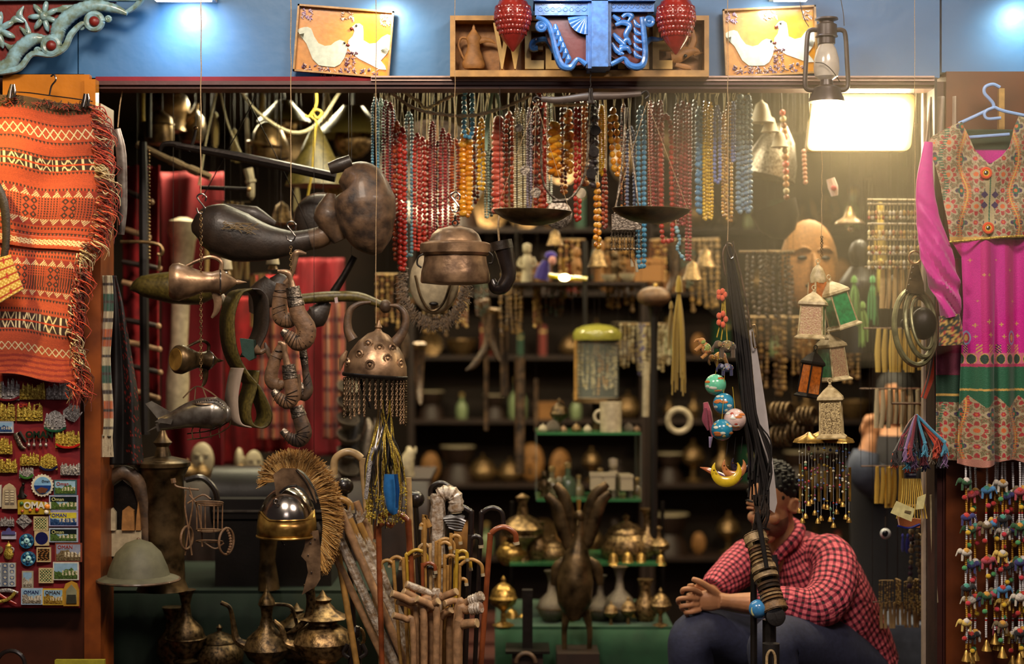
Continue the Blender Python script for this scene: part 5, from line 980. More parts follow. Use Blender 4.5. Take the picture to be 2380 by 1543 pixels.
nk(1612, 1618, 236, 398, 5, 'blk', 'black pearl', .36); nk(1622, 1629, 250, 492, 6, 'blu', 'knobbly blue bead', .33, .3); nk(1636, 1642, 238, 508, 4, 'yel', 'left golden bead', .32, .1); nk(1648, 1655, 240, 506, 4, 'yel', 'right golden bead', .34, .1); nk(1661, 1673, 248, 424, 4.8, 'pw', 'periwinkle blue bead', .31); nk(1680, 1686, 262, 500, 3.8, 'br', 'brown glass bead', .36, .1); nk(1690, 1700, 240, 512, 4.4, 'br', 'amber brown glass bead', .34, .1); nk(1702, 1707, 238, 376, 4, 'pw', 'violet blue bead', .33); nk(1716, 1724, 224, 492, 7, 'sl', 'left slate blue chunky bead', .32, .15, .85); nk(1734, 1743, 226, 490, 7, 'sl', 'right slate blue chunky bead', .33, .15, .85)
SEG = ((1149, 'above the copper pot'), (1415, 'behind the left scale pan'), (1608, 'behind the right scale pan'), (9999, 'at the right end'))
cnt = {}
for x0, x1, yt, yb, r, col, desc, Y, jit, sq, gap, bend, cord in sorted(NK, key=lambda t: t[0]):
    where = next(w_ for a, w_ in SEG if x0 < a); cnt[where] = cnt.get(where, 0) + 1
    xm = (x0 + x1) / 2; L = [(xm, yt), (x0, yt + 26), (x0 + bend * .3, (yt + yb) / 2), (x0 + bend, yb - 12), (xm + bend, yb), (x1 + bend, yb - 12), (x1 + bend * .3, (yt + yb) / 2), (x1, yt + 26), (xm + 1, yt + 1)]
    m = MB(); m.strand([P(x, y, Y + (.006 if i > 4 else 0)) for i, (x, y) in enumerate(L)], r * k(Y), gap, jit, C[col], sq, 8, 6)
    o = T('bead_necklace', '%s necklace, %s from the left %s' % (desc.rstrip(','), nth(cnt[where] - 1), where), 'necklace', (xm, yt, Y), [('beads', m, 'bead_amber' if col in ('amb', 'yel', 'br') else 'bead_stone')], 'bead necklaces hanging ' + where)
    c = MB(); c.px([(xm - 1, yt + 3), (xm + rnd.uniform(-5, 5), yt - 22), (xm + rnd.uniform(-7, 7), 208, .41)], 1.3, Y, 5, 3); c.px([(xm + 1, yt + 3), (xm + rnd.uniform(-5, 5), yt - 18), (xm + rnd.uniform(-9, 9), 209, .41)], 1.1, Y, 5, 3); link('tie_cord', c, 'rope', o)
# ropes and rods that carry them
def ropeT(label, pts, r, Y, mt='rope'):
    m = MB(); q = smooth([P(x, y, Y) for x, y in pts], 10); n = len(q)
    for s_ in (0, pi): m.tube([p + Vector((0, cos(i * .9 + s_), sin(i * .9 + s_))) * r * .55 * k(Y) for i, p in enumerate(q)], r * .62 * k(Y), 6, 1)
    one('twisted_rope', m, mt, label, 'rope')
ropeT('thick twisted rope sagging across the left necklaces, longer one', [(905, 212), (960, 250), (1030, 266), (1100, 268), (1170, 250), (1235, 222)], 4.2, .20)
ropeT('thick twisted rope crossing behind the turquoise beads, shorter one', [(925, 205), (975, 238), (990, 252), (1040, 228), (1090, 206)], 4.2, .21)
ropeT('thin twisted rope above the right necklaces', [(1620, 208), (1660, 216), (1700, 206), (1740, 200)], 2.6, .28)
one('wooden_rod', pxt([(1286, 244), (1362, 243)], 4, .3, sm=1), 'rope', 'short pale rod carrying necklaces under the scale beam', 'rod')
one('wooden_rod', pxt([(860, 206), (1760, 206)], 5, .42, sm=1), 'dark_wood', 'long dark rod across the top of the doorway carrying the necklaces', 'rod')
T('green_straps', 'pair of pale green cloth straps hanging over the rope left of the coral nuggets', 'strap', (1148, 205, .25), [('strap', pxt([(1146, 205), (1140, 240), (1132, 300), (1130, 350)], [4, 4, 5, 3], .25, fy=.4, c_='8fa890'), 'fabric'), ('strap', pxt([(1150, 205), (1160, 240), (1166, 268)], [4, 4, 3], .25, fy=.4, c_='8fa890'), 'fabric')])
# silver amulets
m = MB(); m.px([(1262, 250), (1258, 330), (1262, 420), (1290, 462), (1320, 465), (1350, 430), (1364, 380), (1368, 300), (1370, 240)], 2.6, .2, 6, 6, rib=.5)
T('coin_pendant_necklace', 'dark chain necklace with a large round engraved silver pendant', 'necklace', (1300, 400, .2), [('chain', m, 'old_silver'), ('pendant', MB().lathe([(28, -1.5), (30, 0), (28, 1.5)], seg=30, rot=(R(90), 0, 0), m=Matrix.Translation(P(1298, 500, .2)) @ Matrix.Scale(k(.2) * 1.1, 4)), 'old_silver'), ('mount', pxt([(1285, 468), (1320, 466)], 5, .2, sm=1), 'old_silver')])
for i, (x, y, r, c) in enumerate(((1206, 297, 9, 'old_silver'), (1220, 396, 11, 'old_silver'), (1245, 448, 12, 'old_silver'), (1350, 449, 12, 'bone'), (1384, 303, 12, 'iron'), (1380, 352, 12, 'iron'), (1374, 402, 12, 'iron'))):
    T('coin_pendant', '%s coin pendant among the necklaces, %s from the left' % ('black' if c == 'iron' else 'cream' if c == 'bone' else 'silver grey', nth((0, 1, 2, 3, 6, 5, 4)[i])), 'pendant', (x, y, .24), [('disc', MB().lathe([(r, -1), (r * 1.05, 0), (r, 1)], seg=20, rot=(R(90), 0, 0), m=Matrix.Translation(P(x, y, .24)) @ Matrix.Scale(k(.24), 4)), c), ('loop', MB().torus(P(x, y - r - 2, .24), 3 * k(), 1 * k(), 10, 5), 'iron')], 'coin pendants')
m = MB(); pbox(m, 1422, 1490, 498, 534, .19, .21); m2 = MB()
for i in range(4): m2.add([P(1428 + i * 4, 503 + i * 3.6, .188), P(1484 - i * 4, 503 + i * 3.6, .188), P(1484 - i * 4, 504.5 + i * 3.6, .188), P(1428 + i * 4, 504.5 + i * 3.6, .188)], [(0, 1, 2, 3)])
o = T('silver_box_amulet', 'rectangular silver amulet with a fringe of little bells below the right scale pan', 'amulet', (1455, 515, .2), [('plate', m, 'old_silver'), ('chain', MB().px([(1428, 498), (1440, 430), (1450, 330), (1455, 250)], 2, .2, 5, 4, rib=.5).px([(1486, 498), (1478, 430), (1466, 330), (1460, 250)], 2, .2, 5, 4, rib=.5), 'old_silver')])
for i in range(10):
    x = 1422 + i * 7.4; q = MB(); [q.torus(P(x, 538 + j * 5, .2), 2.2 * k(), .9 * k(), 6, 4, rot=(0, 0, R(90 * (j % 2)))) for j in range(8)]; pxs(x, 579, .2, 3.4, mb=q, seg=8, rng=5); link('bell_drop', q, 'old_silver', o)
for i, (x, yb) in enumerate(((1465, 620), (1476, 632))):
    T('bone_drop', 'pale bone drop hanging under the silver amulet, %s one' % ('left', 'right')[i], 'pendant', (x, 590, .25), [('cord', pxt([(x, 586), (x + 1, 604)], 1, .25, sm=1, seg=5), 'iron'), ('drop', pxt([(x + 1, 602), (x + 4, yb - 8), (x + 5, yb)], [2, 3.5, 4], .25, sm=2), 'bone')])
T('blue_bead_cluster', 'knot of small pale blue beads dangling at the end of a crimson necklace', 'bead cluster', (1578, 560, .3), [('beads', MB().strand([P(1572, 530, .3), P(1580, 560, .3), P(1574, 578, .3), P(1592, 606, .3)], 4 * k(.3), 1.5, .5, C['lb']), 'bead_stone'), ('cord', pxt([(1572, 532), (1570, 505)], 1.2, .3, sm=1, seg=5), 'twine')])
# ------------------------------------------------------------------ repeatable goods (unit height, base at origin; "hang" ones go down from origin)
def builder(f): BUILD[f.__name__] = f; return f
def B(name, cat, parts):
    o = thing(name, 'x', cat)
    for p in parts: link(p[0], p[1], p[2], o)
    return o
@builder
def vase(mt='old_brass', s=0):
    pr = ([(.16, 0), (.18, .03), (.1, .07), (.22, .2), (.27, .34), (.22, .48), (.08, .62), (.06, .8), (.09, .93), (.14, 1)], [(.2, 0), (.14, .05), (.25, .3), (.24, .5), (.12, .65), (.1, .8), (.16, .97), (.17, 1)], [(.22, 0), (.12, .05), (.07, .2), (.1, .28), (.28, .42), (.3, .52), (.2, .64), (.08, .7), (.06, .86), (.1, .95), (.02, 1)])[s % 3]
    m = MB(); m.lathe(pr, seg=20); n = MB(); n.torus((0, 0, pr[4][1]), pr[4][0] * 1.01, .012, 20, 6, rot=(R(90), 0, 0)); return B('metal_vase', 'vase', [('body', m, mt), ('band', n, 'dark_brass')])
@builder
def bowl(mt='old_brass'):
    m = MB(); m.lathe([(.5, 0), (.55, .05), (.9, .5), (1.05, 1), (1.0, 1), (.85, .55), (.45, .12), (.001, .1)], seg=24, caps=False); n = MB(); n.torus((0, 0, 1), 1.04, .05, 24, 6, rot=(R(90), 0, 0)); return B('bowl', 'bowl', [('body', m, mt), ('rim', n, mt)])
@builder
def pot(mt='old_brass'):
    m = MB(); m.lathe([(.3, 0), (.48, .15), (.52, .38), (.4, .58), (.34, .62)], seg=22); n = MB(); n.lathe([(.37, .62), (.36, .66), (.25, .76), (.08, .83), (.04, .86), (.07, .93), (.001, 1)], seg=20); return B('lidded_jar', 'jar', [('body', m, mt), ('lid', n, mt)])
@builder
def ewer(mt='old_brass'):
    a, b, c = MB(), MB(), MB(); a.lathe([(.2, 0), (.21, .03), (.1, .07), (.2, .14), (.27, .26), (.22, .38), (.09, .5), (.06, .62), (.07, .72), (.1, .76), (.08, .82), (.03, .9), (.001, 1)], seg=24)
    b.tube([(-.2, 0, .28), (-.34, 0, .36), (-.38, 0, .55), (-.42, 0, .72), (-.52, 0, .78)], [.06, .045, .03, .025, .025], 8, 5); c.tube([(.22, 0, .3), (.34, 0, .42), (.32, 0, .62), (.26, 0, .74), (.08, 0, .76)], [.02] * 5, 8, 5); return B('ewer', 'ewer', [('body', a, mt), ('spout', b, mt), ('handle', c, mt)])
@builder
def bell(mt='old_brass'):
    m = MB(); m.lathe([(.42, 0), (.36, .06), (.28, .25), (.24, .5), (.14, .64), (.04, .68), (.04, .74)], seg=20); n = MB(); n.lathe([(.05, .72), (.03, .8), (.05, .9), (.03, .97), (.001, 1)], seg=10); return B('hand_bell', 'bell', [('cup', m, mt), ('handle', n, mt)])
@builder
def figure(mt='dark_wood', s=0):
    m = MB(); m.tube([(0, 0, 0), (0, 0, .25), (0, 0, .5), (0, 0, .7)], [.16, .13, .15, .1], 12, 4); m.tube([(-.14, 0, .62), (-.22, -.03, .45), (-.1, -.1, .36)], [.05, .045, .04], 8, 4); m.tube([(.14, 0, .62), (.22, -.03, .45), (.1, -.1, .36)], [.05, .045, .04], 8, 4)
    n = MB(); n.sph((0, 0, .84), (.11, .12, .14), 14, 10); n.sph((0, -.12, .83), (.02, .03, .03)); n.lathe([(.12, .9), (.1, .97), (.001, 1)], seg=12); return B('figurine', 'figurine', [('body', m, mt), ('head', n, mt)])
@builder
def box(mt='carved_wood'):
    m = MB(); m.box((0, 0, .35), (1.3, .7, .7)); n = MB(); n.box((0, 0, .8), (1.36, .76, .18)); n.sph((0, -.4, .72), .06); return B('wooden_box', 'box', [('body', m, mt), ('lid', n, mt)])
@builder
def book(c='8a3a20'):
    m = MB(); m.box((0, 0, .5), (.22, .7, 1), c_=c); n = MB(); n.box((0, -.352, .8), (.2, .004, .08), c_='c8b070'); return B('box_file', 'box', [('case', m, 'paint'), ('label_strip', n, 'paint')])
@builder
def plate(mt='old_brass'):
    m = MB(); m.lathe([(.001, 0), (.3, .01), (.38, .05), (.5, .08), (.5, .1), (.37, .07), (.3, .03), (.001, .02)], seg=32, caps=False, rot=(R(90), 0, 0), c=(0, 0, .5)); n = MB(); n.torus((0, -.08, .5), .27, .015, 28, 6); return B('round_plate', 'plate', [('dish', m, mt), ('ring', n, 'dark_brass')])
@builder
def censer(mt='old_brass'):
    m = MB(); m.lathe([(.2, 0), (.22, .03), (.06, .1), (.05, .3), (.09, .34), (.24, .45), (.28, .56), (.24, .62)], seg=20); n = MB(); n.lathe([(.25, .62), (.22, .72), (.12, .82), (.04, .87), (.05, .93), (.001, 1)], seg=20); return B('incense_burner', 'incense burner', [('base', m, mt), ('dome', n, mt)])
@builder
def bottle(c='8a9a70'):
    m = MB(); m.lathe([(.2, 0), (.22, .05), (.22, .45), (.16, .58), (.07, .66), (.07, .85)], seg=18, c_=c); n = MB(); n.lathe([(.09, .84), (.1, .96), (.05, 1)], seg=12, c_='c0a060'); return B('bottle', 'bottle', [('body', m, 'gloss'), ('stopper', n, 'metal_paint')])
@builder
def mask(mt='carved_wood'):
    m = MB(); m.sph((0, 0, .5), (.33, .16, .5), 22, 16); m.tube([(0, -.15, .62), (0, -.21, .48), (0, -.18, .42)], [.03, .05, .05], 8, 3)
    for s_ in (-1, 1): m.tube([(s_ * .04, -.15, .66), (s_ * .13, -.16, .69), (s_ * .22, -.12, .65)], [.02, .025, .015], 6, 3)
    n = MB(); n.sph((-.13, -.14, .58), (.06, .03, .025)); n2 = MB(); n2.sph((.13, -.14, .58), (.06, .03, .025)); q = MB(); q.sph((0, -.14, .28), (.1, .04, .03)); return B('wooden_mask', 'mask', [('face', m, mt), ('eye', n, 'black_wood'), ('eye', n2, 'black_wood'), ('mouth', q, 'black_wood')])
@builder
def strands(c='8a4a2a', c2='d0a060', n=5):       # hang
    m = MB(); r = random.Random(len(c) + n)
    for i in range(n): x = (i - (n - 1) / 2) * .09; m.strand([Vector((x, 0, 0)), Vector((x + r.uniform(-.02, .02), r.uniform(-.04, .04), -.5)), Vector((x + r.uniform(-.03, .03), 0, -r.uniform(.85, 1)))], .032, 2.2, .25, [c, c2], 1, 6, 4)
    q = MB(); q.tube([(-.2, 0, .02), (.2, 0, .02)], .02, 6, 1); return B('bead_string_bunch', 'bead strings', [('beads', m, 'bead_stone'), ('cord', q, 'twine')])
@builder
def tassel(c='b8a030', n=16):                    # hang
    m = MB(); r = random.Random(n)
    for i in range(n): a = r.uniform(0, 6.28); d = r.uniform(.02, .1); m.tube([(0, 0, -.12), (cos(a) * d, sin(a) * d, -.4), (cos(a) * d * 1.5, sin(a) * d, -r.uniform(.8, 1))], [.02, .018, .012], 5, 3, c_=c)
    q = MB(); q.tube([(0, 0, .0), (0, 0, -.06), (0, 0, -.14)], [.02, .06, .07], 8, 2, c_=c); return B('tassel', 'tassel', [('threads', m, 'fabric'), ('knot', q, 'fabric')])
@builder
def packet(c='c8a868', n=7):                     # hang: bundle of combs or spoons in clear bags
    parts = []; r = random.Random(n)
    for i in range(n): m = MB(); x = (i - (n - 1) / 2) * .16; m.tube([(x, r.uniform(-.05, .05), 0), (x + r.uniform(-.03, .03), 0, -.5), (x + r.uniform(-.05, .05), 0, -1)], [.05, .07, .06], 8, 3, .5, c_=c); parts.append(('stick', m, 'gloss'))
    q = MB(); q.tube([(-.6, 0, .02), (.6, 0, .02)], .025, 6, 1); parts.append(('rail', q, 'bright_steel')); return B('packet_bunch', 'packets', parts)
@builder
def hangbell(mt='old_brass'):                    # hang
    m = MB(); m.lathe([(.42, -1), (.36, -.9), (.26, -.6), (.2, -.4), (.06, -.3), (.04, -.25)][::-1][::-1], seg=18); q = MB(); q.tube([(0, 0, 0), (0, 0, -.28)], .02, 6, 1); c = MB(); c.sph((0, 0, -1), .09); return B('hanging_bell', 'bell', [('cup', m, mt), ('cord', q, 'iron'), ('clapper', c, mt)])
@builder
def horn(mt='cane_black'):                       # hang
    m = MB(); m.tube([(0, 0, 0), (.1, 0, -.3), (.08, 0, -.65), (-.12, 0, -.92), (-.25, 0, -1)], [.1, .09, .07, .05, .01], 12, 5); q = MB(); q.tube([(0, 0, .02), (.02, 0, -.06)], .11, 12, 1); return B('hanging_horn', 'horn', [('horn', m, mt), ('cuff', q, 'old_brass')])
@builder
def shade(mt='bone'):                            # hang lamp
    m = MB(); m.lathe([(.14, -.25), (.2, -.32), (.5, -.62), (.52, -.66)], seg=22, caps=False); q = MB(); q.tube([(0, 0, 0), (0, 0, -.3)], .015, 6, 1); b = MB(); b.sph((0, 0, -.72), (.26, .26, .25), 14, 10); return B('hanging_lamp', 'lamp', [('shade', m, mt), ('cord', q, 'iron'), ('globe', b, 'old_brass')])
@builder
def bangle(mt='dark_brass', n=4):
    parts = []
    for i in range(n): m = MB(); m.torus((i * .22, 0, .5), .42, .08, 20, 8, rot=(0, 0, R(55))); parts.append(('bangle', m, mt))
    return B('bangle_stack', 'bangles', parts)
@builder
def drum(mt='dark_wood'):
    m = MB(); m.lathe([(.5, 0), (.42, .3), (.3, .5), (.42, .7), (.5, 1)], seg=22); n = MB(); n.lathe([(.5, .99), (.49, 1.02)], seg=22); return B('drum', 'drum', [('shell', m, mt), ('skin', n, 'bone')])
@builder
def teapot(mt='old_brass'):
    a, b, c, d = MB(), MB(), MB(), MB(); a.lathe([(.22, 0), (.24, .04), (.14, .09), (.3, .22), (.36, .36), (.3, .5), (.18, .58), (.17, .62)], seg=26); b.tube([(-.3, 0, .3), (-.46, 0, .36), (-.5, 0, .52), (-.6, 0, .62)], [.07, .05, .035, .025], 8, 4); c.tube([(.28, 0, .46), (.46, 0, .52), (.5, 0, .36), (.34, 0, .24)], .022, 8, 5)
    d.lathe([(.2, .62), (.3, .66), (.16, .74), (.08, .84), (.1, .88), (.05, .92), (.001, 1)], seg=22, flute=10, fd=.12); return B('ornate_teapot', 'teapot', [('body', a, mt), ('spout', b, mt), ('handle', c, mt), ('lid', d, mt)])
# ------------------------------------------------------------------ walking sticks and canes
def cane(x, y, dx, dy, fx, mt, r, Y, desc, i, hookr=None, wrap=False):
    # hook from tip (x+dx,y+dy) over top (x+dx/2,y) to shaft at (x,..) then down to the pavement
    hr = abs(dx) / 2; foot = P(fx, 0, Y); foot.z = -.48
    arch = [P(x + dx, y + hr + dy, Y), P(x + dx * .93, y + hr * .45, Y), P(x + dx / 2, y, Y), P(x + dx * .07, y + hr * .45, Y), P(x, y + hr * 1.3, Y)]
    t = P(x, y + hr * 1.3, Y); arch += [t.lerp(foot, .3), t.lerp(foot, .65), foot]
    m = MB(); m.tube(arch, [r * k(Y)] * 5 + [r * .95 * k(Y), r * .85 * k(Y), r * .7 * k(Y)], 10, 6)
    o = T('walking_cane', desc, 'walking stick', (x, y, Y), [('shaft', m, mt)], 'crook handled canes')
    e = P(x + dx, y + hr + dy, Y); q = MB(); d = (e - arch[1]).normalized(); q.tube([e - d * .004, e + d * .006], r * 1.12 * k(Y), 10, 1); link('end_cap', q, 'bone', o)
    if wrap: q = MB(); q.tube(arch[:6], r * 1.35 * k(Y), 8, 5, rib=.18); link('plastic_sleeve', q, 'plastic_wrap', o)
    return o
big = [(845, 1050, -70, 20, 930, 'cane_pale', 9, .10, 'tall pale cane with the widest crook, left of the tinsel cords', 0), (950, 1190, -75, 28, 990, 'cane_red', 8, -.02, 'reddish cane arching over the tinsel cords'), (1018, 1145, 42, 22, 1010, 'leather_tan', 12, .12, 'thick brown crook handle wrapped in clear plastic', 1), (1095, 1178, -50, 4, 1060, 'cane_black', 7, .14, 'dark grey cane with a wide crook behind the yellow canes'),
       (1118, 1180, 52, 16, 1085, 'cane_black', 6, .12, 'slim black cane with a silver tip pointing right'), (1138, 1225, 62, 6, 1085, 'cane_red', 7, .06, 'orange brown cane leaning out furthest right'), (1048, 1122, -48, 10, 1030, 'cane_black', 6, .20, 'black cane, highest behind the plastic wrapped crook'), (1092, 1246, 26, 10, 1066, 'cane_black', 6, .08, 'small dark crook with a brass tip beside the slim black cane'), (770, 1160, 46, 6, 905, 'cane', 8, .05, 'brown crook beside the helmet plume'), (880, 1215, 30, -20, 900, 'cane_red', 7, -.06, 'thin maroon stick leaning at the foot of the tinsel cords')]
for i, c in enumerate(big): cane(c[0], c[1], c[2], c[3], c[4], c[5], c[6], c[7], c[8], i, None, len(c) > 9 and c[9] == 1)
sm = [(915, 1302, -30, 8, 968, 'cane'), (938, 1294, -32, 4, 972, 'cane'), (945, 1278, 48, 8, 985, 'cane_yellow'), (958, 1288, 40, 8, 990, 'cane'), (982, 1308, 30, 6, 1000, 'cane_red'), (1014, 1252, 42, 8, 1010, 'cane'), (1022, 1260, 24, 0, 1014, 'cane'), (1048, 1244, 22, 6, 1030, 'cane'), (1062, 1280, 24, 8, 1040, 'cane_yellow'), (1058, 1296, 36, 8, 1045, 'cane_yellow'), (1068, 1300, 54, 8, 1050, 'cane'), (1068, 1345, 16, 4, 1046, 'cane'), (986, 1218, -8, 4, 1000, 'cane'), (1034, 1290, 26, 2, 1024, 'cane'), (1000, 1265, -26, 6, 1006, 'cane_pale'), (990, 1318, 20, 10, 1002, 'cane_black'), (955, 1300, -24, 8, 980, 'cane_pale'), (1040, 1316, -24, 6, 1030, 'cane')]
hue = {'cane': 'honey coloured', 'cane_yellow': 'bright yellow', 'cane_red': 'dark orange', 'cane_pale': 'pale', 'cane_black': 'black'}
for i, (x, y, dx, dy, fx, mt) in enumerate(sorted(sm)):
    cane(x, y, dx, dy, fx, mt, 4.4, -.06 + .012 * (i % 5), 'small %s child sized crook cane, %s from the left in the front bunch' % (hue[mt], nth(i)), i)['group'] = 'small crook canes in the front bunch'
# root handled sticks
rt = [(945, 1358, 1000, 1380, 1018, 1400, 1008, 9), (912, 1380, 950, 1395, 985, 1430, 975, 9), (938, 1375, 975, 1395, 1002, 1420, 990, 9), (925, 1398, 955, 1408, 968, 1440, 965, 8), (970, 1392, 1005, 1410, 1015, 1440, 1000, 9), (1060, 1375, 1030, 1388, 1010, 1410, 1012, 9), (1075, 1405, 1052, 1425, 1045, 1450, 1042, 9), (1115, 1412, 1085, 1418, 1066, 1440, 1060, 10), (915, 1430, 945, 1440, 960, 1465, 965, 8), (1018, 1398, 992, 1415, 985, 1450, 995, 9), (1035, 1402, 1060, 1398, 1068, 1440, 1064, 8), (1048, 1418, 1028, 1432, 1020, 1470, 1020, 9), (962, 1412, 966, 1432, 972, 1470, 985, 10), (1108, 1448, 1076, 1452, 1064, 1470, 1058, 11), (1118, 1386, 1080, 1402, 1062, 1424, 1056, 9)]
for i, (x0, y0, x1, y1, x2, y2, fx, r) in enumerate(sorted(rt)):
    Y = -.15 + .013 * (i % 6); f = P(fx, 0, Y); f.z = -.48; q = P(x2, y2, Y); wrap = i in (4, 13, 14)
    m = MB(); m.tube([P(x0, y0, Y - .02), P(x1, y1, Y), q, q.lerp(f, .5), f], [r * k(Y), r * k(Y), r * .95 * k(Y), r * .85 * k(Y), r * .7 * k(Y)], 9, 6)
    o = T('root_handled_stick', 'bent root handled walking stick%s, %s from the left in the front bunch' % (' in crinkled plastic' if wrap else '', nth(i)), 'walking stick', (x2, y2, Y), [('stick', m, 'plastic_wrap' if wrap and i == 4 else 'root_wood')], 'root handled sticks in the front bunch')
    d = (P(x0, y0, Y - .02) - P(x1, y1, Y)).normalized(); e = P(x0, y0, Y - .02); q = MB(); q.tube([e - d * .002, e + d * .003], r * .98 * k(Y), 12, 1); link('cut_end', q, 'root_end', o)
    if wrap and i > 4: q = MB(); q.tube([e + d * .004, P((x0 + x1) / 2, (y0 + y1) / 2, Y - .01)], r * 1.3 * k(Y), 9, 1); q = MB(); q.tube([e + d * .006, e.lerp(P(x1, y1, Y), .4), P(x1, y1, Y).lerp(e, .3)], r * 1.3 * k(Y), 9, 5, rib=.15); link('plastic_sleeve', q, 'plastic_wrap', o)
# long wrapped poles leaning to the left
lp = [(762, 1190, 925, 9, 'cane', .02), (790, 1185, 950, 10, 'root_wood', -.01), (812, 1205, 965, 9, 'cane', .03), (835, 1215, 985, 8, 'cane', .06), (752, 1235, 905, 9, 'root_wood', .05), (828, 1165, 975, 8, 'root_wood', .09)]
for i, (x, y, fx, r, mt, Y) in enumerate(sorted(lp)):
    f = P(fx, 1560, Y); a = P(x, y, Y); e = a + (f - a) * ((a.z + .48) / (a.z - f.z)); m = MB(); m.tube([a, a.lerp(e, .5), e], [r * k(Y), r * .9 * k(Y), r * .8 * k(Y)], 9, 2)
    o = T('leaning_pole', 'long brown pole in clear plastic leaning left behind the canes, %s from the left' % nth(i), 'pole', (x, y, Y), [('pole', m, mt)], 'plastic wrapped leaning poles'); q = MB()
    q.tube([a + (a - e).normalized() * .03] + [a.lerp(e, t / 14) for t in range(1, 14)], [.4 * r * k(Y)] + [(1.18 + .12 * (t % 2)) * r * k(Y) for t in range(13)], 8, 1)
    for j in range(5): q.tube([a, a + Vector((rnd.uniform(-.03, .03), -.01, rnd.uniform(.01, .045)))], [r * .8 * k(Y), r * .2 * k(Y)], 5, 1)
    if i % 2: link('plastic_sleeve', q, 'plastic_wrap', o)
for i, (x, y, x2, y2, fx, r, mt, lb) in enumerate(((1098, 1100, 930, 0, 0, 0, '', ''), (948, 1110, 952, 1200, 985, 8, 'cane_pale', 'straight pale stick with a rounded top beside the blue band'), (998, 1225, 985, 1260, 1000, 7, 'cane', 'short honey stick in the middle of the canes'))):
    if mt: f = P(fx, 0, .1); f.z = -.48; one('walking_stick', MB().tube([P(x, y, .1), P(x2, y2, .1), f], [r * k(.1)] * 3, 9, 3), mt, lb, 'walking stick')
m = MB(); m.px([(1012, 1215), (1030, 1205), (1060, 1200), (1078, 1206)], [4, 7, 8, 8], .12); m2 = MB()
for i in range(5): m2.px([(1030 + i * 3, 1206 + i * 5), (1060, 1204 + i * 7), (1082 - i * 2, 1212 + i * 5)], 3.5, .10, 6, 3)
f = P(1045, 0, .13); f.z = -.48; m3 = MB().tube([P(1050, 1215, .13), f], .008, 8, 1); T('carved_hand_stick', 'black walking stick with a carved hand shaped handle wrapped in plastic', 'walking stick', (1050, 1205, .12), [('handle', m, 'cane_black'), ('finger_carving', m2, 'cane_black'), ('shaft', m3, 'cane_black')])
# crumpled plastic tops, carved dark animal heads behind the cords
for i, (x, y, Y, lb) in enumerate(((800, 1130, .1, 'black carved walking stick head beside the tallest crook'), (965, 1160, .2, 'black ball shaped stick head behind the blue band'))):
    m = MB(); pxs(x, y, Y, (22, 20), mb=m); f = P(x + 60, 0, Y); f.z = -.48; T('stick_head', lb, 'walking stick', (x, y, Y), [('knob', m, 'cane_black'), ('shaft', MB().tube([P(x, y, Y), f], .009, 8, 1), 'cane_black')])
for i, (x, y, h, Y, lb) in enumerate(((825, 1112, 150, 1.4, 'tall dark carved wood figure behind the tallest crook'), (856, 1112, 140, 1.42, 'grey weathered carved figure right of the dark one'), (950, 1112, 74, 1.4, 'pale grey carved stone figure behind the tinsel cords'))):
    m = MB(); m.px([(x, y), (x - 6, y - h * .4), (x + 2, y - h * .8), (x - 2, y - h)], [14, 18, 12, 4], Y, 10, 4, rib=.12); n = MB(); n.px([(x + 4, y - h * .7), (x + 14, y - h * .85), (x + 16, y - h)], [7, 5, 2], Y); T('carved_figure', lb, 'figurine', (x, y, Y), [('body', m, ('black_wood', 'old_silver', 'bone')[i]), ('arm', n, ('black_wood', 'old_silver', 'bone')[i])])
# ------------------------------------------------------------------ straps, keyrings and ornaments hanging at right centre
Y = -.10; o = thing('black_strap_bundle', 'long bundle of black cords and leather straps hanging right of centre', 'strap bundle', P(1695, 570, Y))
for i in range(34):
    m = MB(); t = i / 33; x1 = 1742 + 52 * t + rnd.uniform(-5, 5); y1 = rnd.uniform(1080, 1240); a = rnd.uniform(-6, 8)
    m.px([(1693 + rnd.uniform(-5, 5), 572), (1698 + a + 10 * t, 650), (1712 + a + 22 * t, 800), (1728 + a * .5 + 26 * t, 960), (x1, y1 - 60), (x1 + rnd.uniform(-8, 4), y1)], rnd.uniform(2.0, 3.4), Y + rnd.uniform(-.03, .03), 6, 4); link('strap', m, 'black_cord', o)
link('loop_cord', MB().px([(1686, 640), (1680, 590), (1692, 566), (1706, 580), (1722, 640), (1738, 720), (1744, 760)], 2.2, Y - .02), 'leather_worn', o); link('hook', pxt([(1692, 545), (1690, 575), (1698, 600), (1706, 592), (1704, 560)], 2, Y - .03), 'bright_steel', o)
link('knotted_ends', (lambda m: [m.px([(1750 + i * 2.4, 1150), (1752 + i * 2.2 + rnd.uniform(-8, 8), 1200), (1756 + rnd.uniform(-10, 10), 1240 + rnd.uniform(-10, 18))], 2.6, Y - .02, 5, 3) for i in range(14)] and m)(MB()), 'leather', o)
T('white_scabbard', 'long grey white flat blade hanging behind the black straps, pointing down before the seated man', 'blade', (1750, 760, -.04), [('blade', MB().pxprism([(1741, 768), (1750, 764), (1762, 830), (1782, 960), (1798, 1090), (1806, 1168), (1800, 1192), (1786, 1182), (1774, 1182), (1768, 1080), (1756, 930)], -.04, .006), 'white_plastic'), ('buckle', MB().px([(1748, 756), (1756, 758), (1760, 800), (1752, 806), (1748, 770)], 1.8, -.06), 'old_brass')])
Y = -.12
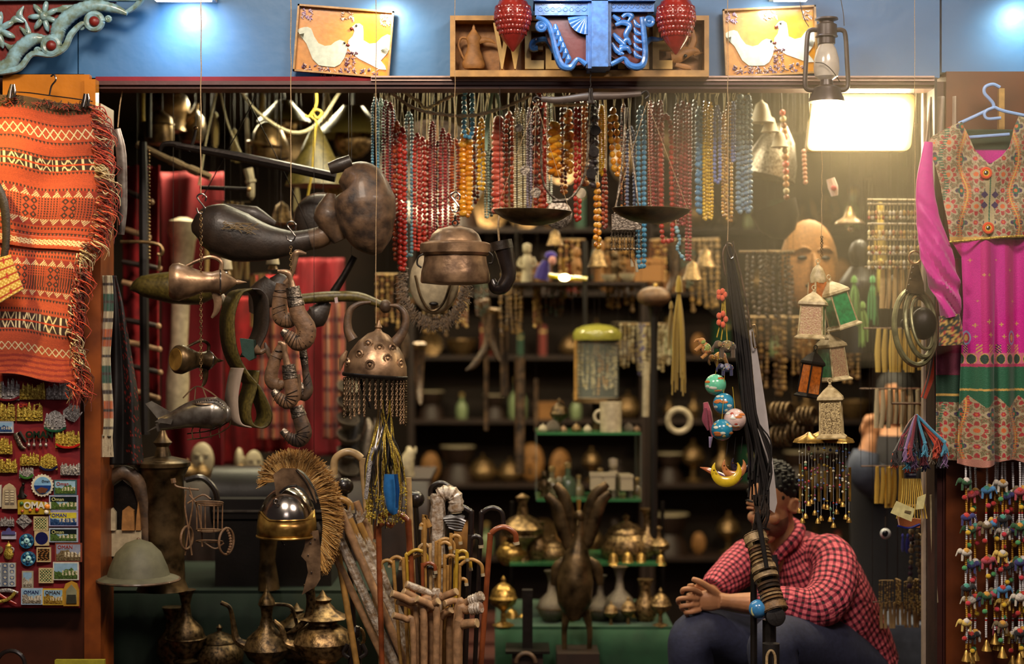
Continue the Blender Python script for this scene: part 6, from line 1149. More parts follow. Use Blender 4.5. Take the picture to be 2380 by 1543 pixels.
for i, (x, y, r, c, c2, lb) in enumerate(((1663, 894, 25, '6cc8a0', 'a8c890', 'sea green globe ornament, highest of the hanging globes'), (1682, 938, 25, '2f8ab0', 'd8dcc0', 'blue globe ornament with a white patch, second from the top'), (1708, 975, 26, 'd8bcb4', 'b04a3a', 'pinkish white globe ornament with a red line'), (1678, 999, 25, '2a86a8', 'c0a860', 'blue globe ornament, lowest of the hanging globes'))):
    m = MB(); pxs(x, y, Y - .02 * i, r, c, mb=m, seg=24, rng=16); n = MB()
    for j in range(9):
        a = rnd.uniform(-2.6, -.5); b = rnd.uniform(-.9, .9); rr_ = r * k(Y) * .99; p = P(x, y, Y - .02 * i) + Vector((cos(a) * cos(b), sin(a) * cos(b), sin(b))) * rr_; d = (p - P(x, y, Y - .02 * i)).normalized(); n.sph(p, (.006 + .004 * (j % 3), .005, .0012), 8, 5, rot=d.to_track_quat('Z', 'Y'), c_=(c2, 'e0e0d0', 'c87840')[j % 3])
    T('globe_ornament', lb, 'ornament', (x, y, Y - .02 * i), [('ball', m, 'gloss'), ('land_pattern', n, 'gloss'), ('cord', pxt([(x, y - r), (x + (1690 - x) * .3, y - r - 50)], .8, Y - .02 * i, sm=1, seg=5), 'yellow_cord')])
T('globe_ornament', 'blue globe ornament hanging low beside the leather bracelet post', 'ornament', (1762, 1415, -.1), [('ball', pxs(1762, 1415, -.1, 22, '3f86c0', mb=MB(), seg=24, rng=16), 'gloss'), ('land_pattern', pxs(1752, 1420, -.118, (7, 12), 'c8c890', .4), 'gloss'), ('cord', pxt([(1762, 1394), (1770, 1240)], .8, -.1, sm=1, seg=5), 'black_cord')])
T('yellow_cord_loop', 'yellow cords with two orange cloth flowers above the hanging animals', 'cord', (1680, 670, Y), [('cord', MB().px([(1680, 680), (1676, 740), (1666, 784)], 1.6, Y, 5).px([(1682, 680), (1682, 740), (1676, 790)], 1.6, Y, 5).px([(1684, 672), (1686, 720), (1690, 790)], 1.6, Y, 5), 'yellow_cord'),
    ('cloth_flower', (lambda m: [pxs(1677 + 8 * cos(a), 685 + 8 * sin(a), Y - .01, (6, 8), 'd8603c', mb=m, seg=8, rng=5) for a in (0, 1.3, 2.5, 3.8, 5)] and m)(MB()), 'fabric'), ('cloth_flower', (lambda m: [pxs(1678 + 9 * cos(a), 742 + 13 * sin(a), Y - .01, (6, 8), 'd8603c', mb=m, seg=8, rng=5) for a in (0, 1.3, 2.5, 3.8, 5)] and m)(MB()), 'fabric')])
def toy_elephant(x, y, s, c, c2, label, Y, rot=0):
    m = MB(); M = Matrix.Translation(P(x, y, Y)) @ Matrix.Rotation(rot, 4, 'Y') @ Matrix.Scale(s * k(Y), 4)
    m.sph((0, 0, 0), (.5, .3, .34), 14, 10, m=M, c_=c); m.sph((-.5, 0, .12), (.24, .2, .24), 12, 8, m=M, c_=c); m.tube([(-.66, 0, .1), (-.8, 0, -.1), (-.78, 0, -.3)], [.1, .08, .05], 8, 4, m=M, c_=c)
    for lx in (-.3, .3):
        for ly in (-.15, .15): m.tube([(lx, ly, -.15), (lx * 1.05, ly, -.6)], [.13, .11], 8, 1, m=M, c_=c)
    n = MB(); n.sph((0, 0, .04), (.34, .33, .33), 12, 8, m=M, c_=c2); 
    for i in range(22): n.sph((rnd.uniform(-.4, .4), -.3 * sqrt_(1), rnd.uniform(-.2, .3)), .03, 6, 4, m=M, c_=rnd.choice(('d8c060', '2a5a3a', 'b03020', 'e0e0d0')))
    e = MB(); e.sph((-.42, -.2, .14), (.13, .04, .16), 10, 6, m=M, c_=c2)
    return T('stuffed_elephant', label, 'toy', (x, y, Y), [('body', m, 'fabric'), ('saddle_cloth', n, 'fabric'), ('ear', e, 'fabric')])
sqrt_ = lambda v: 1
toy_elephant(1690, 806, 42, '5a4834', '8a7448', 'dark sequinned toy elephant hanging above the globes, front of the group', -.16); toy_elephant(1640, 810, 36, 'b07a3c', '8a9a4a', 'orange and green sequinned toy elephant hanging at the left of the group', -.12, R(50)); toy_elephant(1672, 830, 34, '9a6a34', 'c89040', 'tan sequinned toy elephant between the other two', -.08, R(-20)); toy_elephant(1690, 855, 30, '2a2a50', '8a8ca0', 'small blue and silver toy elephant just over the sea green globe', -.14)
T('fabric_bird', 'pink stuffed bird hanging left of the globes', 'toy', (1642, 960, -.1), [('body', pxt([(1640, 935), (1645, 960), (1652, 990), (1656, 1015)], [6, 10, 7, 2], -.1, c_='a84a5c'), 'fabric'), ('wing', pxt([(1640, 948), (1638, 975), (1646, 1000)], [4, 7, 2], -.12, fy=.5, c_='7a2c40'), 'fabric'), ('tail_ribbon', pxt([(1652, 1015), (1650, 1040)], [5, 2], -.1, sm=1, c_='9a8ab0'), 'fabric')])
def moon(x, y, r, c, lb, Y, a0=150, a1=395, th=.42):
    m = MB(); pts = [P(x + r * cos(R(-a)) , y - 0 - r * sin(R(a)) , Y) for a in range(a0, a1, 12)]; n = len(pts)
    rs = [r * k(Y) * th * (.08 + .92 * sin(pi * i / (n - 1))) for i in range(n)]; m.tube(pts, rs, 10, 1, .6, c_=c); e = MB(); q = P(x - r * .95, y + r * .1, Y - .015)
    e.sph(q, .003, 6, 4, c_='4a2c14'); e.sph(q + Vector((.012, 0, -.002)), .003, 6, 4, c_='4a2c14'); return T('moon_ornament', lb, 'ornament', (x, y, Y), [('crescent', m, 'gloss'), ('painted_face', e, 'gloss'), ('cord', pxt([(x, y - r), (x + 4, y - r - 40)], .8, Y, sm=1, seg=5), 'black_cord')])
moon(1688, 1090, 30, 'd8b828', 'yellow painted crescent moon with a face, front of the hanging moons', -.17); moon(1706, 1080, 24, 'b87848', 'orange crescent moon behind the yellow one', -.13); moon(1722, 1074, 20, '2a2438', 'dark blue crescent moon, rightmost of three', -.10)
T('pointed_shell', 'orange pointed tip of a wooden ornament sticking out left of the yellow moon', 'ornament', (1640, 1090, -.1), [('shell', pxt([(1627, 1086), (1645, 1092), (1660, 1100)], [1, 6, 8], -.1, c_='b8683c'), 'gloss'), ('rim', pxt([(1660, 1100), (1700, 1118), (1722, 1105)], [8, 12, 6], -.1, c_='6a4a8a'), 'gloss')])
# leather bracelet post
Y = -.10; o = thing('bracelet_post', 'slanted black post carrying stacked tan leather cuffs and bracelets', 'post', P(1760, 1240, Y))
link('post', pxt([(1758, 1238), (1782, 1340), (1798, 1420)], 14, Y, sm=1), 'black_wood', o); link('upright', pxt([(1752, 1300), (1752, 1700)], 8, Y + .04, sm=1), 'black_wood', o); link('upright', pxt([(1788, 1440), (1788, 1700)], 16, Y + .02, sm=1), 'black_wood', o)
link('end_disc', MB().lathe([(22, -8), (24, 0), (22, 8), (18, 9)], seg=28, rot=(R(80), 0, 0), m=Matrix.Translation(P(1802, 1432, Y - .02)) @ Matrix.Scale(k(Y), 4)), 'black_wood', o); link('logo_mark', pxt([(1795, 1430), (1800, 1426), (1806, 1436), (1808, 1442)], 1, Y - .05, sm=1, seg=5), 'bright_steel', o)
link('long_strap', pxt([(1760, 1190), (1772, 1260), (1782, 1320)], [6, 6, 5], Y - .05, fy=.4), 'black_cord', o)
def bracelet(t, r, w_, mt, label, wide=False):
    c = P(1756, 1250, Y).lerp(P(1800, 1415, Y), t); ax = (P(1800, 1415, Y) - P(1756, 1250, Y)).normalized(); rot = Vector((ax.x, ax.y - .55, ax.z)).to_track_quat('Z', 'Y').to_matrix().to_4x4(); M = Matrix.Translation(c) @ rot @ Matrix.Scale(k(Y), 4)
    m = MB(); h = w_ / 2
    m.lathe([(r - 3, -h), (r, -h), (r + 1, -h * .6), (r, 0), (r + 1, h * .6), (r, h), (r - 3, h), (r - 3, -h)], seg=36 if not wide else 12, flute=36 if not wide else 0, fd=.03, m=M, caps=False); m.sharp = 30
    parts = [('band', m, mt)]; s_ = MB(); s_.torus((0, 0, h * .8), r + .8, .9, 30, 5, rot=(R(90), 0, 0), m=M); s_.torus((0, 0, -h * .8), r + .8, .9, 30, 5, rot=(R(90), 0, 0), m=M); parts.append(('stitching', s_, 'leather_worn')); return T('leather_bracelet', label, 'bracelet', (sx2px(c.x), 0, Y), parts, 'leather bracelets on the slanted post')
def sx2px(x): return 1190 + x / k(Y)
bl = [(.02, 27, 24, 'leather_pale2', 'wide pale stitched leather cuff at the top of the post', 1), (.15, 23, 7, 'leather_tan2', 0, 0), (.20, 23, 6, 'leather_worn', 0, 0), (.25, 24, 6, 'leather_pale2', 0, 0), (.30, 24, 6, 'leather_tan2', 0, 0), (.35, 23, 7, 'leather_pale2', 0, 0), (.44, 29, 17, 'leather_pale2', 'wide pale checked leather cuff, upper of the middle pair', 1), (.55, 29, 16, 'leather_pale2', 'wide pale checked leather cuff, lower of the middle pair', 1), (.66, 25, 6, 'leather_worn', 0, 0), (.71, 25, 8, 'leather', 0, 0), (.78, 25, 6, 'leather_tan2', 0, 0), (.83, 26, 6, 'leather_pale2', 0, 0), (.88, 26, 6, 'leather_tan2', 0, 0), (.98, 30, 22, 'leather_tan2', 'wide tan leather cuff stamped with a geometric mark, lowest on the post', 1)]
mat('leather_pale2', 'b89c70', .55, var=.45, vs=60, bump=.9, bs=160); mat('leather_tan2', '8e6c44', .55, var=.5, vs=60, bump=.9, bs=160)
nb = 0
for t, r, w_, mt, lb, wd in bl:
    if not lb: lb = 'narrow braided leather bracelet, %s of the narrow ones from the top of the post' % nth(nb); nb += 1
    bracelet(t, r, w_, mt, lb, bool(wd))
T('zip_pouch', 'small black pouch with a pale zip standing below the bracelet post', 'pouch', (1792, 1530, -.16), [('body', pxt([(1792, 1495), (1792, 1600)], 20, -.12, sm=1, seg=12), 'black_cord'), ('zip_edge', MB().px([(1782, 1560), (1783, 1524), (1792, 1512), (1801, 1524), (1802, 1560)], 3.5, -.15), 'leather_pale2'), ('zip', pxt([(1792, 1514), (1792, 1560)], 1.6, -.16, sm=1), 'iron')])
# ------------------------------------------------------------------ mosaic lanterns
def lantern(label, x, y0, y1, w_, Y, rot, mt, gl, tiltz=0, dome=False):
    H = y1 - y0; o = thing('mosaic_lantern', label, 'lantern', P(x, y1, Y)); M = Matrix.Translation(P(x, (y0 + y1) / 2, Y)) @ Matrix.Rotation(rot, 4, 'Y') @ Matrix.Rotation(tiltz, 4, 'Z') @ Matrix.Scale(k(Y), 4) @ Matrix.Translation((0, 0, -H / 2)); h = w_ / 2; s2 = 2 ** .5
    sq = lambda pr: MB().lathe([(a * s2, b) for a, b in pr], seg=4, m=M @ Matrix.Rotation(R(45), 4, 'Z'))
    q = sq([(h, 0), (h * 1.02, 3), (h * .82, 9), (h * .78, 11)]); q.sharp = 20; link('base', q, mt, o)
    if dome: q = MB().lathe([(h * .8, H * .5), (h * .86, H * .56), (h * .8, H * .7), (h * .5, H * .86), (h * .15, H * .94), (1, H)], seg=20, m=M)
    else: q = sq([(h * .74, H * .66), (h * .9, H * .69), (h * .86, H * .74), (h * .45, H * .86), (h * .14, H * .93), (h * .12, H * .95)]); q.sharp = 25
    link('roof', q, mt, o); n = MB(); n.sph((0, 0, H * .97), 3.5, m=M); n.torus((0, 0, H * 1.03), 5, 1.2, m=M); link('finial', n, mt, o)
    top = H * (.52 if dome else .67)
    for a in range(4):
        A = R(45 + 90 * a); n = MB(); n.tube([(cos(A) * h * .78 * s2, sin(A) * h * .78 * s2, 9), (cos(A) * h * .7 * s2, sin(A) * h * .7 * s2, top)], 2.2, 6, 1, m=M); link('corner_post', n, mt, o)
        B_ = R(90 * a); n = MB(); c, s_ = cos(B_), sin(B_)
        for (f0, f1, z0, z1) in ((.78, .7, 11, top),): n.add([(c * h * f0 - s_ * h * f0 * .92, s_ * h * f0 + c * h * f0 * .92, z0), (c * h * f0 + s_ * h * f0 * .92, s_ * h * f0 - c * h * f0 * .92, z0), (c * h * f1 + s_ * h * f1 * .92, s_ * h * f1 - c * h * f1 * .92, z1), (c * h * f1 - s_ * h * f1 * .92, s_ * h * f1 + c * h * f1 * .92, z1)], [(0, 1, 2, 3)], m=M)
        link('pane', n, gl if isinstance(gl, str) else gl[a % 2], o)
    return o
mat('mosaic_glass', 'a8705c', .3, trans=.1, var=.8, vs=260, bump=1, bs=200, col2='c8b080')
mat('filigree', 'd8c088', .4, var=.9, vs=220, bump=1., bs=260, col2='5a4420', bd=.004)
lantern('domed lantern with orange panes at the top of the hanging cluster', 1901, 610, 705, 44, -.04, 0, 'ivory_paint', 'amber_glass', R(20), True)
lantern('square cream lantern with a pink mosaic front, foremost of the cluster', 1889, 672, 788, 70, -.14, R(3), 'ivory_paint', ('green_glass', 'mosaic_glass'), R(-18))
lantern('tilted cream lantern with a bright green pane at the right of the cluster', 1945, 645, 765, 62, -.06, R(-17), 'ivory_paint', 'green_glass', R(20))
lantern('worn cream lantern with green and copper panes below the tilted one', 1932, 770, 886, 62, -.05, R(-6), 'ivory_paint', ('green_glass', 'mosaic_glass'), R(32))
lantern('small black lantern with orange panes at the lower left of the cluster', 1886, 810, 925, 46, -.12, R(9), 'iron', 'amber_glass', R(30))
lantern('pale gold pierced metal lantern at the bottom of the cluster', 1931, 888, 1018, 66, -.13, R(-2), 'ivory_paint', 'filigree', R(-14))
# ------------------------------------------------------------------ wind chime
Y = -.02; o = thing('wind_chime', 'brass wind chime with beads, tubes and little bells over the seated man', 'wind chime', P(1914, 1010, Y))
for i, (x, y) in enumerate(((1880, 1022), (1914, 1014), (1950, 1022))): m = MB(); m.lathe([(34, -6), (30, 2), (10, 12), (3, 18)], seg=20, flute=10, fd=.1, m=Matrix.Translation(P(x, y, Y + .02 * i)) @ Matrix.Scale(k(Y), 4)); link('crown', m, 'brass', o)
for i in range(17):
    x = 1858 + i * 7.2; Yi = Y + .05 * sin(i * 2.1); y1 = 1180 + 24 * sin(i * 1.3) + (10 if 6 < i < 12 else 0); m = MB(); m.px([(x, 1028), (x, y1)], .5, Yi, 4, 1)
    for j in range(7): pxs(x, 1040 + rnd.uniform(0, y1 - 1045), Yi, rnd.uniform(2, 4), rnd.choice(('c83a2c', 'd8d0b0', '4a6aa8', 'b89c40', '5a8a6a', 'c0b8a8', '8a3a5a')), mb=m, seg=8, rng=5)
    link('bead_string', m, 'bead_amber', o)
    if i % 2 == 0: m = MB(); m.px([(x + 2, 1078 + 8 * (i % 3)), (x + 2, 1165)], 3.2, Yi, 8, 1); link('chime_tube', m, 'brass', o)
    m = MB(); m.lathe([(6.5, -12), (5, -6), (3, -2), (1, 0)], seg=12, m=Matrix.Translation(P(x, y1, Yi)) @ Matrix.Scale(k(Y), 4)); link('little_bell', m, 'brass', o)
# ------------------------------------------------------------------ ring globe
Y = -.10; o = thing('ring_globe', 'aged brass ring globe with a dark ball inside oval rings, left of the pink dress', 'ornament', P(2126, 590, Y))
link('hanging_ring', MB().torus(P(2126, 598, Y), 14 * k(), 2.2 * k()), 'old_brass', o); link('bracket', MB().pxprism([(2118, 615), (2134, 615), (2146, 660), (2148, 684), (2104, 680), (2110, 650)], Y, .012), 'dark_brass', o)
link('rivet_row', (lambda m: [pxs(x, y, Y - .01, 2.4, mb=m, seg=6, rng=4) for x, y in ((2122, 622), (2119, 634), (2116, 648), (2112, 662), (2108, 676))] and m)(MB()), 'bright_steel', o)
def ell(cx, cy, a, b, tilt, r, fy, mt, nm):
    pts = [P(cx + a * cos(t) * cos(tilt) - b * sin(t) * sin(tilt), cy + a * cos(t) * sin(tilt) + b * sin(t) * cos(tilt), Y + .04 * cos(t + .8)) for t in [2 * pi * i / 48 for i in range(49)]]
    m = MB(); m.tube(pts, r * k(), 8, 1, fy); link(nm, m, mt, o)
mat('ring_brass', '8e8a62', .4, .5, var=.5, vs=40, bump=.4); ell(2127, 760, 48, 88, R(-4), 6.5, 1.6, 'ring_brass', 'outer_ring'); ell(2137, 755, 31, 75, R(-8), 6, 1.6, 'ring_brass', 'middle_ring'); ell(2144, 752, 24, 60, R(-10), 4, 1.4, 'ring_brass', 'inner_ring')
link('ball', pxs(2146, 752, Y, (30, 38), mb=MB(), seg=24, rng=16, fy=1.0), 'iron', o); link('ball', pxs(2106, 752, Y + .06, 14), 'iron', o)
# ------------------------------------------------------------------ tassel bundle
Y = -.08; o = thing('tassel_bundle', 'bunch of many coloured wool tassels hanging left of the dress hem', 'tassels', P(2130, 962, Y)); TC = ['1c1418', '1c1418', '2a2050', 'c8482c', 'd86038', '3a6a8a', '4a98b8', '7a2838', 'b8a890', '281c1c', '8a6a9a', 'b83040', '3a2a28', '1c1a24']
for i in range(44):
    a = rnd.uniform(0, 1); x1 = 2072 + 128 * a; y1 = 1040 + 62 * rnd.random() * (1 - abs(a - .5) * .6); Yi = Y + rnd.uniform(-.06, .05); c = rnd.choice(TC) if 6 < i < 38 else TC[(i * 5) % len(TC)]
    if x1 > 2150 and y1 < 1070: c = rnd.choice(('d86038', '4a98b8', 'c8482c'))
    m = MB(); m.px([(2130, 964), (2130 + (x1 - 2130) * .4, 990), (x1, y1 - 28)], [3, 3.5, 4], Yi, 6, 4, c_=c); pxs(x1, y1 - 28, Yi, 5, c, mb=m, seg=8, rng=5)
    for j in range(14): m.px([(x1, y1 - 28), (x1 + rnd.uniform(-7, 7), y1 - 12), (x1 + rnd.uniform(-11, 11), y1 + rnd.uniform(-3, 6))], 1.2, Yi + rnd.uniform(-.01, .01), 4, 2, c_=c)
    link('tassel', m, 'fabric', o)
# paper tags under it
T('pin_packet', 'clear packet of golden sticks with cream paper tags hanging under the tassel bundle', 'packet', (2110, 1110, -.06), [('stick_bunch', (lambda m: [m.px([(2098 + i * 4, 1112), (2096 + i * 5, 1160), (2084 + i * 7, 1205)], 1.8, -.06, 5, 3, c_=('c8a850', 'b89440')[i % 2]) for i in range(11)] and m)(MB()), 'gloss'), ('paper_tag', MB().pxprism([(2084, 1164), (2126, 1182), (2118, 1212), (2070, 1192)], -.09, .004, c_='cfc68c'), 'paint'), ('paper_tag', MB().pxprism([(2132, 1156), (2152, 1148), (2146, 1182), (2128, 1184)], -.08, .004, c_='cfc68c'), 'paint'), ('sticker', MB().pxprism([(2104, 1186), (2118, 1188), (2116, 1194), (2102, 1190)], -.094, .002, c_='6a5a3a'), 'paint'), ('cap', pxt([(2104, 1104), (2128, 1104)], 6, -.06, sm=1, c_='141430'), 'paint')])
# ------------------------------------------------------------------ pink dress
Y = -.10; D = thing('embroidered_dress', 'magenta dress with heavily embroidered bodice and green banded hem on a blue hanger', 'dress', P(2300, 260, Y))
mat('dress_fabric', rough=.7, attr=True, var=.10, vs=200, bump=.6, bs=260, sheen=.15)
G = {n: hx(c) for n, c in dict(base='625c3c', wht='a89a78', red='a82430', org='c86430', grn='2c6448', pur='3a2450', mag='c8108c', gld='c8a050', pnk='c86a80', dgr='1c5a3c', olv='6a6038', mg2='b00c50').items()}
def emb(x, y, c, msk):      # flower and scroll embroidery over cells
    dx = np.abs(x - 2294); n = rr.rand(len(x)); q = msk
    c[q] = G['base']; c[q & (n > .66)] = G['wht'] * .75; c[q & (n > .58) & (n < .64)] = G['red']; c[q & (n < .16)] = G['olv']
    for (sx, sy, ox, oy, R_, pc, cc, np_) in ((62, 74, 0, 0, 27, 'red', 'wht', 8), (62, 74, 31, 37, 20, 'pur', 'grn', 4), (62, 74, 31, 0, 12, 'org', 'wht', 6), (62, 74, 0, 37, 12, 'pnk', 'red', 6)):
        ux = (dx + ox) % sx - sx / 2; uy = (y + oy) % sy - sy / 2; r = np.hypot(ux, uy); a = np.arctan2(uy, ux); pet = R_ * (.55 + .45 * np.abs(np.cos(a * np_ / 2)))
        c[q & (r < pet) & (r > pet - 5)] = G['wht']; c[q & (r < pet - 5) & (n > .2)] = G[pc]; c[q & (r < R_ * .42)] = G[cc]; c[q & (r < R_ * .2)] = G['org']
    t = dx - (58 + 10 * np.sin(y / 26)); c[q & (np.abs(t) < 7) & ((y / 3).astype(int) % 2 == 0)] = G['org']; c[q & (np.abs(t) < 1.6)] = G['gld']
    t = dx - (104 + 8 * np.sin(y / 20 + 2)); c[q & (np.abs(t) < 5) & ((y / 3).astype(int) % 2 == 0)] = G['grn']
def bod_col(u, v):
    x, y = bod_xy(u, v); c = np.zeros((len(u), 3)); emb(x, y, c, x == x); dx = np.abs(x - 2294); s_ = (dx < 12) & (y > 412); c[s_] = G['wht']; c[s_ & (rr.rand(len(x)) > .6)] = hx('b0a070'); c[(dx < 1.5) & (y > 412)] = G['grn']
    d = (np.abs(np.abs(dx - 13) / 9) + np.abs(np.abs(y - 466) - 12) / 9) < 1; c[d] = G['pur']; c[y > 551] = G['gld']; return c
XT = [2148, 2165, 2200, 2232, 2240, 2262, 2292, 2320, 2338, 2350, 2362, 2400, 2450]; YT_ = [345, 318, 298, 284, 300, 350, 385, 366, 345, 300, 272, 285, 310]
def bod_xy(u, v): xl = np.interp(v, [0, .15, .5, 1], [2150, 2160, 2186, 2204]); x = xl + (2445 - xl) * u; yt = np.interp(x, XT, YT_); yb = 562 - 14 * u; return x, yt + (yb - yt) * v
def bod_pos(u, v): x, y = bod_xy(u, v); YY = Y - .03 * np.sin(pi * np.clip((x - 2140) / 310, 0, 1)) + .008 * np.sin(y / 30 + x / 22) + .018 * np.exp(-((x - 2238) / 14) ** 2); return sx_(x, Y), YY, sz_(y, Y)
sheet('bodice', bod_pos, 230, 220, 'dress_fabric', D, bod_col, .004)
def back_pos(u, v): x = 2215 + 235 * u; y = 300 + 80 * v; return sx_(x, Y + .04), Y + .05 + 0 * u, sz_(y, Y + .04)
def back_col(u, v): c = np.tile(hx('2a3a20'), (len(u), 1)); c[v > .62] = G['mag']; return c
sheet('back_neckline', back_pos, 20, 20, 'fabric', D, back_col, .003)
def sk_xy(u, v): y = 556 + 520 * v + 8 * np.sin(u * 9) * v; xl = np.interp(v, [0, .3, .6, 1], [2208, 2212, 2236, 2222]); xl = np.interp(v, [0, .08, .3, 1], [2206, 2236, 2240, 2222]); return xl + (2452 - xl) * u, y
def sk_col(u, v):
    x, y = sk_xy(u, v); c = np.tile(G['mag'], (len(u), 1)) * (.86 + .2 * rr.rand(len(u)))[:, None]; f = x / 250 * 2 * pi
    st = (np.sin(x / 9.5) > .35) & (y < 840); c[st] = c[st] * .55 + G['mg2'] * .45
    for (px_, py_, r_) in [(2254, 605, 4), (2310, 605, 3), (2278, 640, 4), (2344, 628, 4), (2290, 640, 4), (2266, 700, 3), (2352, 700, 4), (2288, 748, 6), (2322, 754, 5), (2365, 752, 5), (2262, 756, 5), (2292, 778, 6), (2328, 782, 5), (2368, 780, 5), (2262, 782, 4)]:
        a = np.hypot(x - px_, y - py_); th = np.arctan2(y - py_, x - px_); c[a < r_ * (.6 + .4 * np.cos(th * 4))] = G['gld']
    for k_ in range(3):
        ex = (x - (2246 + 102 * k_)) / 9; ey = (y - 785) / 17; e = ex ** 2 + ey ** 2; c[(e < 1)] = hx('8a90b8'); c[e < .5] = G['mg2']; c[e < .2] = G['gld']
    q = (y > 800) & (y < 822) & (np.abs((x / 24) % 1 - .5) < .22) ; c[q & (((y + x) / 4).astype(int) % 2 == 0)] = G['gld']; c[q & ((x / 48).astype(int) % 2 == 0) & (((y - x) / 3).astype(int) % 2 == 0)] = G['pur']
    q = (y > 820) & (y < 846); e = ((x % 22 - 11) / 8) ** 2 + ((y - 834) / 11) ** 2; c[q] = G['pnk']; c[q & (e < 1)] = hx('243c30'); c[q & (e >= 1) & (e < 1.35)] = G['gld']
    c[(y > 845) & (y < 852)] = hx('b03058'); q = (y > 852) & (y < 945); c[q] = G['dgr'] * (.9 + .3 * rr.rand(q.sum()))[:, None]; c[(np.abs(y - 905) < 2.5)] = G['gld']
    emb(x, y, c, (y >= 945) | ((y > 918) & (np.abs((x % 60) - 30) < (y - 918)))); c[y > 1066] = hx('b07868'); return c
def sk_pos(u, v): x, y = sk_xy(u, v); f = x / 13.5; a = (.020 + .014 * v); YY = Y - .02 * v - .015 + a * np.sin(f * .62) + a * .5 * np.sin(f * 1.4 + 1) + .05 * np.exp(-((x - 2308) / 5) ** 2) * np.clip(v - .1, 0, 1); return sx_(x, Y), YY, sz_(y, Y)
sheet('skirt', sk_pos, 250, 420, 'dress_fabric', D, sk_col, .003)
def bk_pos(u, v): x = 2178 + 85 * u; y = 600 + 470 * v + 0 * u; return sx_(x, Y + .06), Y + .07 + .012 * np.sin(u * 9), sz_(y, Y + .06)
def bk_col(u, v):
    y = 600 + 470 * v; x = 2178 + 85 * u; c = np.tile(hx('7a1038'), (len(u), 1)); c[(y > 820) & (y < 870)] = hx('7a3048'); c[(y > 872)] = hx('143c28'); c[np.abs(y - 918) < 2.5] = G['gld']; emb(x, y, c, y > 935); return c
sheet('skirt_back', bk_pos, 60, 260, 'dress_fabric', D, bk_col, .003)
m = MB(); m.px([(2158, 330), (2150, 420), (2156, 500), (2176, 590), (2196, 660), (2212, 736)], [10, 20, 26, 40, 34, 22], Y - .03, 40, 14, .45, c_='c8108c'); v = m.v[0]; ph = (v[:, 0] * 90 + v[:, 2] * 60); w_ = np.clip((1.75 - v[:, 2]) * 1.6, 0, 1); v[:, 1] += w_ * (.030 * np.sin(ph + 2.2 * np.sin(v[:, 2] * 22)) + .012 * np.sin(ph * 2.3)); m.c[0][:] = G['mag']; q = link('sleeve', m, 'satin', D)
m = MB(); m.px([(2206, 732), (2210, 765), (2212, 802)], [24, 27, 30], Y - .03, 26, 8, .5); v = m.v[0]; c = np.tile(hx('1c2c24'), (len(v), 1)); n = rr.rand(len(v)); c[n > .75] = G['gld']; c[n < .14] = G['red']; m.c[0] = c; link('cuff', m, 'fabric', D)
for i, (x, y) in enumerate(((2292, 402), (2297, 530))):
    m = MB(); m.torus(P(x, y, Y - .045), 10 * k(), 4 * k(), 22, 8, c_='e0501c'); m.torus(P(x, y, Y - .048), 6.5 * k(), 1.6 * k(), 18, 6, c_='e0b030'); q = link('button', m, 'fabric', D); q['label'] = 'round orange mirror button'; link('mirror', pxs(x, y, Y - .045, 5.5, fy=.4), 'bright_steel', q)
m = MB(); m.px([(2206, 562), (2260, 558), (2330, 551), (2450, 545)], 2.2, Y - .045, 6, 8, rib=.4); link('waist_braid', m, 'gold', D)
T('clothes_hanger', 'light blue plastic hanger holding the magenta dress', 'hanger', (2310, 250, Y + .02), [('arms', MB().px([(2229, 287), (2270, 268), (2300, 254), (2312, 250), (2324, 255), (2350, 262), (2440, 280)], 4, Y + .01), 'blue_plastic'), ('hook', pxt([(2324, 203), (2308, 196), (2290, 202), (2288, 216), (2300, 230), (2308, 240), (2310, 250)], 4, Y + .01), 'blue_plastic'), ('inner_loop', pxt([(2311, 250), (2294, 256), (2288, 266), (2296, 276), (2326, 274)], 3.6, Y + .0), 'blue_plastic'), ('trouser_bar', pxt([(2238, 320), (2346, 312)], 3.8, Y + .01, sm=1), 'blue_plastic')])
m = MB(); pbox(m, 2322, 2335, 205, 310, .0, .02); one('wooden_peg_strip', m, 'cane', 'narrow light wooden strip on the brown panel behind the hanger', 'strip')
def cur(u, v): x = 2158 + 55 * u - 14 * v * (1 - u); y = 228 + 130 * v; return sx_(x, .06), .03 + .02 * np.sin(u * 11), sz_(y, .06)
tag(sheet('beige_curtain', cur, 40, 20, 'leather_pale', None, None, .004), 'narrow beige curtain gathered at the door edge beside the floodlight', 'curtain')
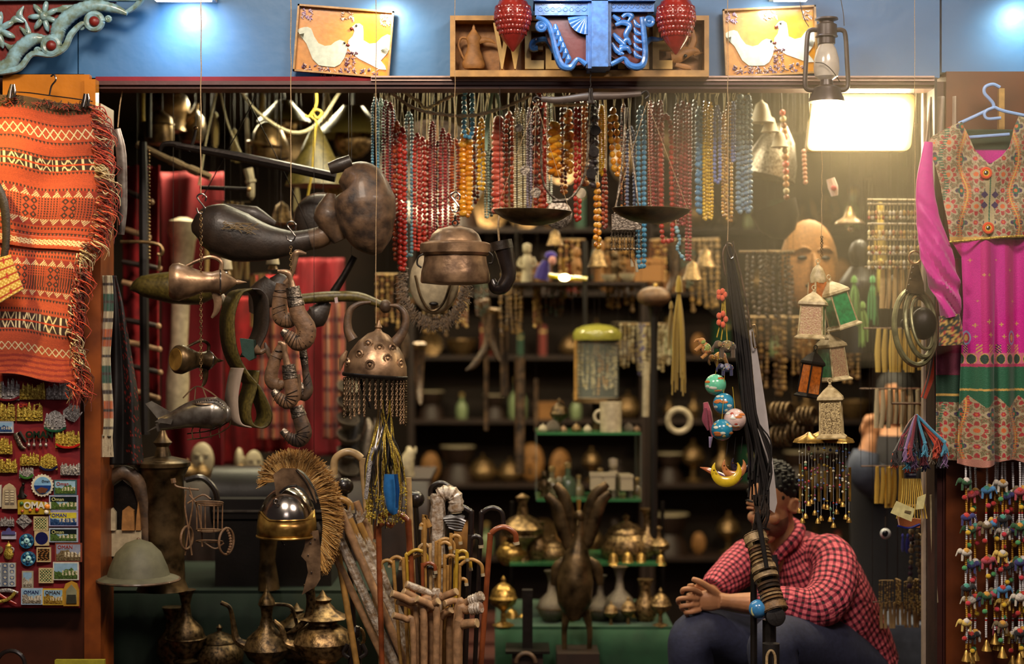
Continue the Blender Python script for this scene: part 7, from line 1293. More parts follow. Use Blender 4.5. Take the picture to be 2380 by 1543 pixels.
# ------------------------------------------------------------------ strings of stuffed animals under the dress
for i, x in enumerate((2246, 2256, 2267, 2293, 2313, 2319, 2330, 2337, 2354, 2370, 2377, 2384)):
    Yi = -.09 + .05 * ((i * 7) % 3) / 2; yb = 1500 + (30, 34, 28, 6, -10, 4, 22, -30, 40, 36, 20, 30)[i]; m = MB(); y = 1076; j = 0
    while y < yb - 24:
        c = 'e0e0e4' if (j // 14) % 2 == 0 else 'c8942c'; c = 'b82420' if j % 29 == 27 else c; pxs(x + 1.2 * sin(y / 37 + i), y, Yi, (3, 2.3), c, 1, m, 7, 5); y += 4.3; j += 1
    o = T('animal_bead_string', 'string of white and amber beads with stuffed animals, %s from the left below the dress' % nth(i), 'bead string', (x, 1076, Yi), [('beads', m, 'bead_stone')], 'strings of stuffed animals below the dress')
    for j in range(5):
        ya = 1120 + j * 82 + (i * 29) % 34
        if ya > yb - 40: break
        c = (('2a5a34', '4a8ac0', 'd8d0c0', 'b84a5a', 'e0c060', '3a3a7a', '7a6a4a', '1c1c20')[(i * 3 + j * 5) % 8]); c2 = ('d8d0c8', 'c83a30', 'd8a040', '4a9a8a')[(i + j) % 4]; d = 1 if (i + j) % 2 else -1; m = MB(); Z = P(x, ya, Yi - .012); s_ = 17 * k(Yi)
        m.sph(Z, (s_ * .8, s_ * .5, s_ * .52), 10, 7, c_=c); m.sph(Z + Vector((d * s_ * .85, 0, s_ * .2)), (s_ * .4, s_ * .34, s_ * .4), 8, 6, c_=c); m.sph(Z + Vector((0, 0, s_ * .2)), (s_ * .5, s_ * .55, s_ * .45), 8, 6, c_=c2)
        for lx in (-.5, .5): m.tube([Z + Vector((lx * s_, 0, -.2 * s_)), Z + Vector((lx * s_ * 1.15, 0, -s_ * 1.15))], [s_ * .2, s_ * .16], 7, 1, c_=c)
        m.tube([Z + Vector((d * s_ * 1.15, 0, s_ * .2)), Z + Vector((d * s_ * 1.45, 0, -s_ * .5))], [s_ * .14, s_ * .07], 6, 2, c_=c); link('stuffed_animal', m, 'fabric', o)
        pxs(x + 4 * d, ya + 36, Yi - .01, (6.5, 6), ('b82420', 'd8b020', '4a9a5a', 'c83040')[(i + j) % 4], 1, m2 := MB(), 10, 7); link('felt_ball', m2, 'fabric', o)
    m = MB(); m.lathe([(12, -26), (10, -20), (6, -12), (4, -4), (1, 0)], seg=16, m=Matrix.Translation(P(x, yb - 20, Yi)) @ Matrix.Scale(k(Yi), 4)); link('brass_bell', m, 'brass', o)
# ------------------------------------------------------------------ seated man
def plaid(N, rot=0):
    nm = 'plaid%d_%d' % (N, rot); m = bpy.data.materials.new(nm); m.use_nodes = True; nt = m.node_tree; n = nt.nodes; L = nt.links; b = n['Principled BSDF']; b.inputs['Roughness'].default_value = .85
    uv = n.new('ShaderNodeUVMap'); mp = n.new('ShaderNodeMapping'); mp.inputs['Scale'].default_value = (N, 1 / .023, 1); L.new(uv.outputs[0], mp.inputs['Vector'])
    nz = n.new('ShaderNodeTexNoise'); nz.inputs['Scale'].default_value = 9; tc = n.new('ShaderNodeTexCoord'); L.new(tc.outputs['Object'], nz.inputs['Vector']); ad = n.new('ShaderNodeVectorMath'); ad.operation = 'MULTIPLY_ADD'; L.new(nz.outputs['Color'], ad.inputs[0]); ad.inputs[1].default_value = (1.2, 1.2, 0); L.new(mp.outputs[0], ad.inputs[2]); sp = n.new('ShaderNodeSeparateXYZ'); L.new(ad.outputs[0], sp.inputs[0]); S_ = []
    for i in (0, 1):
        f = n.new('ShaderNodeMath'); f.operation = 'FRACT'; L.new(sp.outputs[i], f.inputs[0]); g = n.new('ShaderNodeMath'); g.operation = 'LESS_THAN'; L.new(f.outputs[0], g.inputs[0]); g.inputs[1].default_value = .42; S_.append(g)
    a = n.new('ShaderNodeMath'); a.operation = 'ADD'; L.new(S_[0].outputs[0], a.inputs[0]); L.new(S_[1].outputs[0], a.inputs[1]); h = n.new('ShaderNodeMath'); h.operation = 'MULTIPLY'; L.new(a.outputs[0], h.inputs[0]); h.inputs[1].default_value = .5
    r = n.new('ShaderNodeValToRGB'); r.color_ramp.interpolation = 'CONSTANT'; e = r.color_ramp.elements; e[0].color = (*lin('dc6a74'), 1); e[1].position = .3; e[1].color = (*lin('8c2c40'), 1); q = e.new(.8); q.color = (*lin('1c1016'), 1); L.new(h.outputs[0], r.inputs[0]); L.new(r.outputs[0], b.inputs['Base Color'])
    w_ = n.new('ShaderNodeTexNoise'); w_.inputs['Scale'].default_value = 14; w_.inputs['Distortion'].default_value = 1.5; L.new(tc.outputs['Object'], w_.inputs['Vector']); bp = n.new('ShaderNodeBump'); bp.inputs['Distance'].default_value = .03; bp.inputs['Strength'].default_value = .6; L.new(w_.outputs[0], bp.inputs['Height']); L.new(bp.outputs[0], b.inputs['Normal']); return m
def PY(*p): return [P(*q) for q in p]
man = thing('person', 'seated man in pink and black checked shirt, hands clasped, face behind the straps', 'person', P(1900, 1560, .55))
HM = Matrix.Translation(P(1794, 1166, .47)) @ Matrix.Rotation(R(-36), 4, 'Z') @ Matrix.Rotation(R(14), 4, 'X') @ Matrix.Scale(1.0, 4)
K = k(.45)
m = MB(); m.sph((0, .01, .03), (.079, .096, .094), 24, 16, m=HM); m.sph((0, -.028, -.045), (.064, .070, .080), 20, 14, m=HM); m.sph((0, -.066, -.108), (.032, .03, .026), 12, 8, m=HM)
m.tube([(0, -.098, .018), (0, -.112, -.008), (0, -.126, -.034), (0, -.108, -.046)], [.008, .010, .015, .010], 10, 3, m=HM)
for s_ in (-1, 1):
    m.sph((s_ * .012, -.108, -.04), .010, 8, 6, m=HM); m.tube([(s_ * .012, -.098, .022), (s_ * .035, -.096, .026), (s_ * .056, -.078, .018)], [.010, .010, .007], 8, 3, m=HM)
    m.torus((s_ * .083, .012, -.014), .022, .0075, 18, 8, rot=(0, R(8), R(90 - s_ * 22)), m=HM); m.sph((s_ * .080, .014, -.014), (.008, .018, .024), 10, 8, m=HM); m.sph((s_ * .040, -.074, -.035), (.024, .02, .022), 10, 8, m=HM)
m.tube([(-.026, -.094, -.075), (0, -.106, -.070), (.026, -.094, -.075)], [.005, .0085, .005], 8, 3, m=HM); m.tube([(-.022, -.092, -.086), (0, -.104, -.088), (.022, -.092, -.086)], [.005, .009, .005], 8, 3, m=HM)
m.tube([HM @ Vector((0, .02, -.04)), HM @ Vector((0, .035, -.11)), P(1828, 1270, .52), P(1850, 1320, .54)], [.058, .056, .062, .09], 16, 4)
m.tube(PY((1965, 1540, .62), (1945, 1460, .60), (1905, 1370, .56), (1870, 1310, .54)), [.11, .11, .12, .1], 16, 4)
m.tube(PY((1860, 1300, .54), (1930, 1300, .44), (1915, 1360, .38), (1885, 1415, .33), (1820, 1404, .31), (1755, 1402, .31), (1695, 1398, .31), (1672, 1396, .31)), [.06, .05, .045, .042, .042, .040, .027, .030], 14, 5)
m.tube(PY((1860, 1300, .54), (1760, 1296, .6), (1715, 1330, .54), (1668, 1366, .45), (1650, 1382, .39), (1640, 1388, .36)), [.05, .045, .042, .036, .026, .028], 12, 5)
m.tube(PY((1676, 1396, .31), (1652, 1396, .31), (1630, 1396, .315), (1618, 1396, .32)), [.030, .038, .036, .026], 14, 4, fy=.5)
fg = [((1628, 1378, .30), (1606, 1369, .28), (1588, 1370, .285), (1585, 1379, .30)), ((1622, 1392, .30), (1596, 1390, .275), (1577, 1393, .28), (1577, 1403, .30)), ((1622, 1405, .30), (1600, 1407, .28), (1584, 1410, .285), (1587, 1419, .30)), ((1628, 1417, .30), (1608, 1422, .285), (1595, 1424, .29), (1598, 1431, .305))]
for f in fg: m.tube(PY(*f), [.0105, .0098, .009, .0078], 10, 5)
m.tube(PY((1668, 1382, .31), (1648, 1366, .295), (1626, 1352, .285), (1608, 1345, .285)), [.016, .013, .0115, .009], 10, 5)
for f in (((1640, 1372, .36), (1618, 1366, .34), (1602, 1362, .32), (1612, 1360, .30)), ((1640, 1384, .37), (1610, 1382, .33), (1600, 1384, .30), (1612, 1386, .285)), ((1640, 1396, .37), (1608, 1400, .33), (1600, 1400, .30), (1614, 1400, .285)), ((1640, 1408, .37), (1612, 1415, .33), (1606, 1415, .305), (1620, 1414, .29))): m.tube(PY(*f), [.0105, .0098, .009, .0078], 10, 5)
m.tube(PY((1650, 1372, .37), (1632, 1356, .35), (1622, 1352, .33)), [.013, .012, .009], 10, 4); m.sph(P(1640, 1390, .36), (.04, .022, .04), 14, 10)
for hp, kn, an in (((1930, 1545, .62), (1615, 1465, .32), (1640, 1760, .42)), ((1985, 1565, .52), (1806, 1500, .16), (1830, 1800, .25))):
    A = P(*an); A.z = -.42; m.tube([P(*hp), P(*hp).lerp(P(*kn), .5), P(*kn), P(*kn).lerp(A, .5), A], [.08, .062, .045, .04, .03], 12, 4); m.tube([A + Vector((0, 0, -.04)), A + Vector((-.08, -.08, -.05)), A + Vector((-.13, -.13, -.06))], [.04, .038, .02], 10, 3, m=None)
body = link('body', m, 'skin', man); md = body.modifiers.new('remesh', 'REMESH'); md.mode = 'VOXEL'; md.voxel_size = .0035; md.use_smooth_shade = True; sm_ = body.modifiers.new('smooth', 'SMOOTH'); sm_.factor = .5; sm_.iterations = 3
m = MB(); m.sph((0, .024, .048), (.085, .098, .092), 26, 18, m=HM); 
for i in range(240): a = rnd.uniform(0, 6.28); b = rnd.uniform(-.2, 1.4); p = Vector((.085 * cos(a) * cos(b), .024 + .098 * sin(a) * cos(b), .048 + .092 * sin(b))); m.sph(p, rnd.uniform(.006, .011), 6, 4, m=HM) if p.y > -.045 or p.z > .10 else 0
link('hair', m, 'hair', man)
m = MB(); m.sph((0, -.030, -.062), (.0655, .0705, .066), 22, 14, m=HM); mat('stubble', '6e4630', .6, var=.4, vs=300, bump=.6, bs=500); v = m.v[0]; link('stubble_beard', m, 'stubble', man)
m = MB(); m.tube([(-.032, -.098, -.070), (-.015, -.111, -.060), (0, -.114, -.058), (.015, -.111, -.060), (.032, -.098, -.070)], [.003, .0065, .006, .0065, .003], 8, 3, m=HM); link('moustache', m, 'hair', man)
for s_ in (-1, 1):
    m = MB(); m.sph((s_ * .034, -.090, .003), .011, 10, 8, m=HM, c_='a89888'); q = link('eye', m, 'gloss', man); m = MB(); m.sph((s_ * .034, -.0985, .0), (.006, .003, .006), 10, 8, m=HM, c_='1a100a'); link('pupil', m, 'gloss', q); m = MB(); m.tube([(s_ * .020, -.101, .009), (s_ * .034, -.102, .010), (s_ * .048, -.094, .006)], .0055, 6, 3, m=HM); link('eyelid', m, 'skin', q); m = MB(); m.tube([(s_ * .016, -.106, .034), (s_ * .036, -.103, .038), (s_ * .058, -.084, .030)], [.003, .0045, .002], 6, 3, m=HM); link('eyebrow', m, 'hair', man)
def wob(mb, a=.006, f=30):
    for v in mb.v: d = np.sin(v[:, 0] * f + 3 * np.sin(v[:, 2] * f * .7)) * np.cos(v[:, 2] * f * 1.3 + v[:, 1] * f); v[:, 1] += a * d; v[:, 2] += a * .6 * d
    return mb
m = MB(); m.tube(PY((1992, 1545, .62), (1975, 1490, .60), (1935, 1420, .57), (1905, 1365, .56), (1880, 1320, .54), (1856, 1285, .53), (1842, 1262, .52)), [.155, .150, .165, .168, .155, .105, .075], 48, 6); sh = link('shirt', wob(m, .006, 26), plaid(46), man)
m = MB(); m.tube(PY((1875, 1310, .53), (1925, 1298, .46), (1940, 1340, .38), (1920, 1395, .31), (1880, 1415, .285), (1830, 1404, .28), (1790, 1400, .29), (1756, 1401, .30)), [.09, .088, .086, .080, .074, .064, .054, .050], 40, 7); link('shirt_sleeve', wob(m, .005, 34), plaid(22), man)
m = MB(); m.tube(PY((1860, 1305, .55), (1790, 1290, .60), (1745, 1300, .60), (1705, 1330, .54), (1672, 1355, .47), (1652, 1370, .42)), [.09, .085, .080, .072, .058, .042], 36, 7); link('shirt_sleeve', wob(m, .004, 34), plaid(20, 1), man)
m = MB()
for s_, a in ((1, 0), (-1, 0)): m.tube([HM @ Vector((s_ * .02, .09, -.10)), HM @ Vector((s_ * .072, .05, -.115)), HM @ Vector((s_ * .07, -.01, -.145)), HM @ Vector((s_ * .03, -.055, -.185)), HM @ Vector((s_ * .012, -.07, -.24))], [.016, .022, .024, .020, .008], 12, 6, .7)
link('collar', m, plaid(5, 2), man)
link('placket', wob(MB().px([(1800, 1290, .40), (1806, 1350, .385), (1812, 1410, .40)], 7, .40, 8, 5, .5), .002), 'denim_dark', man)
link('trousers', wob((lambda m: [m.tube(q, r, 26, 7) for q, r in (([P(1975, 1560, .62), P(1850, 1530, .55), P(1700, 1490, .42), P(1622, 1478, .33), P(1606, 1520, .32), P(1618, 1640, .36), P(1640, 1760, .4) ], [.15, .125, .105, .088, .082, .075, .07]), ([P(1985, 1570, .55), P(1920, 1520, .42), P(1845, 1500, .24), P(1800, 1500, .14), P(1800, 1560, .13), P(1815, 1700, .2), P(1830, 1770, .25)], [.14, .13, .105, .09, .082, .075, .07]))] and m)(MB()), .005, 20), 'trouser', man)
for an in ((1640, 1760, .42), (1830, 1800, .25)): A = P(*an); A.z = -.455; link('shoe', MB().tube([A + Vector((.04, .04, 0)), A + Vector((-.05, -.05, -.004)), A + Vector((-.15, -.15, -.015))], [.042, .044, .026], 12, 4), 'black_wood', man)
a = P(1960, 0, .6); st = thing('low_stool', 'low dark wooden stool under the seated man', 'stool', (a.x, .6, -.5)); link('seat', MB().box((a.x, .6, -.17), (.36, .36, .04)), 'dark_wood', st)
for dx in (-.15, .15):
    for dy in (-.15, .15): link('leg', MB().box((a.x + dx, .6 + dy, -.345), (.04, .04, .31)), 'dark_wood', st)
# second person, mostly hidden behind the racks
p2 = thing('person', 'person in a grey sleeve raising a hand to the face behind the bracelet racks', 'person', P(2070, 1500, 1.7)); Y = 1.7
m = MB(); m.tube([P(2085, 1500, Y), P(2085, 1250, Y), P(2085, 1080, Y), P(2085, 990, Y)], [.16, .17, .19, .06], 18, 5); m.sph(P(2080, 925, Y), (.08, .095, .12), 18, 12); m.tube(PY((2085, 1090, Y), (2045, 1120, 1.55), (2010, 1090, 1.45), (2018, 1040, 1.45), (2024, 1010, 1.47)), [.06, .055, .048, .035, .03], 12, 5); m.sph(P(2024, 1000, 1.47), (.042, .03, .045), 12, 8)
for i in range(4): m.tube(PY((2012 + i * 5, 996, 1.46), (2010 + i * 6, 978 - i * 2, 1.45), (2016 + i * 6, 966 - i, 1.47)), [.011, .010, .008], 8, 4)
m.tube(PY((2010, 1010, 1.46), (2004, 1000, 1.45), (2006, 986, 1.45)), [.013, .011, .009], 8, 4); m.tube([P(2060, 1500, Y), P(2055, 1600, Y), Vector((P(2055, 0, Y).x, Y, -.48))], [.11, .08, .05], 12, 3); m.tube([P(2110, 1500, Y), P(2112, 1600, Y), Vector((P(2115, 0, Y).x, Y, -.48))], [.11, .08, .05], 12, 3)
b = link('body', m, 'skin', p2); md = b.modifiers.new('remesh', 'REMESH'); md.mode = 'VOXEL'; md.voxel_size = .006; md.use_smooth_shade = True; s2_ = b.modifiers.new('smooth', 'SMOOTH'); s2_.iterations = 3
link('hair', MB().sph(P(2082, 915, Y + .01), (.088, .10, .115), 18, 12), 'hair', p2); link('jacket', MB().tube([P(2085, 1520, Y), P(2085, 1250, Y), P(2085, 1080, Y), P(2085, 1010, Y)], [.2, .2, .215, .1], 22, 5), 'denim_dark', p2); link('sleeve', MB().tube(PY((2085, 1085, Y), (2045, 1120, 1.55), (2008, 1092, 1.44), (2014, 1050, 1.44)), [.085, .08, .07, .055], 18, 6), 'grey_cloth', p2)
link('trousers', MB().tube([P(2060, 1500, Y), P(2055, 1600, Y), Vector((P(2055, 0, Y).x, Y, -.47))], [.13, .1, .08], 14, 3).tube([P(2110, 1500, Y), P(2112, 1600, Y), Vector((P(2115, 0, Y).x, Y, -.47))], [.13, .1, .08], 14, 3), 'denim_dark', p2)
# ------------------------------------------------------------------ lower left: counter, urn, helmet, trunk
def counter(name, label, x0, x1, yt, Y0, Y1, mt, cat='table'):
    a = P(x0, yt, Y0); b = P(x1, yt, Y0); zt = a.z; o = thing(name, label, cat, ((a.x + b.x) / 2, (Y0 + Y1) / 2, -.5))
    link('top', MB().box(((a.x + b.x) / 2, (Y0 + Y1) / 2, zt - .01), (b.x - a.x, Y1 - Y0, .02)), mt, o)
    nu = 60; u, v = np.meshgrid(np.linspace(0, 1, nu), np.linspace(0, 1, 8)); u = u.ravel(); v = v.ravel(); m = MB()
    m.add(np.stack([a.x + (b.x - a.x) * u, Y0 - .012 - .012 * np.sin(u * (x1 - x0) / 7) * v, zt - .01 - (zt + .48) * v], 1), [(j * nu + i, j * nu + i + 1, (j + 1) * nu + i + 1, (j + 1) * nu + i) for j in range(7) for i in range(nu - 1)]); link('cloth_skirt', m, mt, o, .003); return o
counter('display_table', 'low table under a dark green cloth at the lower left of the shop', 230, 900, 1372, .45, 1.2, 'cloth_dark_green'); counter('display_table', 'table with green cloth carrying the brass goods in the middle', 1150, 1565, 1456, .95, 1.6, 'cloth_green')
counter('back_table', 'far dark table crowded with small goods behind the Roman style helmet', 400, 1000, 1112, 1.3, 1.9, 'dark_wood')
m = MB(); m.lathe([(50, 0), (52, 110), (48, 190), (56, 205), (60, 214), (58, 226), (54, 232), (20, 240), (14, 262), (22, 272), (12, 284), (6, 300)], seg=44, m=Matrix.Translation(P(378, 1300, .2)) @ Matrix.Scale(k(.2), 4)); m2 = MB(); m2.lathe([(54, 212), (61, 217), (61, 226), (54, 231)], seg=60, flute=60, fd=.05, m=Matrix.Translation(P(378, 1300, .2)) @ Matrix.Scale(k(.2), 4))
pd = Matrix.Translation(P(378, 1371, .2)); T('fluted_urn', 'tall dark metal urn with fluted rim standing behind the wire plant stand', 'urn', (378, 1371, .2), [('body', m, 'dark_brass'), ('fluted_rim', m2, 'dark_brass'), ('foot', MB().lathe([(60, 0), (52, 20), (50, 72)], seg=30, m=pd @ Matrix.Scale(k(.2), 4)), 'dark_brass'), ('handle', pxt([(432, 1115), (470, 1110), (500, 1140), (506, 1180)], 7, .2), 'cane_black')])
T('arched_mirror', 'dark horseshoe shaped wooden frame with a mirror at the left doorway edge', 'mirror', (285, 1290, .15), [('frame', pxt([(222, 1290), (226, 1180), (248, 1120), (285, 1098), (320, 1120), (340, 1190), (338, 1290)], [17] * 7, .15, seg=10, sm=8, fy=.8), 'leather_worn'), ('glass', MB().pxprism([(236, 1290), (238, 1180), (256, 1135), (285, 1115), (310, 1135), (326, 1190), (326, 1290)], .17, .004), 'iron')])
T('carved_palace_model', 'cream carved palace model seen within the horseshoe frame', 'ornament', (290, 1290, .13), [('base', MB().pxprism([(246, 1292), (246, 1232), (330, 1232), (330, 1292)], .14, .02), 'bone'), ('tower', MB().pxprism([(252, 1232), (254, 1190), (262, 1180), (270, 1190), (270, 1232)], .13, .02), 'bone'), ('tower', MB().pxprism([(284, 1232), (286, 1186), (298, 1176), (312, 1186), (314, 1232)], .13, .02), 'carved_wood'), ('spire', MB().pxprism([(316, 1232), (318, 1200), (322, 1165), (326, 1200), (328, 1232)], .13, .012), 'carved_wood')])
m = MB(); m.lathe([(94, 0), (90, 4), (72, 10), (66, 30), (52, 62), (30, 84), (8, 92), (1, 94)], seg=36, m=Matrix.Translation(P(322, 1346, .0)) @ Matrix.Scale(k(0), 4)); T('sun_helmet', 'olive domed sun helmet with a wide brim at the lower left', 'helmet', (322, 1346, 0), [('crown', m, 'grey_olive' if 'grey_olive' in MATS else mat('grey_olive', '5a5844', .6, var=.3) and 'grey_olive'), ('brim_edge', MB().torus(P(322, 1347, 0), 94 * k(), 3 * k(), 44, 6, rot=(R(90), 0, 0)), 'leather_worn'), ('button', pxs(322, 1254, 0, 5), 'leather_worn')])
o = thing('plant_stand', 'rusty wire bicycle shaped plant stand below the model helicopter', 'plant stand', P(480, 1300, -.05)); Y = -.05
for nm, pts, r in (('handlebar', [(404, 1118), (410, 1130), (440, 1136), (462, 1138)], 2.2), ('fork', [(440, 1132), (448, 1170), (440, 1220), (430, 1290)], 2), ('fork', [(432, 1140), (430, 1180), (438, 1230), (446, 1290)], 2), ('frame', [(440, 1150), (458, 1175), (468, 1230), (470, 1270)], 2.2), ('frame', [(436, 1170), (470, 1150), (490, 1160)], 2.2), ('link_bar', [(470, 1258), (500, 1275), (520, 1262)], 2)): link(nm, pxt(pts, r, Y), 'leather_tan', o)
link('grip', pxt([(402, 1112), (404, 1122)], 6, Y, sm=1), 'leather_tan', o)
for y, r in ((1168, 31), (1172, 30), (1232, 30), (1258, 30)): link('basket_ring', MB().torus(P(487, y, Y), r * k(), 1.8 * k(), 30, 6, rot=(R(78), 0, 0)), 'leather_tan', o)
for a in range(0, 360, 60): link('basket_bar', MB().tube([P(487, 1170, Y) + Vector((cos(R(a)), sin(R(a)), 0)) * 30 * k(), P(487, 1232, Y) + Vector((cos(R(a)), sin(R(a)), 0)) * 29 * k()], 1.6 * k(), 6, 1), 'leather_tan', o)
link('basket_floor', MB().lathe([(.001, 0), (29, 0), (29, 2)], seg=26, m=Matrix.Translation(P(487, 1234, Y)) @ Matrix.Scale(k(Y), 4)), 'copper', o)
for x, y, r, ry in ((434, 1250, 26, 70), (526, 1258, 30, 66)): link('wheel', MB().torus(P(x, y, Y), r * k(), 3 * k(), 30, 8, rot=(0, 0, R(ry)), c_='6a4a30'), 'leather_tan', o)
link('pebble_tread', MB().strand([P(526, 1228, Y), P(534, 1245, Y), P(536, 1265, Y), P(530, 1284, Y)], 4 * k(), 1.6), 'leather_tan', o)
T('storage_chest', 'black lidded chest behind the Roman style helmet', 'chest', (600, 1380, .55), [('chest', (lambda m: pbox(m, 500, 770, 1210, 1370, .55, .95))(MB()), 'black_wood'), ('lid', (lambda m: pbox(m, 494, 776, 1160, 1206, .54, .96))(MB()), 'black_wood'), ('lid_band', (lambda m: pbox(m, 494, 776, 1186, 1190, .53, .54))(MB()), 'steel'), ('lid_top', MB().tube(PY((500, 1156, .75), (770, 1156, .75)), .12, 20, 1), 'black_wood')])
T('pointed_lamp_stand', 'dark metal column standing behind the big ewer', 'stand', (625, 1372, .4), [('column', pxt([(625, 1240), (622, 1300), (625, 1370)], [22, 18, 26], .4, sm=3, seg=16), 'dark_brass')])
# ------------------------------------------------------------------ table of other goods: kind, x, y(base or top), Y, size px, label, extras
def row(kind, xs, y, Y, h, fmt, group, **kw):
    for i, x in enumerate(xs):
        hh = h[i % len(h)] if isinstance(h, (list, tuple)) else h; kk = {a: (b[i % len(b)] if isinstance(b, list) else b) for a, b in kw.items()}; rt = kk.pop('rot', (0, 0, (i * 1.7) % 3)); yy = y[i % len(y)] if isinstance(y, (list, tuple)) else y
        put(kind, x, yy, Y + .015 * (i % 3), hh, fmt % nth(i), group, rot=rt, **kk)
bb = {'old_brass': 'worn brass', 'dark_brass': 'dark brass', 'brass': 'bright brass', 'copper': 'copper', 'old_silver': 'grey silver'}
put('ewer', 620, 1560, .18, 205, 'large dark brass ewer with a thin curved spout at the bottom left', mt='dark_brass'); put('teapot', 750, 1560, .16, 190, 'ornate brass teapot with a red and gold fluted lid below the plumed helmet', mt='old_brass')
put('vase', 432, 1540, .3, 170, 'tall dark brass vase beside the counter at the lower left', mt='dark_brass', s=0); put('vase', 402, 1560, .4, 150, 'squat brass vase in the lower left corner', mt='dark_brass', s=1); put('pot', 510, 1560, .35, 110, 'small dark lidded brass jar left of the big ewer', mt='dark_brass'); put('figure', 825, 1570, .1, 118, 'small black carved head and bust at the bottom beside the poles', mt='cane_black'); put('horn', 718, 1360, .12, 120, 'carved powder horn standing right of the big ewer', mt='dark_brass', rot=(0, .2, 0))
put('teapot', 690, 1550, .3, 150, 'dark teapot half hidden between the big ewer and ornate teapot', mt='dark_brass')
row('bowl', [804] * 6, [1108, 1068, 1030, 992, 954, 918], 1.35, 25, 'grey metal bowl in the leaning stack behind the daggers, %s from the bottom', 'stacked grey bowls', mt='old_silver', rot=(.5, .3, 0))
row('pot', [436, 470, 560, 612, 655], 1112, 1.35, [46, 38, 40, 34, 44], 'small brass jar on the far table, %s from the left', 'jars on the far table', mt='old_brass'); row('box', [520, 590, 690], 1112, 1.5, [34, 26, 40], 'dark little box on the far table, %s from the left', 'boxes on the far table', mt=['dark_wood', 'cane_black', 'carved_wood']); row('mask', [470, 556, 590], 1112, 1.4, [84, 72, 66], 'pale carved bust on the far table, %s from the left', 'pale busts on the far table', mt='bone')
row('hangbell', [560, 600, 640, 655, 700], [520, 470, 520, 450, 480], 1.1, [52, 60, 46, 70, 50], 'small metal bell hanging behind the iron beam, %s from the left', 'small bells behind the iron beam', mt='old_brass')
row('tassel', [420, 500, 545, 610, 690, 760], [205, 260, 300, 205, 420, 205], 1.2, [70, 90, 80, 60, 80, 90], 'pale cord tassel among the goods at the top left, %s from the left', 'cord tassels at the top left', c='b8a878')
row('shade', [660, 820, 790], [205, 205, 330], 1.3, [120, 170, 150], 'dim hanging lamp above the leather gourd, %s from the left', 'dim lamps above the gourd', mt='olive_leather')
row('packet', [540, 480, 545, 600], [470, 540, 560, 640], 1.25, [70, 110, 90, 120], 'hanging bundle of sticks in the dim upper left, %s one', 'stick bundles in the dim upper left', c='a08858', n=5)
put('plate', 1004, 530, 1.1, 250, 'large pale round metal tray behind the coral necklaces', mt='steel'); put('plate', 930, 330, 1.3, 120, 'small dim tray behind the blue necklaces', mt='dark_brass')
row('plate', [700, 1120, 1300, 1440, 1560], [400, 330, 430, 420, 380], 2.4, [90, 110, 120, 100, 110], 'dim brass plate hung at the back behind the necklaces, %s from the left', 'dim plates behind the necklaces', mt='dark_brass')
for i, (xs, yt, Y, h) in enumerate((((900, 960, 1010, 1075, 1120, 1190, 1250, 1290), 640, 1.6, 130), ((1330, 1385, 1440, 1530, 1600, 1640), 560, 1.7, 150))):
    row('strands', list(xs), yt, Y, [h, h * .8, h * 1.15], ('dim bunch of bead strings behind the copper pot, %s from the left' if i == 0 else 'dim bunch of bead strings under the scale pans, %s from the left'), 'dim bead strings ' + 'ab'[i], c=['8a5a34', '6a4a2a', '9a7a50'], c2=['c8a060', '4a5a4a', 'b08a50'], n=5)
row('strands', [1752, 1776, 1800, 1824, 1848], 588, .9, [170, 150, 180, 160, 140], 'dark bead string bunch beside the wooden mask, %s from the left', 'dark bead strings beside the mask', c='3a2c20', c2='5c4a38', n=3)
row('strands', [1775, 1815, 1860, 1980], 740, 1.45, [170, 190, 150, 160], 'dim brown bead string bunch behind the lanterns, %s from the left', 'dim bead strings behind the lanterns', c='5a4028', c2='8a6a40', n=4)
row('bangle', [1800, 1800, 1840, 1860], [985, 1040, 1030, 990], 1.0, [52, 50, 54, 46], 'dark stack of bangles behind the strap bundle, %s one', 'dark bangle stacks', mt='dark_brass', n=4, rot=(0, 0, 0))
mk = put('mask', 1880, 725, .95, 215, 'large bald wooden mask with downcast eyes glowing under the floodlight', mt='carved_wood', rot=(0, 0, R(12)))
T('brass_hat_lamp', 'wide brimmed brass lamp hood hanging right of the wooden mask', 'lamp', (1975, 490, .9), [('hood', MB().lathe([(36, 0), (30, 6), (14, 16), (9, 30), (5, 40)], seg=26, m=Matrix.Translation(P(1975, 520, .9)) @ Matrix.Scale(k(.9), 4)), 'old_brass'), ('chain', pxt([(1975, 482), (1975, 205)], 1.5, .9, sm=1, seg=5), 'iron'), ('bulb', pxs(1978, 532, .9, 8), 'bright_steel')])
T('dark_bust', 'dark carved bust wearing strings in front of the racks', 'bust', (2000, 820, 1.0), [('shoulders', pxt([(2000, 820), (2000, 720), (1998, 660), (1998, 620)], [46, 44, 50, 22], 1.0, seg=18), 'black_wood'), ('head', pxs(1998, 590, 1.0, (26, 34), mb=MB(), fy=1.1), 'black_wood'), ('arm', pxt([(2030, 640), (2060, 660), (2085, 640)], [12, 10, 7], .95), 'black_wood')])
row('tassel', [1985, 2005, 2028, 2046], [640, 700, 640, 600], .85, [120, 110, 120, 90], 'bright cord tassel on the dark bust, %s from the left', 'cords on the dark bust', c=['5a8a3a', '7aa04a', '4a9a5a', 'b8a83a'], n=16); put('tassel', 2046, 470, .95, 150, 'long yellow cord tassel left of the charm rack', c='c0a030', n=18)
row('hangbell', [1770, 1790, 1812], [215, 255, 290], .5, [70, 52, 52], 'glowing pale bead drop hanging left of the floodlight, %s from the left', 'pale drops left of the floodlight', mt='bone')
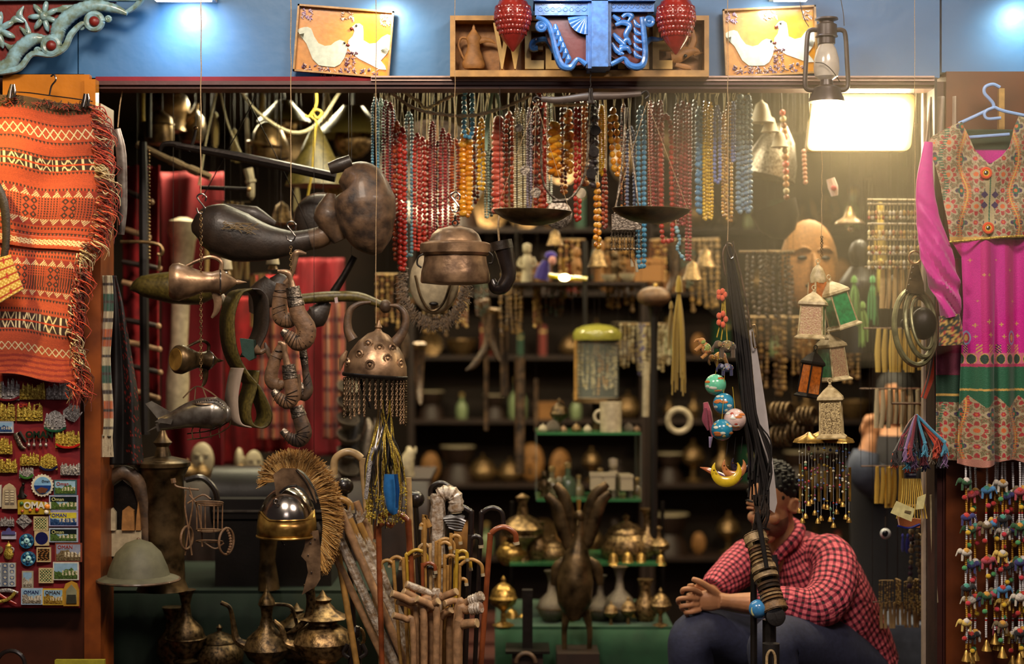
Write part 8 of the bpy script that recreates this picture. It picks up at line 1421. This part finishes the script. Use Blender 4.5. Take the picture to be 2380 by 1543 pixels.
m = MB(); m.lathe([(62, 0), (58, 40), (40, 90), (14, 125), (1, 132)], seg=30, m=Matrix.Translation(P(1786, 412, .75)) @ Matrix.Rotation(R(14), 4, 'Y') @ Matrix.Scale(k(.75), 4)); one('cone_hat', m, 'old_silver', 'large grey cone shaped metal hat hanging right of the blue necklaces', 'hat')
m = MB(); m.lathe([(56, 0), (50, 40), (30, 70), (1, 84)], seg=30, m=Matrix.Translation(P(1796, 478, .8)) @ Matrix.Rotation(R(160), 4, 'Y') @ Matrix.Scale(k(.8), 4)); one('domed_hat', m, 'iron', 'dark round metal cap just below the grey cone hat', 'hat')
T('wooden_bead_string', 'string of large pale wooden beads hanging between the cone hat and floodlight', 'bead string', (1828, 330, .55), [('beads', MB().strand(PY((1818, 262, .55), (1824, 320, .55), (1826, 400, .55), (1828, 472, .55)), 8 * k(.55), 1.9, .1, C['wood'] + ['c85a4a', 'c8b890']), 'bead_stone'), ('cord', pxt([(1818, 262), (1815, 205)], 1.2, .55, sm=1, seg=5), 'iron')])
T('pink_bead_stick', 'slim pink bead string hanging left under the floodlight', 'bead string', (1872, 352, .6), [('beads', MB().strand(PY((1868, 352, .6), (1872, 430, .6)), 6 * k(.6), 1.7, 0, ['c88a70']), 'bead_stone'), ('cord', pxt([(1868, 352), (1868, 205)], 1, .6, sm=1, seg=5), 'iron')])
T('cloth_doll', 'little white and red cloth doll hanging below the floodlight', 'toy', (1935, 440, .5), [('body', pxt([(1930, 415), (1936, 435), (1940, 455)], [10, 12, 8], .5, c_='d8b8b0'), 'fabric'), ('ribbon', pxs(1938, 437, .47, (7, 7), 'b8283a', .8, MB()), 'fabric'), ('cord', pxt([(1932, 410), (1930, 352)], 1, .5, sm=1, seg=5), 'iron')])
# racks at the right of the doorway
o = thing('charm_rack', 'wire rack crowded with little gold and bead charms left of the pink sleeve', 'rack', P(2075, 462, .5))
for y in (464, 474, 520, 556, 590): link('rail', pxt([(2016, y), (2140, y + 1)], 2.6, .5, sm=1), 'bone', o)
rk = [('e0c878', 'gold'), ('d8b060', 'gold'), ('c8a878', 'bead_stone'), ('d0b890', 'bead_stone')]
for i in range(60): x = 2020 + (i % 15) * 8.2; r_ = i // 15; y = (478, 524, 560, 594)[r_]; m = MB(); m.px([(x, y), (x + rnd.uniform(-2, 2), y + 14)], .8, .5, 4, 1, c_='c8b070'); pxs(x, y + 17, .5, (4.2, 7), rnd.choice(('d8c890', 'c8a050', 'b87848', 'd8d0b8', 'c8b078')), 1, m, 8, 5); pxs(x, y + 28, .5, (3.6, 5), rnd.choice(('d8c890', 'b89048', 'a83828', 'd8d0b8')), 1, m, 8, 5); link('charm', m, 'metal_paint' if i % 3 else 'bead_amber', o)
row('packet', [2066, 2096, 2126], 622, .55, [95, 95, 90], 'packet of golden hairpins on the upper rail behind the ring globe, %s one', 'upper hairpin packets', c='c8a870', n=3, rot=(0, 0, 0)); row('packet', [2066, 2098, 2128], 765, .55, [100, 100, 95], 'packet of yellow combs on the middle rail behind the ring globe, %s one', 'middle comb packets', c='d8b860', n=4, rot=(0, 0, 0)); row('packet', [2052, 2084, 2116], 905, .55, [90, 80, 100], 'packet of pale combs over the tassel bundle, %s from the left', 'lower comb packets', c='d0c098', n=3, rot=(0, 0, 0)); row('packet', [2052, 2078], 1085, .5, [85, 95], 'packet of golden combs beside the paper tags, %s one', 'comb packets beside the tags', c='d8b050', n=3, rot=(0, 0, 0)); row('packet', [2150, 2162], [940, 1090], .4, [130, 90], 'wooden spoon bundle hanging against the door edge, %s from the top', 'spoon bundles', c='c8a878', n=2, rot=(0, 0, 0))
def eye(x, y, r, lb, Y=.35): T('eye_charm', lb, 'charm', (x, y, Y), [('ball', pxs(x, y, Y, r, 'c8ccd0', mb=MB(), seg=16, rng=12), 'gloss'), ('pupil', pxs(x, y, Y - r * .75 * k(Y), (r * .6, r * .6), '10141c', .5, MB()), 'gloss'), ('cord', pxt([(x, y - r), (x, y - r - 26)], 1, Y, sm=1, seg=5), 'bright_steel')])
eye(2058, 1240, 13, 'large black and white eye charm right of the seated man'); eye(2122, 1262, 7, 'small blue eye charm beside the large one')
row('tassel', [2098, 2110], 1240, .4, [44, 48], 'deep blue little tassel under the paper tags, %s one', 'blue tassels', c='2020a0', n=14)
T('bead_bag', 'small orange and blue beaded purse under the paper tags', 'purse', (2112, 1215, .1), [('body', MB().pxprism([(2086, 1200), (2140, 1206), (2136, 1226), (2090, 1222)], .1, .02, c_='a85a28'), 'fabric'), ('trim', pxt([(2086, 1222), (2112, 1227), (2138, 1218)], 2.5, .09, c_='1c2a8a'), 'gloss')])
row('strands', [2060, 2088, 2116, 2142], [1350, 1348, 1352, 1350], .4, [70, 66, 72, 90], 'fringe of tiny metal keyrings on the lowest rack, %s from the left', 'keyrings on the lowest rack', c='b89858', c2='6a5030', n=6); row('packet', [2064, 2092, 2120], 1400, .45, [60, 52, 58], 'row of short pale pegs under the lowest rack, %s from the left', 'short pegs', c='c0a070', n=4, rot=(0, 0, 0)); row('strands', [2136, 2148], [1180, 1250], .35, [200, 180], 'dark thin bead strings beside the door edge, %s one', 'dark strings by the door edge', c='3a2a3a', c2='8a7a5a', n=3)
m = MB(); pbox(m, 2030, 2150, 1452, 1860, .95, 1.3); one('grey_cabinet', m, 'grey_cloth', 'grey covered cabinet beneath the lowest rack at the right door edge', 'cabinet')
m = MB(); m.px([(2166, 1150, .03), (2168, 1250), (2172, 1330), (2178, 1400)], [5, 5, 4, 3], .03, 8, 4); one('hanging_rope', m, 'bone', 'thick pale cord hanging down the right door edge', 'cord')
T('striped_pouch', 'red and grey striped woven strap behind the ring globe', 'strap', (2165, 800, .0), [('strap', MB().px([(2178, 780), (2168, 860), (2146, 925)], [7, 9, 7], 0, 8, 4, .4, c_='c84a28'), 'fabric'), ('stripe', MB().px([(2172, 800), (2160, 870), (2144, 925)], [3, 3, 2], -.012, 6, 4, .4, c_='5a5048'), 'fabric')])
# ------------------------------------------------------------------ centre: brass table, glass case, bird
def glass(name, label, x0, x1, yt, yb, Y0, Y1, cat='display case'):
    o = thing(name, label, cat, P((x0 + x1) / 2, yb, Y0))
    for y in {yt, yb}: m = MB(); pbox(m, x0, x1, y - 3, y + 3, Y0, Y1, Y0); link('glass_shelf', m, 'glass_edge', o)
    for x in (x0, x1):
        m = MB(); a = P(x, yt, Y0); b = P(x, yb, Y0); m.box((a.x, (Y0 + Y1) / 2, (a.z + b.z) / 2), (.004, Y1 - Y0, a.z - b.z)); 
        if yb > yt: link('side_pane', m, 'clear_glass', o)
    return o
glass('glass_case', 'glass display case with green edges in the middle of the shop', 1247, 1490, 1008, 1163, 1.15, 1.45); glass('glass_shelf_stand', 'long glass shelf with brass vases beneath the display case', 1185, 1545, 1312, 1312, 1.1, 1.5)
for i, x in enumerate((1190, 1365, 1540)): m = MB(); m.tube([P(x, 1166, 1.45), P(x, 1456, 1.45)], .008, 8, 1); one('shelf_post', m, 'iron', 'thin dark post behind the brass shelf, %s from the left' % nth(i), 'post', 'posts behind the brass shelf')
row('censer', [1170, 1420, 1460, 1535], 1456, .98, [118, 60, 70, 90], 'shiny brass incense burner on the green table, %s from the left', 'incense burners on the green table', mt=['brass', 'old_brass', 'old_brass', 'old_brass']); row('vase', [1282, 1322, 1395, 1440, 1500], 1456, 1.06, [130, 80, 120, 140, 110], 'old silver and brass vase on the green table, %s from the left', 'vases on the green table', mt=['old_silver', 'brass', 'old_silver', 'old_silver', 'old_brass'], s=[0, 1, 0, 0, 1])
row('bell', [1190, 1215, 1360, 1376, 1478, 1515], 1456, 1.15, [60, 44, 50, 40, 56, 48], 'small brass hand bell on the green table, %s from the left', 'hand bells on the green table', mt='brass'); row('vase', [1215, 1250, 1505, 1530], 1312, 1.2, [165, 100, 130, 90], 'brass vase on the glass shelf, %s from the left', 'vases on the glass shelf', mt='old_brass', s=[2, 1, 0, 2])
row('pot', [1192, 1285, 1455], 1312, 1.22, [75, 70, 120], 'round lidded brass jar on the glass shelf, %s from the left', 'jars on the glass shelf', mt=['brass', 'old_brass', 'old_brass']); row('bell', [1425, 1458, 1490, 1535], 1312, 1.12, [40, 44, 40, 34], 'little gold bell on the front of the glass shelf, %s from the left', 'little bells on the glass shelf', mt='brass')
row('figure', [1265, 1300, 1425, 1462], 1163, 1.25, [70, 56, 100, 60], 'little figure inside the glass case, %s from the left', 'figures in the glass case', mt=['dark_brass', 'bone', 'bone', 'old_silver'], s=0); row('bottle', [1283, 1320, 1345, 1395, 1480], 1163, 1.3, [80, 90, 60, 76, 54], 'small bottle inside the glass case, %s from the left', 'bottles in the glass case', c=['8a8060', '5a6a50', 'a89a70', '8a8060', '6a5a3a'])
row('box', [1400, 1452], 1312 - 175, 1.2, [44, 40], 'cream box at the bottom of the glass case, %s one', 'cream boxes', mt='bone')
T('white_mug', 'cream coloured cup on top of the glass case', 'cup', (1420, 1005, 1.2), [('cup', MB().lathe([(25, 0), (26, 70), (23, 70), (22, 6), (.1, 5)], seg=24, m=Matrix.Translation(P(1420, 1004, 1.2)) @ Matrix.Scale(k(1.2), 4), caps=False), 'bone'), ('handle', MB().torus(P(1396, 968, 1.2), 14 * k(1.2), 4 * k(1.2)), 'bone')])
row('pot', [1262, 1285, 1310, 1340, 1366, 1460, 1480], 1005, 1.22, [22, 34, 18, 24, 20, 26, 18], 'tiny trinket jar on top of the glass case, %s from the left', 'trinket jars on the glass case', mt=['bone', 'old_silver', 'copper', 'old_brass']); put('censer', 1300, 1005, 1.35, 80, 'dark incense burner at the back of the glass case top', mt='dark_brass')
T('trinket_tower', 'tall glass tower of trinkets with a yellow green lid above the cream cup', 'display case', (1388, 990, 1.35), [('lid', MB().lathe([(56, 0), (58, 14), (50, 26), (30, 34), (1, 38)], seg=26, c_='9a9440', m=Matrix.Translation(P(1388, 790, 1.35)) @ Matrix.Scale(k(1.35), 4)), 'gloss'), ('glass', MB().lathe([(50, 0), (50, 130)], seg=22, m=Matrix.Translation(P(1388, 925, 1.35)) @ Matrix.Scale(k(1.35), 4), caps=False), 'clear_glass'), ('post', pxt([(1360, 560), (1360, 792)], 6, 1.35, sm=1), 'black_wood'), ('corner_rod', pxt([(1338, 790), (1338, 930)], 4, 1.3, sm=1), 'cane'), ('base', MB().lathe([(56, 0), (56, 10)], seg=26, m=Matrix.Translation(P(1388, 935, 1.35)) @ Matrix.Scale(k(1.35), 4)), 'old_brass'), ('stem', pxt([(1388, 935), (1388, 1006)], 12, 1.35, sm=1), 'dark_brass')])
row('strands', [1355, 1378, 1402, 1424], 800, 1.33, 118, 'string of glittering trinkets inside the glass tower, %s from the left', 'trinket strings in the tower', c=['b8a060', '8a7a50', 'c89850', '9a9078'], c2='d0c090', n=3); row('strands', [1462, 1492, 1520, 1546], 755, 1.5, [110, 130, 120, 100], 'bunch of shiny jewellery strings right of the glass tower, %s from the left', 'jewellery strings', c=['a89060', '8078a0', 'b8a070', '907850'], c2='d8c8a0', n=5)
one('white_bar', pxt([(1502, 842), (1500, 968)], 8, 1.3, sm=1), 'bone', 'short pale upright bar in the dark right of the glass case', 'bar'); one('pale_ring', MB().torus(P(1578, 978, 1.6), 26 * k(1.6), 7 * k(1.6)), 'bone', 'pale round ring hanging in the dark right of the glass case', 'ring')
T('wooden_bowl_stand', 'flat brown wooden bowl on a dark stem under the scale pans', 'bowl', (1520, 1310, 1.2), [('bowl', MB().sph(P(1520, 690, 1.2), (40 * k(1.2), .06, 24 * k(1.2)), 20, 12), 'leather_tan'), ('stem', pxt([(1522, 712), (1520, 790), (1520, 1310)], [16, 8, 9], 1.2), 'black_wood'), ('knob', pxs(1524, 664, 1.2, 6), 'brass')])
row('bowl', [1415, 1458], 655, 1.45, [16, 18], 'shell shaped pale bowl left of the brown wooden bowl, %s one', 'shell bowls', mt='bone'); put('tassel', 1578, 640, .8, 280, 'long yellow cord tassel left of the animal keyrings', c='9a7c18', n=17, sc=(.45, .45, 1)); put('tassel', 1560, 700, .85, 120, 'short ochre cord tassel beside the long yellow one', c='806414', n=12, sc=(.6, .6, 1))
sh_ = thing('small_shelf', 'narrow wooden shelf under the scale pans', 'shelf', P(1330, 657, 1.6)); m = MB(); pbox(m, 1190, 1500, 655, 662, 1.4, 1.8); link('board', m, 'dark_wood', sh_); link('bracket', MB().tube([P(1200, 655, 1.8), P(1200, 205, 1.8)], .006, 6, 1), 'iron', sh_); link('bracket', MB().tube([P(1490, 655, 1.8), P(1490, 205, 1.8)], .006, 6, 1), 'iron', sh_)
T('purple_doll', 'little doll in a purple hood under the left scale pan', 'toy', (1272, 620, 1.5), [('cloak', pxt([(1258, 650), (1264, 625), (1270, 606)], [18, 16, 8], 1.5, c_='2a1470'), 'fabric'), ('face', pxs(1284, 606, 1.46, (9, 11), 'c88a80', 1, MB()), 'fabric'), ('hood', pxs(1280, 594, 1.5, (14, 10), '3a2090', 1, MB()), 'fabric')])
T('glowing_lamp', 'small bright yellow lamp shining under the scale pans', 'lamp', (1312, 640, 1.3), [('bulb', pxs(1312, 645, 1.3, (13, 8), mb=MB()), 'lamp_small' if 'lamp_small' in MATS else mat('lamp_small', 'fff0a0', .3, emis=14, var=0, bump=0) and 'lamp_small'), ('reflector', MB().px([(1275, 640), (1300, 643), (1365, 648)], 5, 1.32, c_='d8c020'), 'gloss'), ('stem', pxt([(1310, 636), (1308, 600)], 4, 1.3, sm=1), 'brass')])
row('figure', [1225, 1340, 1395, 1430], 655, 1.55, [90, 80, 96, 70], 'carved figurine in the dim middle under the scale pans, %s from the left', 'dim figurines under the pans', mt=['bone', 'carved_wood', 'carved_wood', 'dark_brass'], s=0); row('box', [1250, 1420, 1500], 655, 1.62, [50, 46, 60], 'dim brown box under the necklaces, %s from the left', 'dim boxes under the necklaces', mt='carved_wood'); row('hangbell', [1390, 1290, 1640, 1610], [560, 520, 560, 590], 1.2, [60, 50, 60, 60], 'dim brass bell under the necklaces, %s one', 'dim bells under the necklaces', mt='old_brass')
row('horn', [930, 975, 1120, 1150, 1560], [760, 800, 700, 720, 560], 1.7, [110, 140, 160, 120, 130], 'dim curved horn hanging far back in the middle, %s from the left', 'dim horns far back', mt='leather_worn'); 
for i, (x, y0, y1, r, Y) in enumerate(((1172, 750, 920, 9, 1.8), (1208, 830, 1100, 12, 1.7), (1130, 800, 1000, 5, 2.0), (1246, 880, 1000, 5, 1.9))): one('hanging_drum_stick', pxt([(x, y0), (x, y1)], r, Y, sm=1, seg=12), 'leather_worn', 'tall dim wooden pole in the dark middle of the shop, %s one' % nth(i), 'pole', 'dim wooden poles')
Y = .85; bd = thing('bird_statue', 'dark bronze bird statue with raised wings on a square pedestal before the green table', 'statue', P(1335, 1560, Y))
link('body', pxt([(1335, 1440), (1335, 1400), (1336, 1350), (1340, 1300), (1345, 1250), (1346, 1210)], [14, 40, 44, 34, 14, 10], Y, seg=20), 'dark_brass', bd); link('head', pxs(1346, 1200, Y, (13, 16), mb=MB()), 'dark_brass', bd); link('crest', pxt([(1345, 1186), (1345, 1162)], [4, 6], Y, sm=1), 'brass', bd); link('beak', pxt([(1344, 1206, Y), (1342, 1222, Y - .05)], [5, 1], Y, sm=1), 'dark_brass', bd)
for pts, rs in (([(1325, 1275), (1310, 1230), (1295, 1180), (1270, 1150)], [12, 17, 17, 9]), ([(1330, 1240), (1322, 1190), (1308, 1150), (1290, 1125)], [8, 14, 14, 8]), ([(1362, 1270), (1378, 1220), (1392, 1170), (1418, 1145)], [12, 17, 17, 9]), ([(1358, 1240), (1368, 1190), (1386, 1148), (1412, 1124)], [8, 14, 14, 8]), ([(1318, 1300), (1296, 1320), (1286, 1360)], [10, 14, 6]), ([(1362, 1300), (1386, 1320), (1396, 1360)], [10, 14, 6])): link('wing', pxt(pts, rs, Y, seg=12, fy=.5, rib=.08), 'dark_brass', bd)
for x in (1312, 1370): link('leg', pxt([(x + (1336 - x) * .3, 1420), (x, 1460), (x, 1508)], [12, 7, 6], Y), 'dark_brass', bd)
m = MB(); pbox(m, 1293, 1390, 1508, 1700, Y - .1, Y + .1, Y); link('pedestal', m, 'dark_wood', bd)
T('iron_stand', 'dark square iron post on a wide foot beside the bird statue', 'stand', (1225, 1560, .75), [('post', (lambda m: pbox(m, 1214, 1238, 1372, 1516, .74, .78))(MB()), 'iron'), ('shelf_plate', (lambda m: pbox(m, 1175, 1278, 1514, 1520, .68, .86))(MB()), 'iron'), ('foot', (lambda m: pbox(m, 1190, 1262, 1520, 1720, .70, .84))(MB()), 'dark_wood'), ('ring', MB().torus(P(1222, 1540, .68), 22 * k(.7), 5 * k(.7), a0=0, a1=pi), 'leather_worn')])
one('yellow_edge_sign', (lambda m: pbox(m, 127, 242, 1534, 1700, -.14, -.12, c_='a8a030'))(MB()), 'paint', 'yellow topped board cut by the bottom edge at lower left', 'board'); one('black_hoop', MB().torus(P(25, 1545, -.15), 32 * k(), 5 * k()), 'cane_black', 'black hoop cut by the bottom left corner', 'hoop')
# goods on the far shelves
rg = random.Random(11); kinds = [('vase', dict(mt='old_brass', s=0)), ('pot', dict(mt='old_brass')), ('bowl', dict(mt='old_brass')), ('figure', dict(mt='dark_wood', s=0)), ('box', dict(mt='carved_wood')), ('ewer', dict(mt='old_brass')), ('censer', dict(mt='old_brass')), ('mask', dict(mt='carved_wood')), ('bottle', dict(c='8a9a70')), ('drum', dict(mt='dark_wood')), ('book', dict(c='7a2a20')), ('plate', dict(mt='old_brass')), ('book', dict(c='28503a')), ('vase', dict(mt='dark_brass', s=1))]
nmz = {'vase': 'brass vase', 'pot': 'lidded brass jar', 'bowl': 'small brass bowl', 'figure': 'dark figurine', 'box': 'brown box', 'ewer': 'brass ewer', 'censer': 'incense burner', 'mask': 'wooden mask', 'bottle': 'green bottle', 'drum': 'dark drum', 'book': 'box file', 'plate': 'brass plate'}
SN = ('bottom', 'second', 'third', 'fourth', 'fifth', 'top'); Yb = YB - .22
for si, z in enumerate(BZ):
    for ui, (xa, xb, un) in enumerate(((-.5, .68, 'middle'), (.82, 1.95, 'right hand'))):
        x = xa + .05; i = 0
        while x < xb:
            kd, kw = kinds[rg.randrange(len(kinds))]; h = rg.uniform(.12, .24) * (.4 if kd == 'bowl' else .6 if kd == 'box' else 1); sc = h / k(Yb)
            px_ = 1190 + x / k(Yb); py_ = 771.5 + (CZ - z - .01) / k(Yb); put(kd, px_, py_, Yb, sc, 'dim %s on the %s %s back shelf, %s object from the left' % (nmz[kd], SN[si], un, nth(i)), 'goods on the back shelves', rot=(0, 0, rg.uniform(-.4, .4)), **kw); x += rg.uniform(.12, .19); i += 1
# ------------------------------------------------------------------ cords that hang loose goods from the ceiling or lintel
def hang(o):
    ms = [c for c in COL.objects if c.type == 'MESH' and (c.parent == o or (c.parent and c.parent.parent == o) or c == o)]
    if not ms: return
    bpy.context.view_layer.update(); best = None
    for c in ms:
        for b_ in c.bound_box:
            w_ = c.matrix_world @ Vector(b_)
            if best is None or w_.z > best[0]: best = (w_.z, c)
    c = best[1]; vs = [c.matrix_world @ v.co for v in c.data.vertices]; t = max(vs, key=lambda v: v.z); s_ = o.matrix_world.inverted()
    m = MB(); m.tube([t + Vector((0, 0, -.004)), Vector((t.x, max(t.y, .02) if t.y > .12 else t.y, 2.44 if t.y > .12 else 2.5))], .0009, 5, 1); M_ = np.array(s_); V = m.v[0]; m.v[0] = V @ M_[:3, :3].T + M_[:3, 3]
    q = link('cord', m, 'iron'); q.parent = o
HANG = ['metal_bell', 'woven_cone', 'copper_kettle', 'pale_pestle', 'black_rod', 'bamboo_rod', 'pleated_lampshade', 'powder_flask', 'leather_gourd', 'leather_shield', 'balance_beam', 'boat_bowl', 'fur_framed_mask', 'cone_hat', 'domed_hat', 'carved_club', 'wooden_bellows', 'saddle_bag', 'wooden_mask', 'charm_rack', 'pale_ring', 'black_horn', 'hanging_drum_stick', 'packet_bunch', 'bead_string_bunch', 'hanging_bell', 'hanging_horn', 'tassel', 'round_plate', 'cone_pot', 'metal_canister', 'pink_bead_stick', 'wooden_bead_string', 'cloth_doll', 'brass_hat_lamp', 'tent_rope', 'slack_rope', 'silver_box_amulet', 'bone_drop', 'bangle_stack', 'coin_pendant', 'coin_pendant_necklace', 'glowing_lamp', 'tube_lamp', 'yellow_pole', 'blue_bead_cluster', 'wall_hook']
for o in list(COL.objects):
    if o.parent is None and o.name.split('.')[0] in HANG and not str(o.get('label', '')).startswith('dim wooden mask') and 'shelf' not in str(o.get('label', '')) and 'table' not in str(o.get('label', '')):
        hang(o)
# ------------------------------------------------------------------ scattering volume added to imitate lens glare round the floodlight
hm = bpy.data.materials.new('glare_volume'); hm.use_nodes = True; nt = hm.node_tree; nt.nodes.remove(nt.nodes['Principled BSDF']); vs_ = nt.nodes.new('ShaderNodeVolumeScatter'); vs_.inputs['Color'].default_value = (1, .84, .56, 1); vs_.inputs['Density'].default_value = .20; vs_.inputs['Anisotropy'].default_value = .2
nt.links.new(vs_.outputs[0], nt.nodes['Material Output'].inputs['Volume']); MATS['glare_volume'] = hm
m = MB(); m.sph(P(2000, 320, -.2), (.74, .5, .74), 32, 24); q = one('glare_haze', m, 'glare_volume', 'lens glare around the floodlight, built as a scattering volume', 'glare_haze'); q['kind'] = 'stuff'
